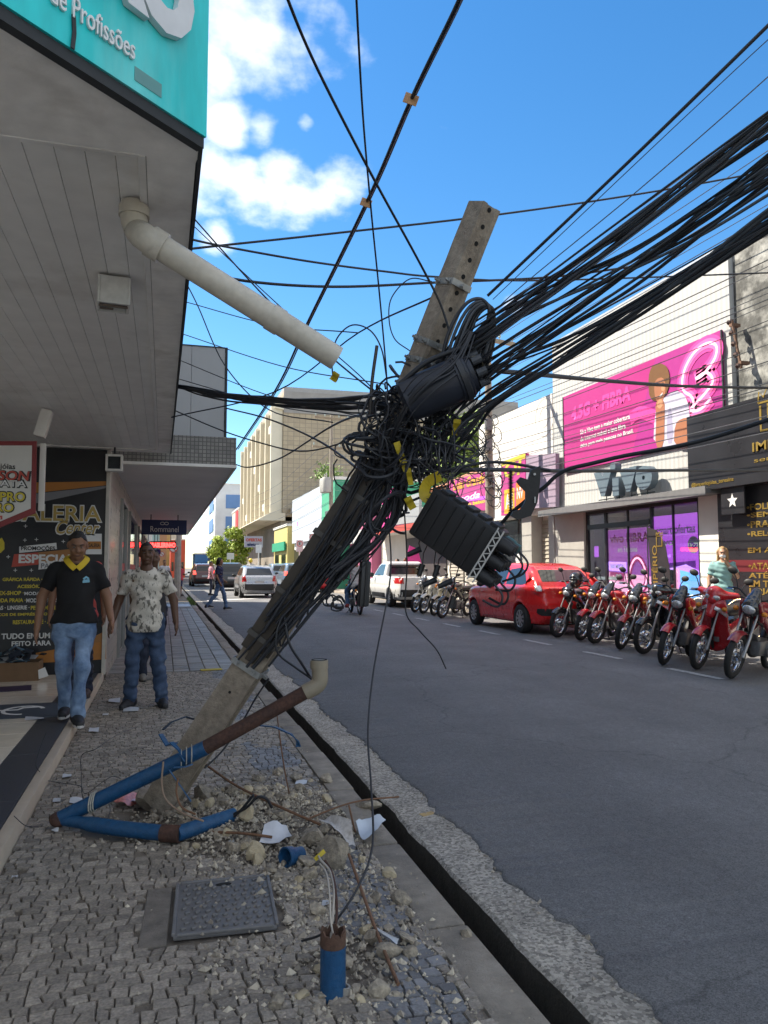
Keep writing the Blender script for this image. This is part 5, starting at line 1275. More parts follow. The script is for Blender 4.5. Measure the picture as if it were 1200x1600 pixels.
p2_ = at(517, 850, d=43); upole('far utility pole with transformers behind the tangle', p2_.x, p2_.y, 10.2, [(9.9, 2.2, .2), (8.2, 2.4, .2)], (-.5, .6), .15)
# small rack of insulators on the wall beside the billboard
t = thing('insulator_rack', 'rusty rack of insulators fixed to the wall beside the billboard', 'insulators', (10.35, 11.9, 5)); a = at(1143, 500, X=10.35); b = at(1158, 575, X=10.35)
m = MB(); m.tube([a, b], .03, 6); m.box((10.42, b.y, b.z + .1), (.2, .08, .06)); m.box((10.42, a.y, a.z - .1), (.2, .08, .06)); m.build('rail', mat('rust', (.16, .09, .06), .8, var=.3, scale=15), t)
for q in range(5):
    p = a + (b - a) * (q / 4.4 + .03); m = MB(); m.lathe([(.02, -.02), (.055, 0), (.03, .04), (.055, .08), (.02, .12), (0, .12)], p, (0, 1, 0), 8); m.build('insulator', mat('porcelain', (.10, .06, .05), .3), t)

# ================================================================== THE BROKEN POLE
PB, PK, PT = at(243, 1276, d=4.22), at(600, 722, d=4.12), at(757, 322, d=3.92)
PB.z = max(PB.z, .0)
pol = thing('broken_pole', 'snapped concrete utility pole leaning over the pavement', 'utility pole', (PB.x, PB.y, 0))
M_pole = mat('broken_pole_concrete', (.23, .19, .15), .86, var=.22, scale=7, bump=.5, bscale=70, detail=10, col2=(.35, .30, .24), c2=(.42, .72))
def frame_of(a, b, rot):
    ax = (b - a).normalized(); n = (_C - (a + b) / 2); n = (n - ax * n.dot(ax)).normalized(); w = n.cross(ax).normalized()     # w points to the right in view
    if w.dot(_RT) < 0: w = -w
    c, s = math.cos(rot), math.sin(rot); return ax, w * c - n * s, w * s + n * c
def dt_prof(W, D, ch=.022):
    q = [(W, -D), (W, -D * .55), (W - ch, -D * .42), (W - ch, D * .42), (W, D * .55), (W, D)]
    return q + [(-a, -b) for a, b in q]
def dt_loft(a, b, rot, w0, d0, w1, d1, n=14, jag0=0, jag1=0, seed=1, ch0=.022):
    ax, wx, nn = frame_of(a, b, rot); L = (b - a).length; k = random.Random(seed); vs = []; m = MB()
    pts = [0, .004] + [i / n for i in range(1, n)] + [.996, 1]; pr = None
    for t in pts:
        pr = dt_prof(w0 + (w1 - w0) * t, d0 + (d1 - d0) * t, ch0)
        for (x, y) in pr:
            sx = 1.0
            j = 0
            if t < .01 and jag0: j = k.uniform(-.02, jag0); sx = .82 if t == 0 else .95
            if t > .99 and jag1: j = -k.uniform(-.02, jag1); sx = .85 if t == 1 else .97
            e = Vector((mnoise.noise(Vector((x * 30, y * 30, t * 40))), mnoise.noise(Vector((x * 30 + 9, y * 30, t * 40))), 0)) * .0025
            vs.append(a + ax * (L * t + j) + wx * (x * sx + e.x) + nn * (y * sx + e.y))
    N = len(pr)
    fs = [(i * N + j, i * N + (j + 1) % N, (i + 1) * N + (j + 1) % N, (i + 1) * N + j) for i in range(len(pts) - 1) for j in range(N)]
    fs += [tuple(range(N - 1, -1, -1)), tuple((len(pts) - 1) * N + j for j in range(N))]
    m.add(vs, fs); return m, ax, wx, nn
m, axL, wL, nL = dt_loft(PB, PK + (PK - PB).normalized() * .02, R(-12), .086, .07, .070, .064, 16, jag0=.05, jag1=.08, seed=4); m.build('lower_shaft', M_pole, pol, smooth=35)
m, axU, wU, nU = dt_loft(PK - (PT - PK).normalized() * .02, PT, R(-54), .070, .064, .064, .060, 14, jag0=.08, seed=6, ch0=.012); m.build('upper_shaft', M_pole, pol, smooth=35)
# broken foot: ragged lumps of concrete still on the bars
def rock_mesh(mb, c, r, seed, sub=2, flatn=8, sq=(1, 1, 1)):
    bm = bmesh.new(); bmesh.ops.create_icosphere(bm, subdivisions=sub, radius=1.0); k = random.Random(seed)
    pl = []
    for i in range(flatn):
        n_ = Vector((k.gauss(0, 1), k.gauss(0, 1), k.gauss(0, 1))).normalized(); pl.append((n_, k.uniform(.45, .8)))
    for v in bm.verts:
        p = v.co.normalized()
        for n_, d in pl:
            q = p.dot(n_)
            if q > d: p = p - n_ * (q - d)
        p = p * (1 + .10 * mnoise.noise(p * 2.5 + Vector((seed, 0, 0))) + .05 * mnoise.noise(p * 6 + Vector((seed, 5, 0))))
        v.co = Vector((p.x * sq[0], p.y * sq[1], p.z * sq[2])) * r
    bm.verts.index_update(); Mx = rotm('Z', k.uniform(0, 6)) @ rotm('X', k.uniform(-.6, .6))
    mb.add([Vector(c) + Mx @ v.co for v in bm.verts], [[v.index for v in f.verts] for f in bm.faces]); bm.free(); return mb
for i in range(5):
    m = MB(); rock_mesh(m, PB + axL * (.02 + .05 * (i % 3)) + wL * (-.07 + .035 * i) - nL * .01 * (i % 2), .075, 40 + i, 2, 9); m.build('ragged_foot', M_pole, pol)
# black discs for bolt holes down the upper channel, and a few on the lower shaft
M_hole_shade = mat('hole_shade', (.008, .008, .008), .9)  # flat black painted for the shade inside holes and pipe mouths
for i in range(9):
    t = .985 - i * .062; p = PK + (PT - PK) * t + wU * (.064 + .006 * (1 - t) - .0128 + .0005); m = MB(); m.cyl(p - wU * .01, p + wU * .002, .0125, n=12); m.build('bolt_hole', M_hole_shade, pol)
for i in range(4):
    t = .18 + i * .17; p = PB + (PK - PB) * t + nL * (.0705 - .006 * t); m = MB(); m.cyl(p - nL * .01, p + nL * .002, .008, n=10); m.build('bolt_hole', M_hole_shade, pol)
# galvanised bands
M_galv = mat('galvanised', (.34, .35, .35), .45, metal=.7, var=.25, scale=18)
def band(t, base, top, ax, wx, nn, W, D, tilt=0.0, h=.032):
    c = base + (top - base) * t; P = []
    for (a, b) in [(W, -D), (W, D), (-W, D), (-W, -D), (W, -D)]: P.append(c + wx * a + nn * b + ax * (a * tilt))
    m = MB(); m.bar(P, .0035, h, ax); o = m.build('steel_band', M_galv, pol)
    for q in (.3, -.3):
        m = MB(); p = c + nn * D + wx * (W * q * 2) + ax * (W * q * 2 * tilt); m.tube([p, p + nn * .03], .008, 6); m.tube([p + nn * .004, p + nn * .014], .014, 6); m.build('band_bolt', M_galv, o)
    m = MB(); m.cyl(c + wx * W, c + wx * (W + .03), .014, n=6); m.build('band_bolt', M_galv, o)
for t, ti in ((.70, .1), (.475, -.05), (.40, .06), (.30, 0)): band(t, PK, PT, axU, wU, nU, .0705, .0655, ti)
for t, ti in ((.42, .05), (.93, 0.0)): band(t, PB, PK, axL, wL, nL, .088, .076, ti, .036)
# cable guards: flat dark channels strapped to the lower shaft
M_guard = mat('guard_brown', (.055, .045, .036), .6, var=.3, scale=9)
for (x, off, t0, t1, wd, th) in ((-.062, .088, .46, .985, .06, .026), (.0, .095, .44, .96, .055, .03), (.058, .084, .47, .93, .05, .034)):
    a = PB + (PK - PB) * t0 + wL * x + nL * off; b = PB + (PK - PB) * t1 + wL * (x * .9) + nL * (off - .01); m = MB()
    m.box((a + b) / 2, (wd, th, (b - a).length), Matrix((wL, nL, axL)).transposed(), .006); m.build('cable_guard', M_guard, pol, smooth=40)
for t in (.5, .62, .78, .9):
    c = PB + (PK - PB) * t; m = MB(); m.bar([c + wL * (-.10) + nL * .05, c + wL * -.096 + nL * .104, c + wL * .085 + nL * .113, c + wL * .092 + nL * .045], .004, .028, axL); m.build('guard_strap', mat('strap_dark', (.09, .085, .08), .5, metal=.4), pol)

# ------------------------------------------------------------------ cables
M_cab = mat('cable_black', (.020, .022, .028), .5, var=.4, scale=3, rand=.35)
M_cab2 = mat('cable_grey', (.055, .06, .07), .5, var=.3, scale=3, rand=.3)
def cable(pts, r, label=None, group=None, n=6, mt=None, per=7, name='overhead_cable', wob=0.0, seed=0):
    P = smooth_path(pts, per)
    if wob:
        k = random.Random(seed); o = k.uniform(0, 50)
        P = [p + Vector((mnoise.noise(Vector((i * .23 + o, 0, 0))), mnoise.noise(Vector((i * .23 + o, 9, 0))), mnoise.noise(Vector((i * .23 + o, 0, 9))))) * wob for i, p in enumerate(P)]
    m = MB(); m.tube(P, r, n); o = m.build(name, mt or M_cab, None, smooth=70)
    if label: tag(o, label, 'cable', group)
    return o
# the thick bundle swept up to the right: on to a pole across the road, behind the viewer
kb = random.Random(11)
BG = 'cables of the thick bundle swept up to the right'
BANDS = ((508, 192, 13), (566, 268, 13), (618, 342, 9))     # height at the pole, height at the picture edge, spread
for i in range(54):
    b0 = kb.choice((0, 0, 0, 1, 1, 1, 2, 2)); b1 = b0 if i % 4 else min(2, max(0, b0 + kb.choice((-1, 1, 1))))
    va = BANDS[b0][0] + kb.gauss(0, BANDS[b0][2]); vb = BANDS[b1][1] + kb.gauss(0, BANDS[b1][2] * 1.1)
    sag = kb.uniform(0, 10) + (14 * kb.random() if i % 4 == 0 else 0); o = kb.uniform(-.07, .07)
    px = [(kb.uniform(650, 700), va + kb.uniform(75, 115), 3.98 + o), (722 + kb.gauss(0, 8), va + 42 + kb.gauss(0, 6), 3.88 + o), (775, va, 3.75 + o)]
    px += [(775 + 425 * t, va + (vb - va) * t + sag * 4 * t * (1 - t) + kb.gauss(0, 2.5), 3.75 - .75 * t + o) for t in (.25, .5, .75, 1)]
    P = [at(a, b, d=c) for a, b, c in px]; d_ = (P[-1] - P[-2]).normalized(); tgt = Vector((8.6 + kb.uniform(-.5, .5), -6.5, 8.3 - b1 * .6 + kb.uniform(-.3, .3))); e_ = (tgt - P[-1]).normalized()
    P += [P[-1] + (d_ * .75 + e_ * .25) * .5, P[-1] + (d_ * .5 + e_ * .5) * 1.6, P[-1] + (d_ * .25 + e_ * .75) * 4, tgt]
    cable(P, kb.choice((.0035, .0045, .0055, .007, .008)), 'black cable in the thick bundle swept up to the right', BG, mt=M_cab if kb.random() < .7 else M_cab2)
# bundle to the left, tied to the canopy edge
BL = 'cables of the bundle strung from the tangle to the canopy'
for i in range(13):
    k = random.Random(200 + i); o = k.uniform(-1, 1)
    P = [at(276, 604 + 3 * o, d=6.25), at(330, 616 + 5 * o + k.gauss(0, 2), d=5.8), at(420, 630 + 8 * o + k.gauss(0, 3), d=5.1), at(510, 634 + 10 * o + k.gauss(0, 4), d=4.5), at(580, 636 + 20 * o, d=4.12), at(625 + k.gauss(0, 20), 640 + 40 * o, d=4.0)]
    cable(P, k.choice((.005, .007, .006, .010)), 'black cable in the bundle tied to the canopy edge', BL, wob=.012, seed=i)
# single wires
def wire(label, px, r=.006, mt=None, **k):
    P = [at(a, b, d=c) for a, b, c in px]
    out = lambda q: q[0] > 1200 or q[1] < 0          # a wire that leaves the picture runs on to its next fixing
    if out(px[0]): e = (P[0] - P[1]).normalized(); P = [P[0] + e * 9 + Vector((0, 0, .4)), P[0] + e * 3, P[0] + e * .8] + P
    if out(px[-1]): e = (P[-1] - P[-2]).normalized(); P += [P[-1] + e * .8, P[-1] + e * 3, P[-1] + e * 9 + Vector((0, 0, .4))]
    return cable(P, r, label, None, mt=mt, **k)
tw = [(735, -60, 2.4), (718, 0, 2.6), (642, 157, 3.2), (572, 318, 4.2), (480, 505, 6.2), (430, 610, 8.0), (368, 704, 10.6)]
wire('thick twin cable rising to the top centre of the picture', tw, .009)
wire('thinner cable clipped beside the thick twin cable', [(a + 4, b - 2, c + .02) for a, b, c in tw], .006)
for j, (u, v, d) in enumerate(((642, 157, 3.19), (572, 318, 4.18))):
    p = at(u, v, d=d); m = MB(); m.box(p - _F * .01, (.06, .004, .045), Matrix((_RT, _F, _UP)).transposed() @ rotm('Y', .35), .002); tag(m.build('cable_tag', mat('tag_orange', (.42, .22, .10), .5, var=.2, scale=30)), ('orange tag on the thick twin cable high in the sky', 'smaller orange tag on the thick twin cable below the clouds')[j], 'tag')
wire('dark cable from the upper left sky down to the pole top', [(440, -40, 2.5), (450, 0, 2.6), (497, 110, 2.9), (580, 272, 3.3), (650, 400, 3.75), (686, 470, 3.85), (703, 520, 3.85)], .0065)
wire('thin cable hanging almost plumb into the tangle', [(556, -40, 2.5), (557, 0, 2.55), (567, 180, 3.0), (580, 330, 3.4), (592, 450, 3.8), (602, 560, 4.0), (606, 620, 4.05)], .0042)
wire('wire crossing the sky behind the pole top', [(250, 396, 8), (305, 388, 8.2), (500, 367, 8.8), (780, 335, 9.6), (1030, 298, 10.4), (1260, 256, 11)], .013)
wire('sagging wire meeting the pole from the canopy edge', [(290, 372, 7), (350, 385, 7.2), (480, 408, 7.5), (600, 424, 8), (690, 433, 8.4), (860, 438, 9.4), (1260, 424, 11)], .011)
wire('dark wire level behind the clamp of the pole', [(290, 405, 7), (365, 436, 7.2), (520, 448, 7.7), (690, 441, 8.6), (860, 433, 9.6), (1000, 415, 10.4)], .014)
wire('cable slanting from the canopy down to the left bundle', [(296, 330, 5.6), (309, 348, 5.6), (420, 470, 5.2), (520, 560, 4.7), (600, 625, 4.2)], .006)
wire('second slanting cable from the canopy to the tangle', [(296, 345, 5.6), (312, 362, 5.6), (450, 490, 5.0), (560, 585, 4.5), (610, 640, 4.2)], .004)
wire('faint wire sloping below the drain pipe', [(290, 440, 9), (310, 480, 9), (352, 572, 9), (420, 640, 8.5), (520, 660, 7)], .007)
wire('thin wire rising from the low left towards the pole', [(268, 652, 7.2), (430, 612, 6.5), (560, 520, 5.5), (690, 458, 4.2)], .006)
wire('tight dark cable from the upper right corner to the coil', [(1270, -30, 2.9), (1200, 40, 3.0), (980, 255, 3.4), (762, 462, 3.85)], .0085)
wire('thin wire beside the tight dark cable', [(1270, 50, 4.9), (1200, 120, 5), (1000, 295, 5.4), (800, 460, 5.9), (745, 520, 6.2)], .004, M_cab2)
wire('fine wire close to the tight dark cable', [(1270, 5, 3.9), (1200, 62, 4), (980, 268, 4.4), (770, 468, 4.9)], .003, M_cab2)
wire('dark cable running level across the white wall to the right', [(690, 560, 4.0), (770, 578, 4.1), (830, 584, 4.4), (960, 596, 5.6), (1090, 604, 7.0), (1280, 607, 9.2)], .014)
wire('lower dark cable running level below the billboard', [(690, 735, 4.0), (780, 734, 4.2), (900, 736, 5.0), (1050, 735, 6.2), (1280, 735, 8.4)], .012)
wire('cable loop of the dangling box to the upper right', [(610, 715, 4.0), (670, 737, 3.95), (770, 722, 3.95), (860, 735, 3.95)], .008)
wire('thick wrapped cable holding the dangling bracket', [(742, 850, 3.9), (775, 826, 3.85), (800, 800, 3.8), (845, 765, 3.75), (884, 735, 3.7), (960, 716, 3.6), (1090, 690, 3.4), (1200, 655, 3.2), (1330, 600, 3.0)], [.016] * 1 + [.016] * 56 if False else .010, n=8, wob=.006)
wire('long loose cable hanging from the tangle to the pavement', [(600, 700, 4.05), (606, 800, 4.0), (610, 900, 3.9), (585, 1040, 3.6), (575, 1140, 3.3), (580, 1230, 3.0), (582, 1320, 2.75), (560, 1385, 2.6), (520, 1445, 2.55), (498, 1462, 2.58), (472, 1470, 2.66)], .0042)
wire('short cable end curling down in front of the road', [(632, 800, 4.0), (636, 880, 4.0), (634, 955, 4.0), (655, 985, 4.0), (682, 1015, 4.0), (697, 1045, 4.0)], .004)
wire('cable hanging along the left of the tangle to the pole', [(700, 700, 4.1), (640, 720, 4.0), (560, 790, 3.95), (490, 880, 4.0), (465, 940, 4.02), (440, 1010, 4.05), (438, 965, 4.05)], .005)
wire('thin line crossing before the tan building', [(480, 960, 4.02), (500, 880, 4.0), (560, 760, 4.0), (600, 690, 4.05)], .005)
wire('sweeping wire from the tile canopy corner to the tangle', [(354, 638, 10.15), (420, 655, 8.5), (500, 690, 7), (570, 742, 5.4), (600, 770, 4.4)], .01)
wire('loose wire sagging in front of the tan wall', [(366, 725, 10.5), (390, 730, 10), (440, 715, 9), (520, 665, 6.5), (590, 640, 4.6)], .009)
wire('wire curving over the corner of the tan building', [(270, 640, 7), (340, 670, 7), (400, 690, 6.6), (470, 705, 6), (540, 690, 5.2), (596, 660, 4.3)], .006)
wire('arched loose cable end above the tangle', [(520, 590, 4.1), (519, 560, 4.1), (527, 528, 4.1), (550, 508, 4.1), (578, 516, 4.1), (596, 545, 4.1), (604, 590, 4.1)], .004)
wire('large loose loop left of the pole top', [(675, 440, 3.95), (640, 436, 3.95), (612, 465, 3.95), (608, 500, 3.95), (617, 530, 3.95), (640, 548, 3.95)], .0032)
wire('steel rod sticking up out of the tangle', [(578, 660, 4.05), (581, 600, 4.05), (589, 540, 4.05)], .009, mat('rod_steel', (.08, .075, .07), .5, metal=.5))
for i, (y0, y1, v0, v1) in enumerate(((284, 560, 470, 520), (280, 600, 520, 600), (274, 560, 560, 650), (272, 590, 590, 655))):
    wire(('first', 'second', 'third', 'lowest')[i] + ' of the faint wires fanning left of the tangle', [(y0, v0, 6.6), ((y0 + y1) / 2, (v0 + v1) / 2 + 12, 5.8), (y1, v1, 4.8)], .004, M_cab2)
# thin service lines along the far kerb, pole to pole, parallel to the road
FW = 'thin service wires running pole to pole across the road'
for i in range(17):
    k = random.Random(400 + i); z = 3.7 + i * .24 + k.uniform(-.06, .06); x = p1_.x - .12 + k.uniform(-.1, .1); z2 = z + k.uniform(-.3, .3)
    P = []
    for q in range(9):
        t = q / 8; P.append(Vector((x, p1_.y - 34 * t, z + (z2 - z) * t - .35 * 4 * t * (1 - t))))
    cable(P, .006 + .004 * k.random(), 'thin service wire running pole to pole before the shop fronts', FW, n=5, per=3, mt=M_cab2)
    P = []
    for q in range(7):
        t = q / 6; P.append(Vector((x + (p2_.x - x) * t, p1_.y + (p2_.y - p1_.y) * t, z + (z + 1.2 - z) * t - .5 * 4 * t * (1 - t))))
    if i % 2 == 0: cable(P, .008, 'thin service wire running on from the tall pole to the far pole', 'thin service wires between the tall and the far pole', n=5, per=3, mt=M_cab2)
    if i % 3 == 0: cable([Vector((p2_.x, p2_.y, z + 1.5)), Vector((p2_.x, p2_.y + 20, z + 1.0)), Vector((p2_.x, p2_.y + 40, z + 1.6))], .012, 'thin service wire running on beyond the far pole', 'thin service wires beyond the far pole', n=5, per=4, mt=M_cab2)
for i in range(5):
    z = 8.1 + .06 * i; x = p1_.x - .9 + .45 * i
    cable([Vector((x, p1_.y, z)), Vector((x, p1_.y - 16, z - .3)), Vector((x, p1_.y - 34, z + .2))], .008, 'bare power line carried on the pole crossarm', 'bare power lines on the crossarm', n=5, mt=M_cab2)
# ------------------------------------------------------------------ the tangle: nobody could count it
kt = random.Random(77); m = MB(); m2 = MB()
ctr = at(628, 688, d=4.03)
def tang(mb, c, spread, ln, r, k):
    p = c + Vector((k.gauss(0, spread[0]), k.gauss(0, spread[1]), k.gauss(0, spread[2]))); d = Vector((k.gauss(0, 1), k.gauss(0, .5), k.gauss(0, 1))).normalized(); ax = Vector((k.gauss(0, .5), k.gauss(0, 1), k.gauss(0, .5))).normalized(); P = [p]; turn = k.uniform(-.2, .2)
    for i in range(ln):
        d = (Matrix.Rotation(turn + k.gauss(0, .26), 3, ax) @ d + Vector((0, 0, -.06))).normalized(); p = p + d * .036
        if (p - c).length > .25: d = (d + (c - p) * 1.6).normalized()
        P.append(p)
    mb.tube(P, r, 5)
for i in range(70): tang(m, ctr + (at(700, 650, d=4.0) - ctr) * kt.uniform(-.1, .8), (.08, .09, .12), kt.randint(8, 20), kt.choice((.003, .004, .0055, .0075)), kt)
for i in range(60): tang(m, ctr + axL * kt.uniform(-.3, .25), (.07, .08, .10), kt.randint(8, 18), kt.choice((.004, .006, .008, .010)), kt)
for i in range(40): tang(m2, at(690, 700, d=4.05), (.14, .10, .08), kt.randint(8, 22), kt.choice((.0025, .0035)), kt)
for i in range(6): tang(m, at(585, 640, d=4.1), (.10, .10, .05), kt.randint(8, 16), kt.choice((.004, .006)), kt)
for i in range(17):     # cables lashed along the pole
    a = PB + (PK - PB) * kt.uniform(.42, .7) + wL * kt.uniform(-.07, .13) + nL * kt.uniform(.09, .15); b = PK + wL * kt.uniform(-.06, .12) + nL * kt.uniform(.06, .14) + Vector((0, 0, kt.uniform(-.1, .15)))
    c = (a + b) / 2 + wL * kt.uniform(.0, .10) + nL * kt.uniform(0, .03); m.tube(smooth_path([a, a + (c - a) * .6, c, b, b + axU * .2 + wU * kt.uniform(-.05, .1)], 5), kt.choice((.006, .008, .011)), 6)
for i in range(13):     # thick strands from the tangle down the road side of the pole
    a = at(kt.uniform(612, 650), kt.uniform(690, 740), d=4.0 + kt.uniform(-.06, .06)); b = at(kt.uniform(500, 560), kt.uniform(880, 938), d=4.02 + kt.uniform(-.08, .02)); c = at(kt.uniform(585, 615), kt.uniform(795, 850), d=4.0 + kt.uniform(-.05, .05))
    m.tube(smooth_path([a, c, b], 7), kt.choice((.004, .006, .009, .012)), 6)
for i in range(6):
    c = at(kt.uniform(505, 525), kt.uniform(935, 945), d=3.98); P = [c + Vector((.032 * math.cos(q) * kt.uniform(.8, 1.2) + .02, .02 * math.sin(q * 2), .03 * math.sin(q) - .01)) for q in [j * .5 for j in range(12)]]; m.tube(smooth_path(P, 2), .0045, 5)
stuff(tag(m.build('cable_tangle', M_cab, None, smooth=70), 'dense black tangle of cables wrapped round the broken pole', 'cables'))
stuff(tag(m2.build('loose_strands', mat('strand_grey', (.07, .07, .075), .5, var=.5, scale=4), None, smooth=70), 'thin grey loose strands hanging beside the black tangle', 'cables'))
# coiled slack cable beside the pole top
kc = random.Random(5); coil = thing('cable_coil', 'coil of thick black slack cable beside the pole top', 'cable coil', at(745, 540, d=3.85))
for i in range(11):
    w0 = kc.uniform(-14, 14); P = [at(690 + w0 * .5, 610 + kc.uniform(-8, 8), d=3.82 + .02 * (i % 4)), at(712 + w0, 540 + w0, d=3.80 + .02 * (i % 4)), at(735 + w0 * .7, 488 + w0 * .8, d=3.80 + .02 * (i % 3)), at(757 + w0 * .4, 474 + w0 * .5, d=3.8), at(768 + w0 * .3, 490, d=3.80), at(757 + w0, 545, d=3.80 + .01 * i), at(733 + w0, 600, d=3.82), at(690 + w0, 640, d=3.85)]
    m = MB(); m.tube(smooth_path(P, 6), .0085, 6); m.build('coil_turn', M_cab2 if i % 3 == 0 else M_cab, coil, smooth=70)
# splice closure: fat dark cylinder with end cap
sa, sb = at(634, 628, d=3.82), at(738, 582, d=3.80); sd_ = (sb - sa).normalized(); sl = (sb - sa).length
clo = thing('splice_closure', 'fat dark blue splice closure cylinder lashed to the pole', 'splice closure', sa)
M_clo = mat('closure_blue', (.020, .024, .036), .42, var=.25, scale=6, bump=.1, bscale=40)
m = MB(); m.lathe([(0, -.02), (.085, -.015), (.105, 0), (.11, .05), (.11, sl - .09), (.118, sl - .085), (.118, sl - .03), (.10, sl - .02), (.10, sl), (0, sl + .005)], sa, sd_, 28); m.build('barrel', M_clo, clo, smooth=40)
m = MB(); m.lathe([(.119, sl - .075), (.126, sl - .07), (.126, sl - .045), (.119, sl - .04)], sa, sd_, 28); m.build('clamp_ring', mat('closure_ring', (.03, .032, .038), .4), clo, smooth=40)
ox = sd_.orthogonal().normalized(); m = MB(); c = sb + sd_ * .01; oy = sd_.cross(ox)
for q in range(7): a = q * .9; m.cyl(c + (ox * math.cos(a) + oy * math.sin(a)) * .075, c + (ox * math.cos(a) + oy * math.sin(a)) * .075 + sd_ * .05, .022, n=10)
m.build('cable_ports', M_cab2, clo)
m = MB(); m.bar([c + oy * .08 + sd_ * .01, c + oy * .07 + sd_ * .05, c - oy * .07 + sd_ * .05, c - oy * .08 + sd_ * .01], .03, .006, sd_); m.build('handle', mat('closure_brass', (.11, .09, .06), .5), clo)
m = MB(); m.tube(smooth_path([sa - sd_ * .05 + Vector((0, -.05, .10)), sa + sd_ * .1 + Vector((0, -.06, .15)), sa + sd_ * .3 + Vector((0, -.05, .14)), sb + Vector((0, -.02, .13)), sb + sd_ * .12 + Vector((0, 0, .2))], 6), .013, 8); m.build('side_cable', M_cab, clo, smooth=70)
kd = random.Random(9); m = MB()
for i in range(9):     # strands draped over the closure
    w0 = kd.uniform(-18, 18); m.tube(smooth_path([at(738 + w0 * .4, 520 + w0 * .3, d=3.76), at(712 + w0, 568 + kd.uniform(-8, 8), d=3.70), at(672 + w0, 600 + w0 * .8, d=3.66 + kd.uniform(0, .02)), at(636 + w0 * .6, 640 + w0, d=3.74), at(612 + w0 * .5, 690 + w0, d=3.9)], 6), kd.choice((.003, .0045, .006)), 5)
stuff(m.build('draped_cables', M_cab, clo, smooth=70))
# dangling black terminal box
bx0, bx1 = at(668, 790, d=3.86), at(770, 858, d=3.74)
tx = thing('terminal_box', 'black ribbed terminal box dangling from the tangle', 'terminal box', (bx0 + bx1) / 2)
bxx = (at(772, 850, d=3.76) - at(672, 783, d=3.90)).normalized(); bup = (_UP - bxx * _UP.dot(bxx)).normalized(); bnn = bxx.cross(bup).normalized()
bxx, bup = bxx, bup
Mb = Matrix((bxx, bnn, bup)).transposed()
cB = at(717, 832, d=3.82); LB, DB, HB = .42, .17, .27
M_box = mat('box_black', (.013, .013, .015), .5, var=.3, scale=8, bump=.1, bscale=50)
m = MB(); m.box(cB, (LB, DB, HB), Mb, .02); m.build('case', M_box, tx, smooth=40)
for i in range(7):
    m = MB(); m.box(cB + bxx * (-LB * .42 + LB * .84 * i / 6) - bnn * (DB * .5 + .002) * (1 if bnn.dot(_C - cB) < 0 else -1) + bup * .0, (.012, .012, HB * .86), Mb, .003); m.build('rib', M_box, tx)
for i in range(5):
    m = MB(); m.box(cB + bxx * (-LB * .36 + LB * .18 * i) + bup * (HB * .5 + .006), (.05, DB * .7, .018), Mb, .004); m.build('latch', M_box, tx)
M_brk = mat('bracket_pale', (.50, .49, .47), .5, var=.15, scale=30)
bfr = bnn if bnn.dot(_C - cB) > 0 else -bnn
e_ = cB + bxx * (LB * .5 - .01) + bfr * (DB * .5 + .014)
for s in (-1, 1):
    m = MB(); m.bar([e_ + bup * (HB * .55) + bxx * s * .016, e_ - bup * (HB * .55) + bxx * s * .016], .007, .005, _F); m.build('bracket_rail', M_brk, tx)
for i in range(12):
    m = MB(); a = e_ + bup * (HB * (.5 - i / 12)) + bxx * .016 * (1 if i % 2 else -1); b = e_ + bup * (HB * (.5 - (i + 1) / 12)) - bxx * .016 * (1 if i % 2 else -1); m.bar([a, b], .005, .004, _F); m.build('bracket_web', M_brk, tx)
for i in range(3):
    for j in range(3):
        p = cB + bxx * (LB * .5) + bup * (HB * (-.38 + .34 * i)) + bnn * (DB * (-.32 + .32 * j)); m = MB(); m.lathe([(.036, 0), (.036, .05), (.03, .06), (.03, .085), (.012, .09), (0, .09)], p, bxx, 12); m.build('cable_gland', mat('gland_teal', (.02, .09, .10), .4) if (i, j) == (2, 0) else M_box, tx, smooth=40)
        if (i + j) % 2 == 0: m = MB(); m.tube(smooth_path([p + bxx * .09, p + bxx * .14 - Vector((0, 0, .03)), p + bxx * .11 - Vector((0, 0, .10)), p + bxx * .02 - Vector((0, 0, .12 + .03 * i))], 5), .006, 5); m.build('tail', M_cab, tx, smooth=70)
yl0 = cB - bxx * (LB * .5) ; m = MB(); m.bar(smooth_path([yl0 + bup * .06, yl0 - bxx * .05 + bup * .06, yl0 - bxx * .07 + bup * .12, yl0 - bxx * .03 + bup * .19], 4), .055, .012, _F); m.build('yellow_clip', mat('clip_yellow', (.55, .40, .02), .4, var=.2, scale=20), tx)
for i in range(6):     # plugs hanging under the box
    p = cB - bup * (HB * .5) + bxx * (-.16 + .05 * i) ; q = p - Vector((0, 0, .06 + .05 * (i % 3))) - _RT * .03 * (i % 2); m = MB(); m.tube([p, (p + q) / 2 - _RT * .01, q], .003, 5); m.tube([q, q - Vector((.02, 0, .06 if i % 2 else .03)) - _RT * (.05 if i % 2 == 0 else 0)], [.016, .013], 8); m.build('hanging_plug', M_box, tx)
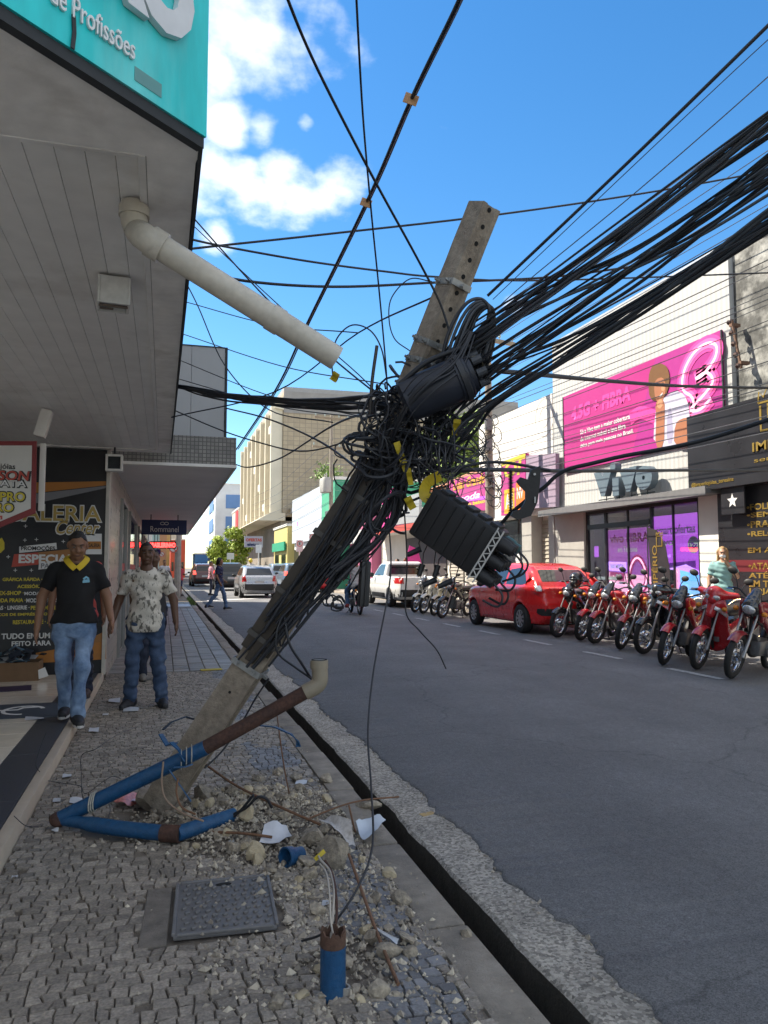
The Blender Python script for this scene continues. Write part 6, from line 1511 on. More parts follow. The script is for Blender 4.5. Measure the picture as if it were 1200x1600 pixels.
# curved bracket arm on the wrapped cable
br = thing('bracket_arm', 'curved black metal bracket hanging on the wrapped cable', 'bracket', at(825, 780, d=3.75))
P = [at(u, v, d=3.74) for u, v in [(843, 728), (842, 755), (838, 785), (828, 806), (808, 812), (797, 806), (800, 799), (812, 796), (820, 782), (820, 768), (810, 758), (806, 752), (812, 746), (824, 750), (828, 735)]]
m = MB(); fr_ = (P[0] + P[7]) / 2; m.prism([((p - fr_).dot(_RT), (p - fr_).dot(_UP)) for p in P][::-1], fr_, _RT, _UP, .03); m.build('arm', M_box, br)
m = MB(); 
q0 = at(835, 741, d=3.70); m.cyl(q0, q0 - _F * .01, .006, n=8); q0 = at(836, 781, d=3.70); m.box(q0, (.006, .004, .03), Matrix((_RT, _F, _UP)).transposed()); m.build('rivets', M_brk, br)
sp = [at(798, 735 + i * 1.2, d=3.78) + _RT * (.006 if i % 2 else -.006) for i in range(56)]
m = MB(); m.tube(sp, .011, 6); tag(m.build('spiral_tie', M_box), 'short ribbed black tie hanging left of the bracket arm', 'cable tie')
# hanging closure (narrow upright box) below the pole cables
c = at(569, 912, d=3.98); hc = thing('hanging_closure', 'narrow upright grey black closure hanging below the pole cables', 'splice closure', c)
m = MB(); m.box(c, (.055, .07, .24), rotm('Y', .06), .016); m.build('case', mat('closure_grey', (.028, .029, .032), .45, var=.25, scale=12), hc, smooth=40)
m = MB(); m.box(c + Vector((.0, -.04, 0)), (.012, .012, .23), rotm('Y', .06), .003); m.build('seam', M_box, hc)
m = MB(); m.tube(smooth_path([c + Vector((0, 0, .12)), c + Vector((.02, 0, .2)), c + Vector((.04, .02, .34))], 5), .012, 6); m.build('hanger', M_cab, hc, smooth=70)
# yellow tags and tape
for j, (u, v, w, h, a, lab) in enumerate(((628, 715, 10, 50, -.35, 'long yellow tape strip inside the tangle'), (641, 786, 12, 20, -.5, 'yellow tag at the corner of the dangling box'), (713, 668, 11, 24, .1, 'yellow tag under the splice closure'), (523, 589, 12, 14, .6, 'yellow green tag under the end of the drain pipe'), (640, 745, 8, 26, -.2, 'small yellow strip low in the tangle'))):
    p = at(u, v, d=3.86 if j != 3 else 4.0); m = MB(); s_ = 3.9 / FPX; P = [p + (_RT * math.sin(a) + _UP * math.cos(a)) * (h * s_ * (q - .5)) + _F * .02 * math.sin(q * 5) for q in (0, .25, .5, .75, 1)]; m.bar(P, w * s_, .002, _F); tag(m.build('yellow_tag', mat('tag_yellow', (.50, .38, .03), .45, var=.25, scale=25)), lab, 'tag')

# ------------------------------------------------------------------ bent blue conduit at the foot
M_bp = mat('blue_paint', (.008, .066, .165), .42, var=.2, scale=8, col2=(.02, .075, .15), c2=(.5, .8), bump=.3, bscale=60, detail=10)
M_rust = mat('rusty_pipe', (.055, .028, .022), .8, var=.35, scale=14, bump=.35, bscale=70, col2=(.085, .04, .028), c2=(.4, .7))
blu = thing('blue_conduit', 'bent blue steel conduit with rusty upper half clasping the pole foot', 'pipe', at(92, 1283, z=.05))
ra = .039
A0, A1, A2 = at(92, 1280, z=.045), at(322, 1168, d=3.93), at(480, 1080, d=4.02)
m = MB(); m.tube([A0, A0 + (A1 - A0) * .5, A1], ra, 18); m.build('blue_length', M_bp, blu, smooth=50)
m = MB(); m.tube([A1 - (A1 - A0).normalized() * .02, (A1 + A2) / 2, A2], ra * .96, 18); m.build('rusty_length', M_rust, blu, smooth=50)
du = (A2 - A1).normalized(); m = MB(); E0 = A2 + du * .06; top = E0 + Vector((.01, 0, .11))
m.tube(smooth_path([A2 - du * .015, A2 + du * .05, E0 + Vector((.015, 0, .03)), top], 6), .043, 16); m.tube([top - Vector((0, 0, .02)), top + Vector((0, 0, .025))], .048, 18); m.build('elbow', mat('elbow_beige', (.27, .23, .17), .5, var=.2, scale=10), blu, smooth=50)
m = MB(); m.lathe([(.042, .012), (.042, .028), (.036, .028), (.036, .012)], top, (0, 0, 1), 18); m.build('elbow_mouth', M_hole_shade, blu)
B0, B1, B2, B3 = A0 + Vector((.02, -.01, 0)), at(258, 1302, z=.045), at(276, 1303, z=.045), at(366, 1274, z=.06)
m = MB(); m.tube(smooth_path([B0, (B0 + B1) / 2 + Vector((0, -.02, 0)), B1], 5), [.030] * 3 + [.038] * 8, 18); m.build('ground_length', M_bp, blu, smooth=50)
m = MB(); m.tube([B2, B3], .038, 18); m.build('ground_length', M_bp, blu, smooth=50)
m = MB(); m.tube([B1 - (B2 - B1) * .3, B2 + (B2 - B1) * .3], .0415, 18); m.build('coupling', M_rust, blu, smooth=50)
m = MB(); m.ell(A0, (.048, .046, .04)); m.build('crushed_bend', M_rust, blu, smooth=60)
def strap(pix, nm='strap', mt=M_bp, w=.035, d=3.9):
    m = MB(); m.bar([at(u, v, d=dd) for u, v, dd in pix], w, .006, (0, .2, 1) if nm == 'strap' else (0, 1, 0)); return m.build('strap', mt, blu)
strap([(251, 1147, 3.98), (262, 1165, 3.95), (274, 1161, 3.93)]); strap([(268, 1160, 3.9), (280, 1172, 3.87), (286, 1190, 3.87)])
strap([(255, 1140, 4.1), (268, 1128, 4.15), (290, 1120, 4.2), (303, 1124, 4.25)], w=.02, mt=mat('blue_black', (.012, .03, .06), .5))
strap([(298, 1252, 3.82), (282, 1228, 3.82), (264, 1203, 3.83), (272, 1199, 3.83), (290, 1198, 3.84), (300, 1194, 3.86)])
strap([(400, 1133, 4.2), (430, 1136, 4.15), (455, 1147, 4.1), (465, 1158, 4.1), (466, 1167, 4.1)], w=.03)
m = MB(); c = A0 + (A1 - A0) * .83; 
for q in range(3): m.tube([c + (A1 - A0).normalized() * .03 * q + (Vector((0, math.cos(t_), math.sin(t_)))) * .050 for t_ in [i * .6 for i in range(12)]], .003, 5)
stuff(m.build('binding_wire', mat('wire_pale', (.35, .34, .30), .5), blu))
c = A0 + (A1 - A0) * .22; m = MB()
for q in range(3): m.tube([c + (A1 - A0).normalized() * .012 * q + (Vector((.2 * math.cos(t_), math.cos(t_), math.sin(t_)))) * .050 for t_ in [i * .6 for i in range(12)]], .004, 5)
stuff(m.build('binding_wire', mat('wire_pale', (.35, .34, .30), .5), blu))
wire('dark cable looping from the pole into the beige elbow', [(440, 965, 4.02), (432, 990, 4.0), (434, 1020, 4.0), (460, 1042, 4.05), (480, 1056, 4.08), (488, 1062, 4.1)], .006)
wire('second dark cable running into the beige elbow', [(445, 965, 4.02), (452, 1005, 4.0), (470, 1035, 4.05), (486, 1060, 4.1)], .007)
wire('thin cable beside the pole behind the rusty pipe', [(420, 1060, 4.25), (400, 1090, 4.25), (380, 1125, 4.25), (350, 1170, 4.2), (320, 1200, 4.1)], .005)
# curly thin wires on the pavement by the shop floor
for j, px in enumerate(([(215, 1135, .12), (180, 1150, .3), (150, 1170, .32), (128, 1180, .25), (127, 1210, .18), (128, 1238, .12), (133, 1262, .05)], [(75, 1220, .10), (100, 1224, .08), (125, 1228, .06), (134, 1240, .08), (160, 1222, .1), (176, 1213, .12), (188, 1216, .1)], [(72, 1145, .16), (62, 1170, .14), (56, 1195, .12), (62, 1206, .10)], [(160, 1238, .02), (172, 1262, .05), (166, 1285, .03)], [(22, 1275, .1), (40, 1290, .1), (60, 1292, .06)])):
    P = [at(u, v, z=z) for u, v, z in px]; o = cable(P, .0022, ('thin wire arching up from the pavement beside the shop edge', 'thin wire lying across the shop edge', 'bent thin wire end standing on the shop edge', 'stray thin wire below the blue conduit', 'thin wire curl on the granite border')[j], None, n=5, name='thin_wire')

# ================================================================== THINGS LYING ON THE PAVEMENT
# manhole cover with studs
mc = thing('manhole_cover', 'square iron cover with raised studs set in the pavement', 'manhole cover', ((COVER[0] + COVER[1]) / 2, (COVER[2] + COVER[3]) / 2, 0))
M_iron = mat('cast_iron', (.17, .165, .165), .6, metal=.25, var=.25, scale=12, bump=.2, bscale=80)
rz = R(-3); cc = Vector(((COVER[0] + COVER[1]) / 2, (COVER[2] + COVER[3]) / 2, .004)); Mz = rotm('Z', rz); sx, sy = COVER[1] - COVER[0], COVER[3] - COVER[2]
m = MB(); m.box(cc, (sx - .02, sy - .02, .02), Mz, .012); m.build('plate', M_iron, mc, smooth=40)
for s in (-1, 1):
    m = MB(); m.box(cc + Mz @ Vector((s * (sx / 2 - .012), 0, .011)), (.014, sy - .03, .012), Mz, .004); m.build('rim', M_iron, mc); m = MB(); m.box(cc + Mz @ Vector((0, s * (sy / 2 - .012), .011)), (sx - .05, .014, .012), Mz, .004); m.build('rim', M_iron, mc)
stm = MB(); stm.box((0, 0, 0), (.02, .013, .010), rotm('Z', .6), .003); stmesh = stm.mesh('stud', None, 40)
for i in range(9):
    for j in range(10):
        x, y = -sx / 2 + .045 + i * (sx - .09) / 8, -sy / 2 + .05 + j * (sy - .1) / 9
        if abs(x) < .05 and y > sy / 2 - .09: continue
        o = link('stud', stmesh, M_iron, mc); o.location = cc + Mz @ Vector((x + (.012 if j % 2 else 0), y, .0145)) - mc.location
m = MB(); m.prism(disc(0, 0, .034, 18, .016), cc + Mz @ Vector((0, sy / 2 - .06, .0105)), (1, 0, 0), (0, 1, 0), .001); m.build('lifting_slot', M_hole_shade, mc)
m = MB(); m.box((COVER[0] - .06, (COVER[2] + COVER[3]) / 2, -.008), (.10, sy + .02, .02), Mz, .006); m.box((sx / 2 + COVER[0], COVER[3] + .012, -.01), (sx, .02, .02), Mz); m.build('surround', mat('cover_mortar', (.17, .15, .13), .9, var=.35, scale=14, bump=.5, bscale=90, world=True), mc)

# broken concrete
M_chunk = mat('chunk', (.27, .235, .19), .92, var=.25, scale=14, bump=.7, bscale=60, detail=10, rand=.2, col2=(.40, .34, .26), c2=(.42, .7))
M_chunkp = mat('chunk_pale', (.42, .35, .24), .9, var=.2, scale=14, bump=.5, bscale=60, detail=10, rand=.1)
def chunk(p, r, seed, label, group=None, mt=None, sq=(1, 1, .8)):
    m = MB(); rock_mesh(m, (0, 0, 0), r, seed, 2, 10, sq); zs = min(v_[2] for v_ in m.v)
    me = m.mesh('concrete_chunk'); o = link('concrete_chunk', me, mt or M_chunk); o.location = (p[0], p[1], p[2] - zs * .9); return tag(o, label, 'concrete chunk', group)
for j, (u, v, px, lab, pale, sq) in enumerate((
        (397, 1342, 21, 'pale squared concrete block in front of the rubble heap', 1, (1, .9, 1)), (492, 1318, 24, 'large grey lump beside the torn white card', 0, (1.1, 1, .8)), (525, 1352, 30, 'biggest broken lump above the rusty rod', 0, (1.0, .9, 1.1)), (480, 1352, 17, 'lump lying next to the blue pipe end', 0, (1.4, 1, .7)),
        (320, 1262, 24, 'slanted slab fragment leaning beside the pole foot', 0, (1.2, .7, .9)), (362, 1262, 17, 'chunk between the pole foot and the blue pipe end', 0, (1, 1, .9)), (345, 1308, 16, 'round lump in front of the blue ground pipe', 0, (1, 1, .9)), (575, 1262, 18, 'dark slab at the gutter edge under the bent rod', 0, (1.4, .8, .5)),
        (610, 1368, 14, 'small pale rock by the loose hanging cable', 1, (1, 1, .7)), (566, 1345, 12, 'flat rock right of the biggest lump', 1, (1.2, .8, .6)), (465, 1220, 13, 'lump on the far side of the rubble heap', 0, (1, 1, .8)), (510, 1222, 14, 'chunk by the gutter at the back of the heap', 0, (1, 1, .8)), (636, 1470, 16, 'flat broken slab near the kerb in front', 0, (1.6, 1, .5)), (728, 1460, 12, 'rock on the blue strip near the gutter', 0, (1, 1, .8)), (258, 1255, 20, 'broken paving slab tilted behind the blue pipe', 0, (1.6, .9, .45)), (410, 1285, 14, 'chunk behind the white sheet', 0, (1, 1, .8)))):
    p = at(u, v, z=0.0); d = (p - _C).dot(_F); chunk((p.x, p.y, -.012), px / FPX * d, 900 + j, lab, None, M_chunkp if pale else M_chunk, sq)
kq = random.Random(8)
for j in range(30):
    x, y = kq.gauss(.50, .22), kq.gauss(4.12, .26)
    if j % 3 == 0: x, y = kq.gauss(.15, .15), kq.gauss(4.35, .14)
    if -.3 < x < .95: chunk((x, y, -.01 + .6 * max(0, .085 * (1 - ((x - .5) / .5) ** 2 - ((y - 4.3) / .5) ** 2))), kq.uniform(.03, .058), 5000 + j, 'jagged fist sized concrete chunk in the middle of the rubble heap', 'fist sized chunks of the rubble heap', M_chunkp if j % 3 == 1 else M_chunk, (1, kq.uniform(.6, 1), kq.uniform(.6, .9)))
kr = random.Random(21); GRP = 'medium concrete lumps of the rubble heap'
def heap(k):
    r = k.random()
    if r < .54: return k.gauss(.52, .22), k.gauss(4.25, .36)
    if r < .68: return k.gauss(.12, .20), k.gauss(4.35, .22)
    return k.gauss(.66, .17), k.gauss(3.0, .5)
hz = lambda x, y: max(0, .085 * (1 - ((x - .5) / .5) ** 2 - ((y - 4.3) / .5) ** 2))
n_ = 0
while n_ < 170:
    x, y = heap(kr)
    if not (-.3 < x < .97 and 2.3 < y < 5.3) or in_cover(x, y): continue
    r = .016 + abs(kr.gauss(0, .020)); chunk((x, y, -.012 + hz(x, y)), r, 2000 + n_, 'small broken concrete lump lying in the rubble', GRP, M_chunkp if n_ % 4 == 0 else M_chunk, (1, kr.uniform(.7, 1), kr.uniform(.5, .9))); n_ += 1
# fine rubble and dust: one mass
m = MB(); m2 = MB()
def bit(mb, x, y, z, r, k):
    vs = [Vector((x, y, z)) + Vector((k.gauss(0, 1), k.gauss(0, 1), k.gauss(0, .7))).normalized() * r * k.uniform(.7, 1.2) for _ in range(6)]
    c = [Vector((1, 0, 0)), Vector((-1, 0, 0)), Vector((0, 1, 0)), Vector((0, -1, 0)), Vector((0, 0, 1)), Vector((0, 0, -1))]
    vs = [Vector((x, y, z)) + q * r * k.uniform(.6, 1.3) + Vector((k.gauss(0, .2), k.gauss(0, .2), 0)) * r for q in c]
    mb.add(vs, [(0, 2, 4), (2, 1, 4), (1, 3, 4), (3, 0, 4), (2, 0, 5), (1, 2, 5), (3, 1, 5), (0, 3, 5)])
for i in range(10500):
    x, y = heap(kr) if i % 5 else (kr.uniform(-.66, 1.1), kr.uniform(2.0, 6.5))
    if i % 2 == 1: x, y = kr.uniform(.15, .98), min(4.6, 2.1 + abs(kr.gauss(1.5, .8)))
    if not (-.64 < x < 1.12 and 1.9 < y < 7) : continue
    r = min(.018, .0022 + abs(kr.gauss(0, .0055)))
    if i % 5 == 0: r *= .55
    z = (.014 if in_cover(x, y) else 0) + hz(x, y) + r * .3 - .004
    if in_cover(x, y) and kr.random() < .8: continue
    bit(m2 if i % 3 == 0 else m, x, y, z, r, kr)
for i in range(2600):    # grit on the gutter slab
    x, y = 1.29 + abs(kr.gauss(0, .12)), kr.uniform(1.9, 9)
    bit(m2 if i % 3 == 0 else m, x, y, -.028 + kr.uniform(0, .004), min(.010, .002 + abs(kr.gauss(0, .003))), kr)
for i in range(500):     # loose stones along the broken asphalt edge
    y = kr.uniform(1.9, 10); x = edge_x(y) + kr.gauss(0, .03); bit(m, x, y, -.012, .002 + abs(kr.gauss(0, .005)), kr)
M_fine = mat('fine_rubble', (.29, .255, .21), .92, var=.25, scale=30, world=True); isl_vary(M_fine, amt=.4)
M_fine2 = mat('fine_rubble_pale', (.46, .41, .33), .92, var=.2, scale=30, world=True); isl_vary(M_fine2, amt=.3)
stuff(tag(m.build('rubble', M_fine), 'fine grey rubble and grit strewn round the pole foot', 'rubble')); stuff(tag(m2.build('pale_rubble', M_fine2), 'fine pale mortar crumbs strewn over the pavement', 'rubble'))
# low mound of dust under the heap
m = MB(); N = 34; vs = []; fs = []
for i in range(N + 1):
    for j in range(N + 1):
        x, y = -.05 + 1.03 * i / N, 3.5 + 1.65 * j / N; h = hz(x, y); vs.append((x, y, -.02 + h * 1.0 + (.016 * mnoise.noise(Vector((x * 9, y * 9, 0))) + .01 * mnoise.noise(Vector((x * 25, y * 25, 3)))) * min(1, h * 40)))
fs = [(i * (N + 1) + j, (i + 1) * (N + 1) + j, (i + 1) * (N + 1) + j + 1, i * (N + 1) + j + 1) for i in range(N) for j in range(N)]
m.add(vs, fs); stuff(tag(m.build('dust_mound', M_dirt, None, smooth=60), 'low mound of earth and mortar dust under the rubble', 'earth'))

# sheets, cards and litter
M_pap = mat('paper', (.62, .63, .66), .8, var=.05, scale=20); M_card2 = mat('torn_card', (.52, .49, .46), .85, var=.2, scale=14, col2=(.36, .30, .25), c2=(.5, .75))
def sheet(pix, label, mt=None, curl=.02, name='paper_sheet', z=.02, seed=0, cat='paper', n=5):
    c = [at(u, v, z=z) for u, v in pix]; k = random.Random(seed); vs = []
    for i in range(n + 1):
        for j in range(n + 1):
            a, b = i / n, j / n; p = (c[0] * (1 - a) + c[1] * a) * (1 - b) + (c[3] * (1 - a) + c[2] * a) * b
            vs.append(p + Vector((0, 0, curl * math.sin(a * 3.1 + seed) * math.cos(b * 2.6 + seed * 2) + curl * .6 * mnoise.noise(Vector((a * 3, b * 3, seed))))))
    N_ = len(vs); f = [(i * (n + 1) + j, (i + 1) * (n + 1) + j, (i + 1) * (n + 1) + j + 1, i * (n + 1) + j + 1) for i in range(n) for j in range(n)]
    m = MB(); m.add(vs, f); m.add([v_ - Vector((0, 0, .0012)) for v_ in vs], [q[::-1] for q in f])
    return tag(m.build(name, mt or M_pap, None, smooth=60), label, cat)
sheet([(405, 1312), (413, 1291), (447, 1290), (456, 1305)], 'folded white paper sheet lying on the rubble', curl=.03, z=.05, seed=1)
sheet([(497, 1272), (530, 1308), (556, 1310), (548, 1292)], 'torn stained white card beside the bent rod', M_card2, .04, 'torn_card', .07, 2, 'card')
sheet([(556, 1284), (570, 1310), (603, 1282), (580, 1278)], 'bluish white torn card at the gutter edge', mat('blue_card', (.55, .60, .66), .7), .03, 'torn_card', .06, 3, 'card')
for j, (u, v, w, h, a, lab) in enumerate(((204, 1108, 24, 6, .1, 'white paper by the shoe of the person in the print shirt'), (178, 1094, 18, 6, .1, 'white paper between the two people walking nearest'), (164, 1116, 10, 3, 0, 'tiny white scrap beside the shop edge'), (146, 1140, 16, 7, .1, 'small white card on the pavement below the shop edge'), (53, 1122, 30, 4, 0, 'white paper strip on the floor marking'), (88, 1250, 12, 6, .3, 'crumpled bluish scrap beside the granite border'), (118, 1250, 20, 7, 0, 'pale litter scrap near the end of the blue pipe'), (428, 1255, 10, 5, .4, 'scrap of white paper at the back of the heap'), (360, 1316, 10, 6, .3, 'white crumb of paper before the heap'), (330, 1297, 8, 5, .2, 'pale blue scrap behind the ground pipe'), (508, 1410, 12, 7, 0, 'small printed card beside the standing rods'), (104, 1212, 14, 5, .3, 'silver wrapper by the shop edge'), (470, 1222, 18, 5, .1, 'pale foil scrap at the back of the heap'), (420, 1272, 8, 8, .6, 'small white scrap under the bent rod'), (85, 1296, 12, 4, 0, 'tiny scrap below the bend of the blue pipe'), (22, 1370, 10, 4, .4, 'light scrap on the lower left pavement'))):
    z = FLZ + .008 if j in (4,) else .012
    sheet([(u - w / 2, v + h / 2), (u + w / 2, v + h / 2 - a * 4), (u + w / 2 + 1, v - h / 2 - a * 4), (u - w / 2 + 2, v - h / 2)], lab, mat('scrap_paper', (.52, .54, .58), .7, rand=.2), .006, 'paper_scrap', z, j + 10, 'litter', 3)
sheet([(178, 1253), (205, 1258), (222, 1240), (196, 1238)], 'red and white crumpled plastic bag behind the blue pipe', mat('plastic_red', (.55, .20, .18), .4, var=.5, scale=30), .03, 'plastic_bag', .03, 4, 'bag'); sheet([(205, 1258), (245, 1256), (250, 1236), (210, 1236)], 'lilac plastic wrapper behind the pole foot', mat('plastic_lilac', (.48, .40, .50), .4, var=.2, scale=30), .03, 'plastic_bag', .03, 5, 'bag')
sheet([(305, 1246), (345, 1250), (347, 1244), (307, 1239)], 'green plastic strip behind the pole foot', mat('plastic_green', (.04, .30, .16), .4), .01, 'plastic_strip', .02, 6, 'litter')
sheet([(570, 1440), (620, 1475), (624, 1470), (575, 1436)], 'strip of clear plastic tape across the rusty rod', mat('tape', (.6, .62, .64), .2), .012, 'plastic_strip', .02, 7, 'litter')
m = MB(); p = at(330, 1046, z=.01); m.box(p, (.28, .12, .012), rotm('Z', .1), .005); tag(m.build('yellow_mat', mat('yellow_scrap', (.45, .35, .06), .7)), 'flat yellow scrap on the pavement beside the pole', 'litter')
m = MB(); p = at(668, 1274, z=-.02); m.box(p, (.09, .05, .02), rotm('Z', .3), .004); tag(m.build('wood_chip', mat('wood_chip', (.40, .28, .12), .8)), 'small tan wood chip on the gutter slab', 'litter')

# blue pipe stub with rusty rim and wires rising from it
p = at(520, 1556, z=-.01); stb = thing('pipe_stub', 'short upright blue pipe stub with rusty rim', 'pipe', p)
m = MB(); rs = .041; H_ = .20; k = random.Random(3); n = 28; vs = []
for (r, hh) in ((rs, -.03), (rs, H_ * .78)): vs += [p + Vector((r * math.cos(2 * math.pi * j / n), r * math.sin(2 * math.pi * j / n), hh)) for j in range(n)]
m.add(vs, [(j, (j + 1) % n, n + (j + 1) % n, n + j) for j in range(n)]); m.build('tube', M_bp, stb, smooth=50)
m = MB(); tops = [H_ + .007 * math.sin(j * 1.3) + .005 * math.sin(j * 2.9) for j in range(n)]; vs = []
for (r, q) in ((rs, 0), (rs, 1), (rs - .006, 1), (rs - .006, 0)): vs += [p + Vector((r * math.cos(2 * math.pi * j / n), r * math.sin(2 * math.pi * j / n), H_ * .775 if q == 0 else tops[j])) for j in range(n)]
m.add(vs, [(i * n + j, i * n + (j + 1) % n, (i + 1) * n + (j + 1) % n, (i + 1) * n + j) for i in range(3) for j in range(n)]); m.build('rusty_rim', mat('rust_rim', (.10, .055, .038), .85, var=.4, scale=30, bump=.4, bscale=80), stb, smooth=50)
m = MB(); m.prism(disc(0, 0, rs - .005, 20), p + Vector((0, 0, H_ * .7)), (1, 0, 0), (0, 1, 0), .002); m.build('dark_inside', M_hole_shade, stb)
for j, (px, r, mt) in enumerate(([[(512, 1475, 2.42), (520, 1430, 2.5), (522, 1390, 2.6), (516, 1362, 2.75), (502, 1345, 2.85), (498, 1338, 2.9)], .0045, 1], [[(522, 1475, 2.42), (526, 1430, 2.5), (524, 1390, 2.6), (518, 1362, 2.75), (508, 1345, 2.85)], .005, 0], [[(518, 1475, 2.42), (517, 1440, 2.46), (515, 1400, 2.55), (510, 1365, 2.7), (500, 1350, 2.8)], .0035, 1])):
    P = [at(a, b, d=c) for a, b, c in px]; P[0].z = p.z + H_ * .72; P[0].x = p.x + .01 * (j - 1); P[0].y = p.y
    m = MB(); m.tube(smooth_path(P, 6), r, 6); tag(m.build('earth_wire', mat('wire_pale2', (.42, .38, .33), .5) if mt else M_rust, None, smooth=70), ('pale stiff wire rising from the blue stub', 'brown stiff wire rising from the blue stub', 'thinnest pale wire rising from the blue stub')[j], 'wire')
m = MB(); q = at(537, 1552, z=0); m.lathe([(.019, 0), (.019, .03), (.013, .03), (.013, 0)], q - Vector((0, 0, .008)), (.1, 0, 1), 18, closed=True); tag(m.build('pipe_ring', mat('ring_grey', (.30, .28, .25), .6), None, smooth=40), 'small grey plastic ring beside the blue stub', 'pipe')
m = MB(); q = at(458, 1337, z=.035); ax_ = Vector((-.75, -.5, .12)); m.lathe([(.034, -.05), (.034, .0), (.042, .01), (.045, .05), (.038, .05), (.030, -.05)], q, ax_, 18, closed=True); tag(m.build('pipe_end', M_bp, None, smooth=40), 'short blue pipe end lying among the rubble', 'pipe')
m = MB(); q = at(500, 1338, d=2.9); m.bar([q + Vector((-.02, 0, -.01)), q + Vector((.02, .01, .015))], .016, .003, _F); tag(m.build('yellow_tag', mat('tag_yellow', (.50, .38, .03), .45)), 'yellow tag at the end of the bent wires', 'tag')
# rusty bars
def rod(label, px, r=.006, mt=None):
    m = MB(); m.tube(smooth_path([at(u, v, z=z) for u, v, z in px], 5), r, 7); return tag(m.build('rusty_rod', mt or mat('rod_rust', (.16, .085, .05), .85, var=.35, scale=25), None, smooth=60), label, 'rod')
rod('rusty rod running from the rubble towards the front', [(545, 1335, .10), (568, 1400, .05), (590, 1460, .03), (622, 1538, .01)], .0065)
rod('brown rod bent across the heap from the pole', [(322, 1195, .16), (370, 1228, .12), (440, 1262, .10), (500, 1288, .07)], .007)
rod('rod lying level towards the gutter', [(480, 1280, .06), (530, 1260, .06), (570, 1250, .05), (623, 1245, .02)], .005)
rod('thin rod standing upright behind the heap', [(455, 1255, .03), (445, 1205, .22), (437, 1150, .40), (432, 1110, .50)], .004)
rod('short rod poking up through the torn card', [(555, 1300, .03), (550, 1280, .10), (545, 1258, .17)], .005)
rod('rod end among the lumps before the ground pipe', [(330, 1300, .03), (380, 1302, .05), (425, 1308, .04)], .007)
wire('black cable stub bent out of the ground pipe', [(366, 1272, 3.75), (385, 1262, 3.7), (402, 1246, 3.68), (416, 1248, 3.68), (425, 1262, 3.7)], .007)
wire('second black cable stub beside the ground pipe end', [(366, 1276, 3.75), (380, 1262, 3.72), (396, 1242, 3.7)], .007)
wire('pale stiff wire loop at the pole foot', [(255, 1190, 3.85), (253, 1225, 3.82), (260, 1250, 3.8), (285, 1270, 3.75), (318, 1283, 3.7)], .005, mat('wire_rusty', (.28, .20, .15), .6))
wire('brown wire loop right of the pole foot', [(278, 1215, 3.8), (276, 1240, 3.78), (285, 1262, 3.75), (305, 1272, 3.7)], .005, mat('rod_rust', (.16, .085, .05), .85))

# ================================================================== VEHICLES
def smax(a, b, k):
    h = np.clip(0.5 - 0.5 * (b - a) / k, 0, 1); return b * (1 - h) + a * h + k * h * (1 - h)
M_tyre = mat('tyre', (.018, .018, .019), .8, var=.2, scale=20, bump=.2, bscale=90)
M_rim = mat('alloy', (.45, .46, .48), .35, metal=.8, var=.1)
M_cgl = mat('car_glass', (.012, .015, .018), .05, var=.05, spec=.7)
M_trim = mat('car_trim', (.02, .02, .021), .55, var=.15, scale=12)
M_tail = mat('tail_red', (.40, .012, .012), .18, var=.1, coat=.6)
M_lamp = mat('lamp_clear', (.42, .43, .45), .10, metal=.45, var=.5, scale=40, coat=1.0)
M_plate = mat('number_plate', (.42, .42, .43), .4, var=.05)
M_chrome = mat('chrome', (.6, .61, .63), .14, metal=1.0, var=.05)
M_under = mat('underbody', (.01, .01, .01), .9)
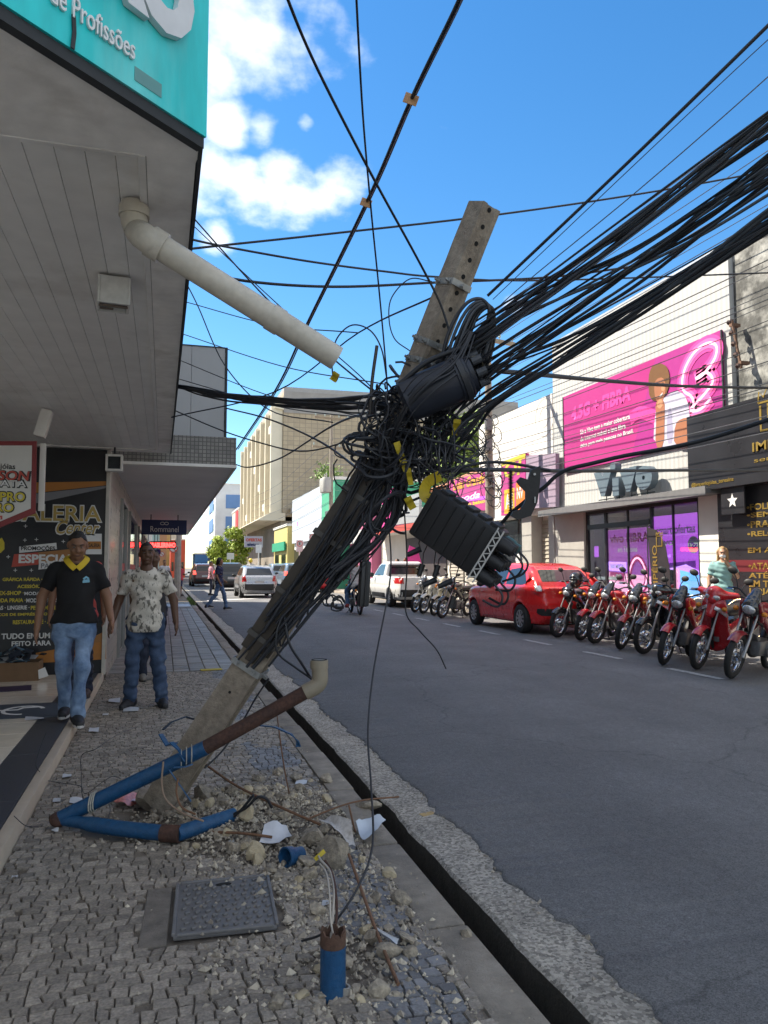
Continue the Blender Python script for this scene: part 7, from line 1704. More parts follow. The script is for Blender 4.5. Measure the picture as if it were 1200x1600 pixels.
class Car:
    """body from three crossed outlines (side, plan, section) turned into one smooth surface"""
    def __init__(s, L, Wd, low, green, axles, h, arch=.335, belt=.92, tumble=.30, floor=.20, endr=.16):
        s.h = h; F_ = Field((-L / 2 - .06, -Wd / 2 - .06, .08), (L / 2 + .06, Wd / 2 + .06, max(z for _, z in green) + .08), h); s.F = F_
        sl, (x, y, z) = F_.grid(); X2, Z2 = x[:, :, 0], z[0, 0, :][None, :]
        d1 = poly_sdf(low, X2, Z2)[:, None, :]; d2 = poly_sdf(green, X2, Z2)[:, None, :]
        q = np.clip((np.abs(x) - L * .5 * .55) / (L * .5 * .45), 0, 1)
        wl = Wd / 2 - endr * q ** 3 - .05 * np.clip((.62 - z) / .4, 0, 1) ** 2 - .045 * np.clip((z - .62) / .35, 0, 1) ** 2 + .006 * np.cos((z - .6) * 18) * (np.abs(z - .6) < .18)
        wg = Wd / 2 - .055 - tumble * np.clip(z - belt, 0, 1) - .10 * np.clip((np.abs(x + .25) - 1.0) / 1.0, 0, 1) ** 2
        a = smax(d1, np.abs(y) - wl, .07); b = smax(d2, np.abs(y) - wg, .10)
        kk = .025; hh = np.clip(.5 + .5 * (a - b) / kk, 0, 1); f = a * (1 - hh) + b * hh - kk * hh * (1 - hh)
        for ax in axles:
            c = np.sqrt((x - ax) ** 2 + (z - .30) ** 2) - arch
            lip = np.maximum(c - .03, np.abs(np.abs(y) - (wl - .0)) - .012)
            f = np.minimum(f, np.maximum(lip, -c))
            f = np.maximum(f, -np.maximum(c, (Wd / 2 - .26) - np.abs(y)))
        f = np.maximum(f, floor - z)
        F_.f = f.astype(np.float32)
    def body(s, name='body'): return s.F.mesh(name)
    def _line(s, ax, p, q, lo_side):
        """surface position along axis ax at the two other coordinates"""
        F_ = s.F; oth = [i for i in range(3) if i != ax]; g = [(c - F_.lo[i]) / F_.h for c, i in zip((p, q), oth)]
        i0 = [int(np.clip(math.floor(t), 0, F_.n[i] - 2)) for t, i in zip(g, oth)]; fr = [min(1, max(0, t - j)) for t, j in zip(g, i0)]
        def take(a, b):
            idx = [slice(None)] * 3; idx[oth[0]] = i0[0] + a; idx[oth[1]] = i0[1] + b; return F_.f[tuple(idx)]
        ln = take(0, 0) * (1 - fr[0]) * (1 - fr[1]) + take(1, 0) * fr[0] * (1 - fr[1]) + take(0, 1) * (1 - fr[0]) * fr[1] + take(1, 1) * fr[0] * fr[1]
        rng = range(len(ln) - 1) if lo_side else range(len(ln) - 1, 0, -1)
        for i in rng:
            j = i + 1 if lo_side else i - 1
            if ln[i] >= 0 and ln[j] < 0:
                t = ln[i] / (ln[i] - ln[j]); return F_.lo[ax] + (i + (j - i) * t) * F_.h
        return None
    def panel(s, mb, poly, ax, lo_side, off=.004, n=12, m=10):
        """a thin skin lying on the body: polygon in the two other coordinates, projected along ax"""
        P = np.array(poly, float); z0, z1 = P[:, 1].min(), P[:, 1].max(); rows = []
        for i in range(m + 1):
            z = z0 + (z1 - z0) * min(max(i / m, .002), .998); xs = []
            for k in range(len(P)):
                a, b = P[k], P[(k + 1) % len(P)]
                if (a[1] - z) * (b[1] - z) <= 0 and a[1] != b[1]: xs.append(a[0] + (b[0] - a[0]) * (z - a[1]) / (b[1] - a[1]))
            if len(xs) < 2: continue
            r = []
            for k in range(n + 1):
                x = min(xs) + (max(xs) - min(xs)) * k / n; v = s._line(ax, x, z, lo_side); r.append((x, z, v))
            vals = [q[2] for q in r if q[2] is not None]
            if not vals: continue
            r = [(a, b, c if c is not None else vals[-1]) for a, b, c in r]; rows.append(r)
        vs = []
        for r in rows:
            for a, b, c in r:
                c = c - off if lo_side else c + off; p = [0, 0, 0]; o = [i for i in range(3) if i != ax]; p[o[0]] = a; p[o[1]] = b; p[ax] = c; vs.append(p)
        N_ = n + 1; fs = [(i * N_ + j, i * N_ + j + 1, (i + 1) * N_ + j + 1, (i + 1) * N_ + j) for i in range(len(rows) - 1) for j in range(n)]
        flip = (ax == 1) == lo_side
        mb.add(vs, [f[::-1] for f in fs] if not flip else fs); return mb
def wheel_meshes(r=.29, w=.19, kind='cap'):
    m = MB(); m.lathe([(r * .62, -w / 2 + .01), (r * .9, -w / 2), (r * .98, -w / 2 + .02), (r, -w * .25), (r, w * .25), (r * .98, w / 2 - .02), (r * .9, w / 2), (r * .62, w / 2 - .01)], (0, 0, 0), (0, 1, 0), 28, closed=True); ty = m.mesh('tyre', None, 50)
    m = MB(); m.lathe([(r * .64, w * .40), (r * .60, w * .44), (r * .55, w * .36), (r * .2, w * .40), (r * .12, w * .45), (0, w * .45)], (0, 0, 0), (0, 1, 0), 28); m.lathe([(r * .64, -w * .4), (0, -w * .3)], (0, 0, 0), (0, 1, 0), 24)
    for i in range(9):
        a = 2 * math.pi * i / 9; m.box((r * .40 * math.cos(a), w * .415, r * .40 * math.sin(a)), (r * .38, .014, r * .12), rotm('Y', -a), .004)
    rm = m.mesh('rim', None, 40)
    m = MB()
    for i in range(9):
        a = 2 * math.pi * (i + .5) / 9; m.box((r * .42 * math.cos(a), w * .405, r * .42 * math.sin(a)), (r * .22, .012, r * .10), rotm('Y', -a))
    return ty, rm, m.mesh('rim_slots', None)
TYM, RIMM, SLOTM = wheel_meshes()
def add_wheels(root, axles, track, r=.29):
    for ax in axles:
        for sy in (-1, 1):
            w = link('wheel', TYM, M_tyre, root); w.location = (ax, sy * (track / 2), r); w.rotation_euler = (0, 0, 0 if sy > 0 else math.pi); w.scale = (r / .29,) * 3
            rm = link('rim', RIMM, M_rim, w); sm = link('rim_slot', SLOTM, M_trim, w)
def car_thing(label, car, paint, loc, rotz, name='parked_car', group=None):
    t = thing(name, label, 'car', loc, rotz, group); o = link('body', car.body(), paint, t); return t
def P_(t, car, nm, mt, poly, ax, lo, off=.004, n=12, m=10):
    mb = MB(); car.panel(mb, poly, ax, lo, off, n, m)
    if mb.f: return mb.build(nm, mt, t, smooth=60, world=False)
def hatch_parts(t, car, L, Wd, sidew, rear, tails, plate_z, paint, bump=None, mirrors=(.55, .98), handles=((-.35, .82), (.62, .80)), wb=2.42, r=.29, seams=(), strip=None, tailm=None):
    for sgn, lo in ((1, False), (-1, True)):
        for q in sidew: P_(t, car, 'side_window', M_cgl, q, 1, lo)
        for hx, hz_ in handles: 
            y = car._line(1, hx, hz_, lo); m = MB(); m.box((hx, y + sgn * .012, hz_), (.15, .022, .028), None, .008); m.build('door_handle', paint, t, smooth=40, world=False)
        for q in seams:
            pts = []
            for x, z in q:
                y = car._line(1, x, z, lo)
                if y is not None: pts.append((x, y + sgn * .001, z))
            if len(pts) > 1: m = MB(); m.bar(pts, .007, .003, (0, 1, 0)); m.build('door_seam', M_trim, t, world=False)
        mx, mz = mirrors; y = car._line(1, mx, mz - .04, lo) or sgn * Wd * .45; m = MB(); m.ell((mx, y + sgn * .13, mz), (.05, .10, .07)); m.box((mx + .01, y + sgn * .04, mz - .03), (.05, .09, .03)); m.build('wing_mirror', M_trim, t, smooth=60, world=False)
        if strip: P_(t, car, 'side_strip', M_trim, strip, 1, lo, .006)
        for q in tails: P_(t, car, 'tail_light', tailm or M_tail, [(sgn * a, b) for a, b in q], 0, True, .006, 8, 10)
    P_(t, car, 'rear_window', M_cgl, rear, 0, True, .005, 18, 12)
    if bump: P_(t, car, 'bumper_insert', M_trim, bump, 0, True, .008, 20, 5)
    x = car._line(0, 0, plate_z, True); m = MB(); m.box((x - .008, 0, plate_z), (.012, .40, .13), None, .003); pl = m.build('number_plate', M_plate, t, world=False)
    add_wheels(t, (-wb / 2 - .02, wb / 2 - .02), Wd - .19, r)
    m = MB(); m.bx(-L * .42, L * .42, -Wd / 2 + .27, Wd / 2 - .27, .17, .5); m.build('underbody', M_under, t, world=False)
def mirror_z(poly): return poly
# --- red hatchback in front of the shop
redp = mat('red_paint', (.66, .015, .018), .28, var=.04, scale=3, coat=.9)
L, Wd = 3.80, 1.62
low = [(-1.90, .32), (-1.93, .45), (-1.93, .62), (-1.88, .74), (-1.86, .93), (-1.2, .97), (.75, .96), (1.35, .90), (1.72, .80), (1.88, .66), (1.92, .48), (1.86, .28), (1.7, .2), (-1.75, .2)]
gre = [(-1.87, .88), (-1.73, 1.06), (-1.42, 1.30), (-1.26, 1.37), (-.8, 1.43), (-.3, 1.445), (.15, 1.41), (.45, 1.32), (1.05, .94), (1.05, .80), (-1.8, .80)]
car = Car(L, Wd, low, gre, (-1.23, 1.19), .024, belt=.94, tumble=.42, endr=.22)
RC = Vector((7.86, 15.50, .012))
t = car_thing('glossy red hatchback parked in front of the white phone shop', car, redp, RC, R(90), 'red_hatchback')
sw_ = [[(-1.42, 1.00), (-1.22, .985), (-.46, .985), (-.46, 1.335), (-.95, 1.34), (-1.15, 1.28)], [(-.38, .985), (.72, .99), (.42, 1.25), (.12, 1.33), (-.38, 1.34)]]
seams = [[(-.42, .25 + i * .1) for i in range(12)], [(.80, .3 + i * .1) for i in range(7)], [(-1.05 + .0 * i, .62 + i * .06) for i in range(6)], [(-.42 + i * .12, .27) for i in range(10)]]
hatch_parts(t, car, L, Wd, sw_, [(-.55, 1.06), (.55, 1.06), (.50, 1.28), (.42, 1.30), (-.42, 1.30), (-.50, 1.28)], [[(.60, .86), (.74, .86), (.74, 1.08), (.70, 1.24), (.61, 1.24)]], .44, redp, [(-.62, .38), (.62, .38), (.68, .42), (.68, .52), (-.68, .52), (-.68, .42)], seams=seams, r=.295)
P_(t, car, 'tail_lens', M_lamp, [(.62, .87), (.73, .87), (.72, .98), (.62, .98)], 0, True, .010, 6, 6); P_(t, car, 'tail_lens', M_lamp, [(-.73, .87), (-.62, .87), (-.62, .98), (-.72, .98)], 0, True, .010, 6, 6)
P_(t, car, 'bumper_panel', mat('bumper_grey', (.16, .16, .165), .5), [(-.30, .385), (.30, .385), (.30, .515), (-.30, .515)], 0, True, .012, 8, 4)
x = car._line(0, 0, 1.07, True); m = MB(); m.tube([(x - .03, .05, 1.06), (x - .01, -.25, 1.11), (x + .0, -.45, 1.13)], .009, 6); m.build('rear_wiper', M_trim, t, world=False)
x = car._line(0, .3, .93, True)
m_ = letters('palio', M_chrome, None, (x - .012, .46, .90), (0, -1, 0), (0, 0, 1), .22, .05, bold=.01); m_.parent = t
m = MB(); m.tube([(-.3, .3, 1.46), (-.55, .3, 1.62)], [.006, .003], 5); m.build('roof_aerial', M_trim, t, world=False)
# --- silver hatchback in the road
sil = mat('silver_paint', (.42, .43, .45), .3, metal=.5, var=.05, coat=.7)
car = Car(3.75, 1.63, low, gre, (-1.20, 1.16), .04, belt=.94)
SV = thing('silver_hatchback', 'silver hatchback with black rear bumper driving away down the road', 'car', (4.05, 35.4, .012), R(90)); link('body', car.body(), sil, SV)
hatch_parts(SV, car, 3.75, 1.63, sw_, [(-.58, 1.02), (.58, 1.02), (.50, 1.31), (-.50, 1.31)], [[(.55, .72), (.74, .70), (.74, .98), (.62, 1.0)]], .70, sil, [(-.78, .30), (.78, .30), (.78, .62), (-.78, .62)], strip=[(-1.7, .22), (1.6, .22), (1.6, .42), (-1.7, .42)])
# --- white pickup
wht = mat('white_paint', (.66, .66, .65), .3, var=.04, coat=.8)
lowp = [(-2.18, .40), (-2.20, .55), (-2.20, .98), (-2.17, 1.04), (-.55, 1.04), (.85, .98), (1.5, .92), (2.0, .82), (2.16, .64), (2.18, .42), (2.05, .24), (1.8, .22), (-2.0, .26)]
grp = [(-.62, .9), (-.60, 1.10), (-.52, 1.50), (-.40, 1.56), (.2, 1.56), (.5, 1.46), (1.05, 1.0), (1.05, .85), (-.62, .85)]
car = Car(4.40, 1.70, lowp, grp, (-1.33, 1.33), .035, belt=1.0, arch=.36)
sl, (x, y, z) = car.F.grid(); bed = np.maximum(np.maximum(np.abs(x + 1.38) - .74, np.abs(y) - .68), .62 - z); car.F.f = np.maximum(car.F.f, -bed).astype(np.float32)
PK_ = thing('white_pickup', 'white pickup truck parked beyond the white motorcycles', 'pickup', (8.28, 26.3, .012), R(90)); link('body', car.body(), wht, PK_)
for sgn, lo in ((1, False), (-1, True)):
    P_(PK_, car, 'side_window', M_cgl, [(-.42, 1.06), (.78, 1.06), (.48, 1.34), (.2, 1.46), (-.34, 1.46)], 1, lo); P_(PK_, car, 'side_cladding', M_trim, [(-2.1, .30), (1.9, .30), (1.9, .46), (-2.1, .46)], 1, lo, .008)
    P_(PK_, car, 'tail_light', M_tail, [(sgn * .58, .80), (sgn * .80, .80), (sgn * .80, 1.0), (sgn * .60, 1.0)], 0, True, .008, 8, 8); m = MB(); y = car._line(1, .6, 1.0, lo); m.ell((.6, y + sgn * .14, 1.08), (.05, .1, .09)); m.build('wing_mirror', M_trim, PK_, smooth=60, world=False)
P_(PK_, car, 'bumper', M_trim, [(-.80, .36), (.80, .36), (.80, .60), (-.80, .60)], 0, True, .012, 14, 5)
m = MB(); m.box((-.60, 0, 1.27), (.02, 1.16, .34), rotm('Y', .22)); m.build('cab_window', M_cgl, PK_, world=False); m = MB(); m.tube([(-.72, -.66, 1.02), (-.74, -.60, 1.42), (-.74, .60, 1.42), (-.72, .66, 1.02)], .022, 8); m.build('roll_bar', M_trim, PK_, world=False)
P_(PK_, car, 'number_plate', M_plate, [(-.2, .64), (.2, .64), (.2, .76), (-.2, .76)], 0, True, .014, 4, 4); letters('Strada', M_trim, None, (-2.215, .0, .88), (0, -1, 0), (0, 0, 1), .3, .05).parent = PK_
add_wheels(PK_, (-1.33, 1.33), 1.52, .32); m = MB(); m.bx(-1.9, 1.9, -.55, .55, .2, .6); m.build('underbody', M_under, PK_, world=False)
# --- other cars further on (one shape of body per kind, coarser)
suvl = [(-2.0, .36), (-2.03, .55), (-2.0, .95), (-1.6, 1.06), (.85, 1.02), (1.5, .96), (1.95, .84), (2.02, .5), (1.9, .26), (-1.85, .26)]
suvg = [(-1.98, .95), (-1.80, 1.35), (-1.65, 1.58), (-1.0, 1.64), (.1, 1.63), (.45, 1.5), (1.05, 1.02), (1.05, .85), (-1.95, .85)]
def farcar(label, col_, loc, suv, rz=90, nm='far_car'):
    pm = mat('paint_' + nm, col_, .3, var=.05, coat=.8)
    c = Car(4.05, 1.72, suvl, suvg, (-1.25, 1.25), .05, belt=1.02) if suv else Car(3.84, 1.66, low, gre, (-1.23, 1.19), .05, belt=.94)
    t = thing(nm, label, 'car', loc, R(rz)); link('body', c.body(), pm, t)
    if suv: hatch_parts(t, c, 4.05, 1.72, [[(-1.5, 1.10), (-.4, 1.10), (-.4, 1.50), (-1.2, 1.50)], [(-.3, 1.10), (.75, 1.10), (.2, 1.50), (-.3, 1.5)]], [(-.6, 1.12), (.6, 1.12), (.52, 1.48), (-.52, 1.48)], [[(.60, .85), (.80, .85), (.78, 1.12), (.64, 1.12)]], .74, pm, [(-.8, .34), (.8, .34), (.8, .55), (-.8, .55)], wb=2.5, r=.32, tailm=mat('brake_light', (.8, .05, .04), .2, emit=.9))
    else: hatch_parts(t, c, 3.84, 1.66, sw_, [(-.55, 1.04), (.55, 1.04), (.48, 1.30), (-.48, 1.30)], [[(.58, .80), (.74, .80), (.74, 1.0), (.60, 1.02)]], .5, pm)
    return t
farcar('dark red sport utility car waiting far down the road', (.09, .02, .02), (2.75, 57.5, .012), True, 92, 'dark_red_car')
farcar('black sport utility car ahead of the silver hatchback', (.012, .014, .018), (3.75, 46.5, .012), True, 90, 'black_car')
farcar('bright red car parked behind the leaning pole', (.5, .02, .03), (7.95, 42.6, .012), False, 90, 'bright_red_car')
farcar('steel blue car parked on the far right kerb', (.10, .17, .26), (7.95, 48.4, .012), True, 90, 'steel_blue_car')
farcar('light blue grey car parked furthest along the right kerb', (.20, .27, .36), (7.9, 54.6, .012), True, 90, 'grey_blue_car')

# ------------------------------------------------------------------ motorcycles
M_seat = mat('seat_vinyl', (.014, .014, .015), .5, var=.2, scale=20, bump=.15, bscale=80)
M_eng = mat('engine_metal', (.16, .16, .165), .45, metal=.6, var=.25, scale=18)
M_blackp = mat('black_paint', (.010, .010, .012), .25, var=.05, coat=.8)
M_redb = mat('bike_red', (.42, .012, .02), .27, var=.05, coat=.8)
M_whb = mat('bike_white', (.62, .60, .55), .3, var=.05, coat=.7)
M_disp = mat('smoke_screen', (.02, .02, .024), .1, coat=.8)
WR = .285
def ring(m, c, R_, r_, n=30, k=10, w=1.0):
    vs = [Vector(c) + Vector(((R_ + r_ * math.cos(2 * math.pi * j / k)) * math.cos(2 * math.pi * i / n), r_ * w * math.sin(2 * math.pi * j / k), (R_ + r_ * math.cos(2 * math.pi * j / k)) * math.sin(2 * math.pi * i / n))) for i in range(n) for j in range(k)]
    m.add(vs, [(i * k + j, i * k + (j + 1) % k, ((i + 1) % n) * k + (j + 1) % k, ((i + 1) % n) * k + j) for i in range(n) for j in range(k)])
_m = MB(); ring(_m, (0, 0, 0), WR - .045, .045, 32, 10, .85); BT = _m.mesh('tyre', None, 60)
_m = MB(); ring(_m, (0, 0, 0), WR - .085, .013, 30, 6, 1.6); BR = _m.mesh('rim', None, 60)
_m = MB(); _m.lathe([(0, -.06), (.055, -.06), (.055, -.02), (.09, -.015), (.09, .015), (.055, .02), (.055, .06), (0, .06)], (0, 0, 0), (0, 1, 0), 18)
for i in range(18):
    a = 2 * math.pi * i / 18; s_ = 1 if i % 2 else -1; _m.tube([(.06 * math.cos(a), .03 * s_, .06 * math.sin(a)), ((WR - .09) * math.cos(a + .25 * s_), 0, (WR - .09) * math.sin(a + .25 * s_))], .0028, 4)
BS = _m.mesh('spokes', None, 40)
def sdf_part(name, fn, lo, hi, h, mt, root):
    F_ = Field(lo, hi, h); fn(F_); return link(name, F_.mesh(name), mt, root)
def fender(m, c, r, w, a0, a1, n=14, drop=.03):
    vs = []
    for i in range(n + 1):
        a = a0 + (a1 - a0) * i / n
        for q in (-1, -.8, -.35, .35, .8, 1):
            rr = r - drop * abs(q) ** 3; vs.append((c[0] + rr * math.cos(a), c[1] + q * w / 2, c[2] + rr * math.sin(a)))
    N_ = len(vs)
    f = [(i * 6 + j, i * 6 + j + 1, (i + 1) * 6 + j + 1, (i + 1) * 6 + j) for i in range(n) for j in range(5)]
    m.add(vs, f); ctr = Vector(c); m.add([ctr + (Vector(v) - ctr) * .985 for v in vs], [q[::-1] for q in f])
def make_bike(kind):
    root = thing('motorcycle', 'prototype', 'motorcycle'); FA, RA = Vector((.63, 0, WR)), Vector((-.62, 0, WR))
    for c in (FA, RA):
        w = link('wheel', BT, M_tyre, root); w.location = c; link('rim', BR, M_chrome, w); link('spokes', BS, M_chrome, w)
    hd = Vector((.36, 0, .93)); fd = (FA - hd).normalized()
    for s in (-1, 1):
        m = MB(); o = Vector((0, s * .085, 0)); m.tube([FA + o, FA + o - fd * .30], .020, 8); m.tube([FA + o - fd * .28, hd + o], .014, 8); m.build('fork_leg', mat('fork_grey', (.26, .26, .27), .35, metal=.7), root, smooth=60, world=False)
    m = MB(); fender(m, FA, WR + .03, .125, R(42), R(160)); m.build('front_fender', 'PAINT', root, smooth=60, world=False) if False else PAINT.append(m.build('front_fender', M_redb, root, smooth=60, world=False))
    bz = 1.03 if kind != 'cub' else 1.0
    m = MB(); m.tube(smooth_path([(.20, -.36, bz), (.27, -.24, bz + .02), (.34, -.08, bz - .06), (.34, .08, bz - .06), (.27, .24, bz + .02), (.20, .36, bz)], 4), .012, 8); m.build('handlebar', M_trim, root, smooth=60, world=False)
    for s in (-1, 1):
        m = MB(); m.tube([(.215, s * .30, bz + .005), (.17, s * .40, bz - .01)], .019, 8); m.build('grip', M_seat, root, world=False)
        m = MB(); m.tube([(.27, s * .31, bz), (.235, s * .40, bz - .015)], .007, 5); m.build('brake_lever', M_chrome, root, world=False)
        m = MB(); m.tube(smooth_path([(.25, s * .26, bz + .02), (.27, s * .30, bz + .14), (.27, s * .34, bz + .20)], 4), .007, 6); mr = m.build('mirror', M_trim, root, smooth=60, world=False)
        m = MB(); m.ell((.27, s * .36, bz + .23), (.022, .065, .045), 12, 8, rotm('X', .2 * s)); m.build('mirror_head', M_trim, mr, smooth=60, world=False)
        m = MB(); m.ell((.45, s * .17, .83), (.035, .035, .03)); m.build('turn_signal', mat('amber_lamp', (.6, .2, .02), .2), root, smooth=60, world=False)
        m = MB(); m.ell((-.78, s * .15, .70), (.03, .035, .03)); m.build('turn_signal', mat('amber_lamp', (.6, .2, .02), .2), root, smooth=60, world=False)
        m = MB(); m.tube([(-.60, s * .115, WR), (-.42, s * .13, .66)], .022, 8); ring(m, (0, 0, 0), .0, .0) if False else None; m.build('rear_shock', M_chrome, root, world=False)
        m = MB(); m.tube([(-.10, s * .08, .36), (-.62, s * .10, WR)], .020, 6); m.build('swing_arm', M_trim, root, world=False)
    # engine, exhaust, stand, frame
    m = MB(); m.box((-.02, 0, .36), (.40, .24, .20), None, .04); m.lathe([(.10, -.15), (.10, .15)], (-.10, 0, .34), (0, 1, 0), 16); eng = m.build('engine', M_eng, root, smooth=40, world=False)
    for i in range(6):
        m = MB(); m.box((.13 + .018 * i, 0, .44 + (.016 * i if kind != 'cub' else -.01)), (.010 if kind == 'cub' else .15, .16, .15 if kind == 'cub' else .010), rotm('Y', -.3), .003); m.build('cooling_fin', M_eng, eng, world=False)
    m = MB(); m.tube(smooth_path([(.20, -.06, .45), (.30, -.10, .36), (.22, -.13, .24), (-.10, -.15, .22), (-.35, -.16, .26)], 5), .018, 8); m.tube([(-.30, -.165, .255), (-.38, -.17, .27), (-.80, -.18, .40)], [.03, .042, .045], 12); m.build('exhaust', M_chrome, root, smooth=50, world=False)
    m = MB(); m.tube([(-.05, .10, .28), (-.02, .26, .02)], .010, 6); m.build('side_stand', M_trim, root, world=False)
    m = MB(); m.tube(smooth_path([(.36, 0, .80), (.28, 0, .50), (.16, 0, .26), (-.20, 0, .26), (-.30, 0, .55), (.1, 0, .68), (.36, 0, .84)], 4), .022, 8); m.build('frame', M_trim, root, smooth=60, world=False)
    m = MB(); fender(m, RA, WR + .05, .17, R(20), R(165)); m.build('rear_fender', M_trim, root, smooth=60, world=False)
    if kind == 'street':
        def tank(F_):
            F_.cone((.22, 0, .80), (-.05, 0, .76), .115, .08, .02, sq=(1, 1, .95)); F_.ell((.14, 0, .85), (.24, .15, .10), .04)
            for s in (-1, 1): F_.cone((.32, s * .13, .78), (.08, s * .155, .60), .065, .055, .04, sq=(1, .6, 1))
        PAINT.append(sdf_part('fuel_tank', tank, (-.2, -.26, .48), (.48, .26, 1.0), .016, M_redb, root))
        for s in (-1, 1):
            PAINT.append(sdf_part('side_panel', lambda F_, s=s: (F_.cone((-.14, s * .12, .58), (-.50, s * .11, .70), .09, .055, .02, sq=(1, .35, 1))), (-.66, -.22, .44), (.02, .22, .84), .016, M_redb, root))
        def seat(F_): F_.cone((-.10, 0, .79), (-.40, 0, .78), .09, .11, .03, sq=(1, 1, .55)); F_.cone((-.40, 0, .80), (-.72, 0, .83), .11, .09, .05, sq=(1, 1, .5))
        sdf_part('seat', seat, (-.88, -.16, .68), (.05, .16, .93), .016, M_seat, root)
        PAINT.append(sdf_part('tail_cowl', lambda F_: F_.cone((-.50, 0, .72), (-.84, 0, .78), .09, .05, .02, sq=(1, 1, .6)), (-.95, -.15, .6), (-.35, .15, .88), .016, M_redb, root))
        def cowl(F_): F_.ell((.44, 0, .88), (.10, .115, .12), .02); F_.cone((.40, 0, .98), (.34, 0, 1.06), .09, .06, .04, sq=(.6, 1, 1))
        sdf_part('instrument_cowl', cowl, (.22, -.16, .7), (.6, .16, 1.16), .015, M_disp, root)
        m = MB(); m.ell((.485, 0, .86), (.07, .085, .07), 16, 10, rotm('Y', .3)); m.build('headlight', M_lamp, root, smooth=60, world=False)
        for s in (-1, 1): PAINT.append(sdf_part('fork_shroud', lambda F_, s=s: F_.cone((.45, s * .11, .92), (.34, s * .125, .76), .05, .06, .02, sq=(1, .5, 1)), (.2, -.2, .6), (.55, .2, 1.0), .015, M_redb, root))
    else:
        def shield(F_):
            F_.cone((.36, 0, .86), (.14, 0, .36), .14, .15, .03, sq=(.35, 1.15, 1)); F_.cone((.46, 0, .74), (.38, 0, .86), .06, .10, .05, sq=(1, 1, 1))
            for s in (-1, 1): F_.cone((.34, s * .13, .82), (.10, s * .17, .40), .05, .07, .04, sq=(.8, .5, 1))
        PAINT.append(sdf_part('leg_shield', shield, (-.1, -.32, .2), (.65, .32, 1.02), .016, M_redb, root))
        def hcowl(F_): F_.ell((.36, 0, 1.0), (.13, .13, .10), .02); F_.cone((.34, -.1, 1.0), (.27, -.24, 1.02), .06, .04, .04); F_.cone((.34, .1, 1.0), (.27, .24, 1.02), .06, .04, .04); F_.cone((.40, 0, 1.02), (.46, 0, .93), .09, .06, .04)
        PAINT.append(sdf_part('handlebar_cowl', hcowl, (.1, -.34, .82), (.62, .34, 1.16), .015, M_redb, root))
        m = MB(); m.ell((.455, 0, .965), (.055, .10, .055), 16, 10, rotm('Y', .4)); m.build('headlight', M_lamp, root, smooth=60, world=False)
        for s in (-1, 1):
            m = MB(); m.bar([(.475, s * .05, .83), (.43, s * .12, .80), (.36, s * .19, .74)], .05, .012, (.8, 0, .4)); m.build('indicator_strip', M_lamp, root, world=False)
            PAINT.append(sdf_part('side_panel', lambda F_, s=s: F_.cone((-.02, s * .11, .50), (-.60, s * .12, .70), .09, .06, .02, sq=(1, .4, 1)), (-.8, -.25, .3), (.15, .25, .85), .016, M_redb, root))
        def seat(F_): F_.cone((-.08, 0, .74), (-.38, 0, .75), .10, .12, .03, sq=(1, 1, .6)); F_.cone((-.38, 0, .77), (-.72, 0, .80), .12, .09, .05, sq=(1, 1, .5))
        sdf_part('seat', seat, (-.88, -.18, .62), (.05, .18, .92), .016, M_seat, root)
    m = MB(); m.box((-.86, 0, .74), (.05, .14, .07), None, .015); m.build('tail_light', M_tail, root, smooth=40, world=False)
    m = MB(); m.tube(smooth_path([(-.55, -.14, .78), (-.82, -.12, .86), (-.90, 0, .87), (-.82, .12, .86), (-.55, .14, .78)], 4), .010, 6); m.build('grab_rail', M_chrome, root, smooth=60, world=False)
    m = MB(); m.box((-.93, 0, .58), (.008, .18, .13), rotm('Y', .3)); m.build('number_plate', M_plate, root, world=False)
    return root
PAINT = []
proto = {}
for kind in ('street', 'cub'):
    PAINT.clear(); r_ = make_bike(kind); proto[kind] = r_
    for o in PAINT: o['paint'] = 1
used = set()
def place_bike(kind, paint, front, heading, label, lean=11, group='motorcycles parked in a row at the kerb', steer=0):
    if kind not in used: o = proto[kind]; used.add(kind)
    else: o = copy_tree(proto[kind])
    hdv = Vector((math.cos(R(heading)), math.sin(R(heading)), 0)); c = Vector(front) - hdv * .63
    o.location = (c.x, c.y, .012); o.rotation_mode = 'ZXY' if False else 'XYZ'; o.rotation_euler = (R(-lean), 0, R(heading)); tag(o, label, 'motorcycle', group)
    for ch in o.children:
        if ch.get('paint'): ch.material_slots[0].link = 'OBJECT'; ch.material_slots[0].material = paint
    return o
fr = [(871, 1000), (907, 1005), (929, 1010), (969, 1019), (1005, 1026), (1036, 1043), (1089, 1050), (1142, 1064)]
spec = [('street', M_blackp, 'black motorcycle with a helmet on its bars behind the red car'), ('street', M_redb, 'red motorcycle next to the black one with the helmet'), ('street', M_redb, 'red motorcycle third in the row from the red car'), ('street', mat('bike_darkred', (.34, .01, .015), .3, coat=.8), 'dark red motorcycle with black instrument cowl mid row'), ('cub', M_blackp, 'black scooter style motorcycle in the middle of the row'), ('street', M_redb, 'red motorcycle directly before the person in the teal shirt'), ('cub', M_redb, 'large red scooter style motorcycle with leg shield'), ('street', mat('bike_wine', (.20, .012, .018), .3, coat=.7), 'wine red motorcycle nearest the camera at the right edge')]
hd_ = [-155, -153, -152, -150, -152, -147, -150, -147]
for i, ((u, v), (kd, pm, lab), ha) in enumerate(zip(fr, spec, hd_)): place_bike(kd, pm, at(u, v - 4, z=.012), ha + (0, 4, -3, 5, -6, 3, 0, -4)[i], lab, (9, 12, 10, 13, 8, 12, 10, 13)[i])
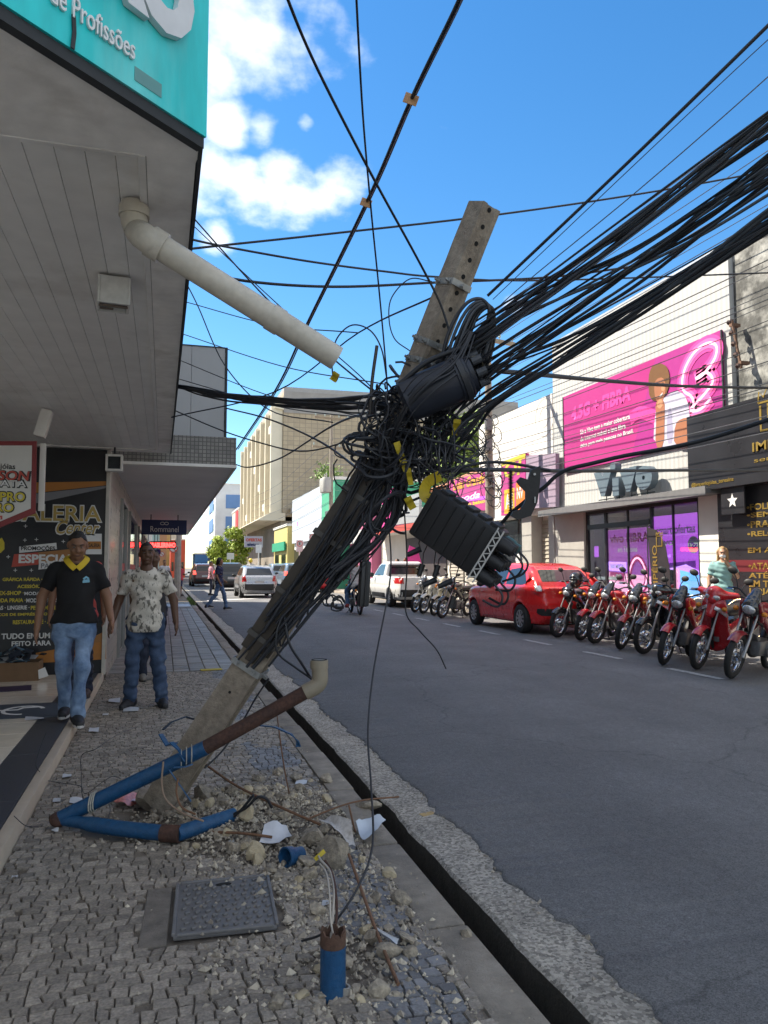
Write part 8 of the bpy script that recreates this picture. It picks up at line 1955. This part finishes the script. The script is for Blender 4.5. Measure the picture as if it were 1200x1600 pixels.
for (u, v), (kd, pm, lab), ha in zip([(648, 957), (661, 959), (678, 962), (690, 966)], [('street', M_whb, 'white motorcycle nearest the pickup'), ('cub', M_whb, 'white scooter style motorcycle second from the pickup'), ('cub', mat('bike_cream', (.55, .50, .38), .3, coat=.7), 'cream motorcycle third from the pickup'), ('street', M_blackp, 'black motorcycle between the cream one and the red car')], [-140, -142, -140, -145]): place_bike(kd, pm, at(u, v, z=.012), ha, lab, group='motorcycles parked between pickup and red car')
# helmet on the bars of the first motorcycle
p = at(901, 905, d=14.3); ht = thing('helmet', 'black full face helmet hung on the first motorcycle', 'helmet', p)
sdf_part('shell', lambda F_: (F_.ell((0, 0, 0), (.15, .13, .14), .01), F_.cone((.05, 0, -.08), (.10, 0, -.09), .09, .06, .05), F_.ell((.15, 0, .0), (.06, .10, .04), .01, 'cut')), (-.2, -.2, -.22), (.24, .2, .2), .012, M_blackp, ht); ht.rotation_euler = (0, 0, R(-160))
m = MB(); m.ell((.06, 0, .0), (.085, .105, .05), 16, 8); m.build('visor', M_disp, ht, smooth=60, world=False)

# ================================================================== PEOPLE
def fcone(F_, a, b, ra, rb, k=0.0, sq=(1, 1), op='u'):
    """flat-ended tapered tube"""
    a = np.array(a, float); b = np.array(b, float); ab = b - a; L = math.sqrt((ab ** 2).sum()); u = ab / L
    def fn(x, y, z):
        X, Y, Z = x - a[0], y - a[1], z - a[2]; t = (X * u[0] + Y * u[1] + Z * u[2]); rr = np.sqrt(np.maximum(0, X * X / sq[0] ** 2 + Y * Y / sq[1] ** 2 + Z * Z - t * t))
        return np.maximum(rr - (ra + (rb - ra) * np.clip(t / L, 0, 1)), np.maximum(-t, t - L))
    r = max(ra, rb) * max(max(sq), 1); F_.put(fn, np.minimum(a, b) - r, np.maximum(a, b) + r, k, op)
TZ = [.80, .86, .92, 1.02, 1.12, 1.25, 1.36, 1.43, 1.475, 1.51]; TA = [.150, .165, .168, .155, .150, .168, .180, .142, .085, .06]; TB = [.10, .115, .118, .108, .104, .116, .118, .10, .075, .055]
def torso(F_, grow, z0, z1, lean=0.0, sx=1.0, sb=1.0, k=.03, belly=0.0, flare=0.0):
    def fn(x, y, z):
        a = np.interp(z, TZ, TA) * sx + grow; b = np.interp(z, TZ, TB) * sb + grow; fl_ = flare * np.clip((1.06 - z) / .2, 0, 1); a = a + fl_; b = b + fl_; yo = -(z - .92) * lean
        yb = belly * np.exp(-((z - 1.08) / .13) ** 2); Y = y - yo + yb * .6; b = b + yb * .5
        return np.maximum((np.sqrt((x / a) ** 2 + (Y / b) ** 2) - 1) * np.minimum(a, b), np.maximum(z0 - z, z - z1))
    F_.put(fn, (-.3, -.45, z0), (.3, .45, z1), k)
def wrinkle(F_, amp, sc, seed):
    sl, (x, y, z) = F_.grid(); k = random.Random(seed); w = 0
    for i in range(5):
        a = [k.gauss(0, 1) for _ in range(3)]; n_ = math.sqrt(sum(q * q for q in a)); a = [q / n_ * sc * k.uniform(.6, 1.8) for q in a]; ph = k.uniform(0, 6)
        w = w + np.sin(a[0] * x + a[1] * y + a[2] * z * 2.0 + ph + 1.5 * np.sin(9 * z + 4 * x + ph))
    F_.f += (amp * w / 2.2).astype(np.float32)
M_skinA = mat('skin_brown', (.22, .11, .065), .5, var=.08, scale=14); M_skinB = mat('skin_dark', (.10, .05, .03), .48, var=.1, scale=14); M_skinC = mat('skin_light', (.42, .24, .16), .5, var=.06, scale=14)
M_hair = mat('hair_black', (.012, .010, .009), .55, var=.3, scale=60, bump=.4, bscale=200); M_hairb = mat('hair_blond', (.34, .20, .09), .5, var=.35, scale=40, bump=.4, bscale=120, stretch=(4, 4, .6))
def jeans(nm, c, c2): return mat('jeans_' + nm, c, .8, var=.12, scale=60, col2=c2, c2=(.35, .7), bump=.1, bscale=200) if False else mat('jeans_' + nm, c, .82, var=.25, scale=5, bump=.15, bscale=220, col2=c2, c2=(.40, .68))
def person(label, loc, rotz, H, cloth, pose=None, skin=None, hair=None, h=.02, cat='person', group=None, hairlen=0, shorts=False, sleeve=.55, build=.95, helmet=None, slim=.86):
    p = dict(hipz=.92, hl=(.095, 0, .92), hr=(-.095, 0, .92), kl=(.10, -.02, .50), kr=(-.10, -.02, .50), al=(.11, .02, .09), ar=(-.11, .02, .09), sl=(.172, 0, 1.412), sr=(-.172, 0, 1.412), el=(.26, .03, 1.14), er=(-.26, .03, 1.14), wl=(.27, -.06, .90), wr=(-.27, -.06, .90), fl=-1.57, frr=-1.57, tilt=0.0, yaw=0.0, lean=0.0, hoff=(0, 0, 0))
    p.update(pose or {}); sc_ = H / 1.75; skin = skin or M_skinA; hair = hair or M_hair
    t = thing('person', label, cat, loc, rotz, group); t.scale = (sc_,) * 3
    V = lambda q: np.array(q, float)
    lo, hi = np.array([-.62, -.62, -.02]), np.array([.62, .62, 1.86])
    pts = [V(p[q]) for q in ('kl', 'kr', 'al', 'ar', 'el', 'er', 'wl', 'wr')]; mn, mx_ = np.min(pts, 0), np.max(pts, 0)
    lo = np.array([min(mn[0] - .16, -.28), min(mn[1] - .26, -.25), min(-.02, mn[2] - .2)]); hi = np.array([max(mx_[0] + .16, .28), max(mx_[1] + .26, .25), 1.86])
    hv = Vector(p['hoff']); pivot = Vector((0, .01, 1.50)) + hv; Rm = rotm('Z', p['yaw']) @ rotm('X', p['tilt']); hp = lambda q: pivot + Rm @ (Vector(q) - Vector((0, .01, 1.50)))
    # body
    F_ = Field(lo, hi, h); torso(F_, 0, .82, 1.50, p['lean'], build, build)
    for s in 'lr':
        F_.cone(p['h' + s], p['k' + s], .064, .045, .03); F_.cone(p['k' + s], p['a' + s], .043, .034, .02)
        F_.cone(p['s' + s], p['e' + s], .054 * build, .045, .03); F_.cone(p['e' + s], p['w' + s], .046, .029, .015)
        a = V(p['a' + s]); ang = p['fl'] if s == 'l' else p['frr']; d = np.array([math.cos(ang), math.sin(ang), 0]); F_.cone(a - d * .04 - [0, 0, .04], a + d * .15 - [0, 0, .055], .036, .028, .02)
        w = V(p['w' + s]); fd = w - V(p['e' + s]); fd /= np.linalg.norm(fd); sx = 1 if s == 'l' else -1
        F_.ell(w + fd * .055, (.022, .038, .05), .02); side = np.cross(fd, [sx, 0, 0]); side /= np.linalg.norm(side) + 1e-9; inw = np.cross(side, fd)
        for i in range(4):
            b0 = w + fd * .085 + side * (.027 - .018 * i); ln = (.052, .06, .056, .042)[i]; b1 = b0 + fd * ln * .6 + np.array([-sx * .006, -.004, 0]); b2 = b1 + fd * ln * .45 + np.array([-sx * .016, -.008, 0]); F_.cone(b0, b1, .0095, .009, .004); F_.cone(b1, b2, .009, .008, .003)
        t0 = w + fd * .03 + side * .03; t1 = t0 + fd * .035 + side * .022 + np.array([-sx * .01, 0, 0]); F_.cone(t0, t1, .012, .010, .008); F_.cone(t1, t1 + fd * .028 + side * .004, .010, .008, .004)
    F_.cone(tuple(Vector((0, .015, 1.44))), tuple(hp((0, .018, 1.575))), .060, .054, .03)
    F_.ell(hp((0, .012, 1.655)), (.076, .096, .100), .02, rot=Rm); F_.ell(hp((0, -.028, 1.585)), (.056, .062, .062), .035, rot=Rm)
    if h < .03:
        F_.cone(hp((0, -.088, 1.650)), hp((0, -.106, 1.612)), .010, .016, .014); F_.ell(hp((0, -.084, 1.672)), (.050, .016, .010), .014, rot=Rm)
        for s in (-1, 1): F_.ell(hp((s * .079, .012, 1.63)), (.012, .022, .034), .006, rot=Rm); F_.ell(hp((s * .032, -.100, 1.645)), (.020, .016, .013), .0, 'cut', rot=Rm); F_.ell(hp((s * .036, -.074, 1.607)), (.022, .022, .022), .02, rot=Rm)
        F_.ell(hp((0, -.090, 1.568)), (.026, .010, .009), .008, rot=Rm); F_.ell(hp((0, -.076, 1.535)), (.022, .018, .016), .018, rot=Rm)
    link('body', F_.mesh('body'), skin, t)
    # trousers
    F_ = Field(lo, hi, h); torso(F_, .016, .78, 1.00, p['lean'], build, build, belly=.0)
    for s in 'lr':
        k_, a_ = V(p['k' + s]), V(p['a' + s]); h_ = V(p['h' + s])
        F_.cone(h_, k_, .105 * slim, .078 * slim, .04)
        if shorts: pass
        else:
            e_ = k_ + (a_ - k_) * 1.02; F_.cone(k_, e_, .078 * slim, .070 * slim, .03)
    wrinkle(F_, .010, 30, sum(map(ord, label)) % 999); 
    F_.cut((0, 0, 1.0), (0, 0, 1))
    if not shorts:
        sl, (x, y, z) = F_.grid()
        F_.f = np.maximum(F_.f, (.045 - z).astype(np.float32)) if abs(p['al'][2] - p['ar'][2]) < .05 else F_.f
    else: F_.cut((0, 0, .50), (0, 0, -1))
    link('trousers', F_.mesh('trousers'), cloth['legs'], t)
    # shirt
    F_ = Field(lo + [0, 0, .6], hi, h); hem = cloth.get('hem', .86); torso(F_, .016, hem, 1.485, p['lean'], build, build, .02, cloth.get('belly', 0), .032)
    for s in 'lr':
        a_, e_ = V(p['s' + s]), V(p['e' + s]); F_.cone(a_, a_ + (e_ - a_) * .25, .064 * build, .060, .05); fcone(F_, a_, a_ + (e_ - a_) * sleeve * 1.35, .064 * build, .064, .03)
    wrinkle(F_, .009, 26, sum(map(ord, label)) % 777); F_.cut((0, 0, hem), (0, 0, -1))
    F_.ell((0, -.05 - p['lean'] * .4, 1.50), (.072, .085, .06), 0, 'cut')
    shirt = link('shirt', F_.mesh('shirt'), cloth['top'], t)
    if cloth.get('collar'):
        m = MB()
        for s in (-1, 1): m.bar(smooth_path([(s * .010, -.172, 1.400), (s * .052, -.150, 1.440), (s * .088, -.075, 1.487), (s * .080, .02, 1.505), (0, .075, 1.515)], 5), .052, .010, (s * .45, -.75, .5))
        m.build('collar', cloth['collar'], shirt, smooth=60, world=False)
    if cloth.get('logo'):
        m = MB(); m.bar([(.055, -.136, 1.285), (.115, -.122, 1.29)], .028, .003, (0, 1, 0)); m.bar([(.062, -.139, 1.305), (.085, -.137, 1.325), (.108, -.128, 1.308)], .018, .003, (0, 1, 0)); m.build('chest_logo', cloth['logo'], shirt, world=False)
    # shoes
    for s in 'lr':
        a = V(p['a' + s]); ang = p['fl'] if s == 'l' else p['frr']; d = np.array([math.cos(ang), math.sin(ang), 0]); F2 = Field(a - .26, a + [.26, .26, .1], max(.012, h * .8))
        z0 = a[2] - .09; F2.cone(a - d * .05 - [0, 0, .035], a - d * .02 + [0, 0, .01], .052, .052, .02); F2.cone(a - d * .055 - [0, 0, .05], a + d * .10 - [0, 0, .05], .045, .045, .03); F2.cone(a + d * .05 - [0, 0, .05], a + d * .165 - [0, 0, .062], .046, .038, .03); F2.cut((0, 0, z0), (0, 0, -1)); F2.cut((0, 0, a[2] + .03), (0, 0, 1))
        sh = link('shoe', F2.mesh('shoe'), cloth['shoe'], t)
        m = MB(); n2 = np.array([-d[1], d[0], 0]); ol = []
        for i in range(16):
            q = 2 * math.pi * i / 16; ol.append(Vector(a + d * (.055 + .155 * math.cos(q)) + n2 * (.048 + .006 * math.cos(q)) * math.sin(q))); ol[-1].z = z0 - .001
        m.add(ol + [v_ + Vector((0, 0, .022)) for v_ in ol], [tuple(range(15, -1, -1)), tuple(range(16, 32))] + [(i, (i + 1) % 16, 16 + (i + 1) % 16, 16 + i) for i in range(16)]); m.build('sole', cloth.get('sole', M_trim), sh, world=False)
    # hair
    F_ = Field(lo * [.5, .7, 1] + [0, 0, 1.25], hi, min(h, .016)); F_.ell(hp((0, .020, 1.668)), (.0800, .0985, .0965), .0, rot=Rm)
    n_ = Rm @ Vector((0, -.70, -.71)); q = hp((0, -.056, 1.722)); F_.cut(tuple(q), tuple(n_)); F_.ell(hp((0, -.115, 1.66)), (.058, .062, .070), 0, 'cut', rot=Rm); F_.cut(tuple(hp((0, .06, 1.585))), tuple(Rm @ Vector((0, -.25, -1))))
    if hairlen:
        F_.cone(hp((0, .055, 1.66)), hp((0, .085, 1.66 - hairlen)), .085, .06, .04, sq=(1, .75, 1))
        for s in (-1, 1): F_.cone(hp((s * .07, .02, 1.68)), hp((s * .085, .0, 1.66 - hairlen * .9)), .035, .03, .03)
    wrinkle(F_, .003, 60, 5)
    link('hair', F_.mesh('hair'), hair, t)
    if h < .015:
        for s in (-1, 1):
            m = MB(); m.ell(hp((s * .032, -.083, 1.645)), (.013, .008, .0055)); ey = m.build('eye', mat('eye_white', (.22, .20, .18), .3), t, smooth=60, world=False); m = MB(); m.ell(hp((s * .032, -.091, 1.645)), (.0065, .005, .0055)); m.build('pupil', M_trim, ey, smooth=60, world=False)
            m = MB(); m.tube([hp((s * .014, -.097, 1.668)), hp((s * .034, -.096, 1.675)), hp((s * .054, -.084, 1.668))], .0045, 6); m.build('eyebrow', M_hair, t, smooth=60, world=False)
        m = MB(); m.tube([hp((-.026, -.092, 1.569)), hp((0, -.101, 1.5675)), hp((.026, -.092, 1.569))], .0045, 6); m.build('mouth', mat('lips', (.10, .04, .035), .5), t, smooth=60, world=False)
    if helmet: m = MB(); m.ell(hp((0, .01, 1.67)), (.13, .15, .14)); m.build('helmet', helmet, t, smooth=60, world=False)
    return t
J1 = jeans('light', (.10, .17, .30), (.24, .34, .50)); J2 = jeans('dark', (.03, .055, .11), (.06, .095, .17)); J3 = jeans('navy', (.015, .02, .04), (.03, .04, .07)); J4 = jeans('mid', (.05, .10, .20), (.10, .17, .30))
M_blkcloth = mat('black_cotton', (.008, .008, .010), .85, var=.2, scale=30); M_yelc = mat('yellow_collar', (.65, .45, .03), .8)
M_print = mat('leaf_print', (.56, .52, .46), .85, var=.1, scale=17, col2=(.14, .13, .115), c2=(.53, .60), detail=4, stretch=(1.6, 1, .8))
M_shoeD = mat('shoe_dark', (.02, .021, .026), .6, var=.2, scale=30); M_shoeB = mat('shoe_brown', (.05, .03, .022), .6); M_soleW = mat('sole_white', (.5, .5, .5), .6)
ct = lambda n, c: mat('cotton_' + n, c, .85, var=.1, scale=12)
person('person in black polo shirt with yellow collar and light jeans walking down', (-.70, 6.78, FLZ), R(6), 1.57, dict(top=M_blkcloth, legs=J1, shoe=M_shoeD, sole=M_soleW, collar=M_yelc, hem=.90, belly=.05, logo=mat('logo_blue', (.20, .45, .60), .6)),
       dict(kl=(.070, -.15, .52), al=(.045, -.12, .09), kr=(-.09, .02, .50), ar=(-.06, .20, .12), el=(.27, .01, 1.15), wl=(.31, -.13, .93), er=(-.285, .06, 1.14), wr=(-.315, .0, .86), tilt=.38, yaw=.05, lean=.05, hoff=(0, -.03, -.005), fl=-1.45, frr=-1.7), M_skinA, h=.0115, build=.92, slim=.84)
p = at(224, 1104, z=0); person('person in pale leaf print shirt and dark jeans facing the camera', (p.x, p.y, 0.0), R(-2), 1.59, dict(top=M_print, legs=J2, shoe=M_shoeD, hem=.80, belly=.04),
       dict(kl=(.14, -.03, .50), al=(.19, .0, .09), kr=(-.12, -.04, .50), ar=(-.14, .02, .09), el=(.29, .05, 1.13), wl=(.32, -.04, .89), er=(-.28, .05, 1.13), wr=(-.345, -.04, .88), tilt=-.04, yaw=.08, fl=-1.35, frr=-1.95), M_skinB, h=.0115, build=.92, slim=.98)
p = at(141, 1086, z=FLZ); person('person in coral red shirt half hidden behind the one in black', (-.80, 8.0, FLZ), R(0), 1.58, dict(top=ct('coral', (.55, .09, .08)), legs=J3, shoe=M_shoeB, hem=.85), dict(kl=(.09, .05, .50), al=(.10, .10, .09), kr=(-.08, -.12, .52), ar=(-.04, -.06, .09)), M_skinA, h=.016)
p = at(236, 1062, z=0); person('person in dark clothes hidden behind the one in the print shirt', (p.x + .0, p.y, 0), R(5), 1.56, dict(top=ct('dark', (.03, .03, .035)), legs=J3, shoe=mat('shoe_grey', (.16, .15, .14), .7), hem=.85), None, M_skinB, h=.018)
person('person in navy shirt and jeans crossing the road towards the shops', (1.72, 24.9, .0), R(78), 1.66, dict(top=ct('navy', (.02, .025, .07)), legs=J4, shoe=M_shoeD, sole=M_soleW, hem=.88), dict(kl=(.09, -.16, .52), al=(.08, -.24, .10), kr=(-.09, .10, .52), ar=(-.09, .36, .16), el=(.22, .05, 1.14), wl=(.22, -.14, .98), er=(-.22, .06, 1.14), wr=(-.22, -.05, .92), tilt=.15), M_skinA, h=.02, hairlen=.12)
p = at(1131, 930, X=9.55); W_ = person('person in teal shirt and face mask raising a hand to the face', (p.x, p.y, .115), R(-38), 1.60, dict(top=ct('teal', (.20, .36, .36)), legs=J4, shoe=M_shoeD, hem=.84), dict(el=(.24, -.06, 1.18), wl=(.06, -.19, 1.44), er=(-.25, .02, 1.14), wr=(-.27, -.08, .93), tilt=.12), M_skinC, M_hairb, h=.014, hairlen=.26)
m = MB(); m.ell((0, -.075, 1.575), (.060, .055, .042), 14, 8); m.build('face_mask', mat('mask_white', (.6, .64, .66), .8), W_, smooth=60, world=False)
p = at(281, 931, z=0); person('person in red shirt and shorts standing at the far kerb', (p.x, p.y, 0), R(60), 1.58, dict(top=ct('red', (.38, .03, .06)), legs=ct('shortsnavy', (.03, .04, .10)), shoe=M_shoeB, hem=.82), dict(wl=(.1, -.3, 1.15), el=(.2, -.1, 1.12)), M_skinA, h=.028, shorts=True)
p = at(256, 931, z=0); person('person in white shirt walking on the far pavement', (p.x, p.y, 0), R(10), 1.72, dict(top=ct('white', (.55, .56, .60)), legs=ct('beige', (.35, .30, .22)), shoe=M_shoeD, hem=.82), None, M_skinA, h=.026)
p = at(237, 924, z=0); person('person in dark clothes behind the one in white on the far pavement', (p.x, p.y, 0), R(0), 1.72, dict(top=ct('dark2', (.05, .05, .06)), legs=J3, shoe=M_shoeD, hem=.82), None, M_skinA, h=.028)
p = at(329, 930, z=0); person('person in pale pink shirt in the road behind the crossing person in navy', (p.x, p.y, 0), R(90), 1.66, dict(top=ct('pink', (.55, .28, .33)), legs=J3, shoe=M_shoeD, hem=.84), None, M_skinA, h=.03)
p = at(391, 925, z=0); person('rider with yellow helmet beyond the silver hatchback', (p.x, p.y, 0.2), R(180), 1.62, dict(top=ct('white3', (.5, .5, .48)), legs=J3, shoe=M_shoeD, hem=.84), None, M_skinA, h=.03, helmet=mat('helmet_yellow', (.65, .50, .02), .3, coat=.6))
p = at(603, 915, X=9.8); person('person in green shirt on the pavement by the pale shops', (9.8, 30.5, .115), R(-60), 1.65, dict(top=ct('green', (.04, .32, .14)), legs=J3, shoe=M_shoeD, hem=.84), None, M_skinA, h=.03)
person('person in pink shirt beside the one in green by the pale shops', (9.9, 32.0, .115), R(-60), 1.62, dict(top=ct('pink2', (.55, .10, .28)), legs=J4, shoe=M_shoeD, hem=.84), None, M_skinC, h=.03, hairlen=.15)
# pink feather banner by the shops
t = thing('feather_flag', 'hot pink feather banner on the pavement by the pale shops', 'flag', (9.6, 29.6, .12)); m = MB(); m.prism([(0, .5), (.5, .5), (.62, 1.4), (.45, 2.0), (.1, 2.15), (0, 1.8)], (9.6, 29.6, .115), EXX, EYZ, .02); m.build('cloth', PINK, t); m = MB(); m.cyl((9.59, 29.59, .115), (9.59, 29.59, 2.2), .015, n=6); m.build('pole', M_dark, t)
# rider and scooter seen from behind under the hanging closure
p = at(560, 962, z=0); o = place_bike('street', M_blackp, (p.x + .1, p.y + 1.3, 0), 88, 'dark motorcycle being ridden away under the hanging closure', lean=0, group='motorcycles in the road')
o = person('rider in pale shirt and jeans on the motorcycle in the road', (p.x + .04, p.y + .42, .0), R(178), 1.68, dict(top=ct('pale', (.45, .45, .45)), legs=J4, shoe=mat('shoe_red', (.25, .03, .03), .6), hem=.80),
       dict(hl=(.11, 0, .90), hr=(-.11, 0, .90), kl=(.22, -.36, .72), kr=(-.22, -.36, .72), al=(.24, -.18, .30), ar=(-.24, -.18, .30), el=(.28, -.15, 1.17), wl=(.30, -.38, 1.05), er=(-.28, -.15, 1.17), wr=(-.30, -.38, 1.05), lean=.08, hoff=(0, -.06, 0)), M_skinA, h=.022, helmet=mat('helmet_black', (.015, .015, .017), .3, coat=.6))
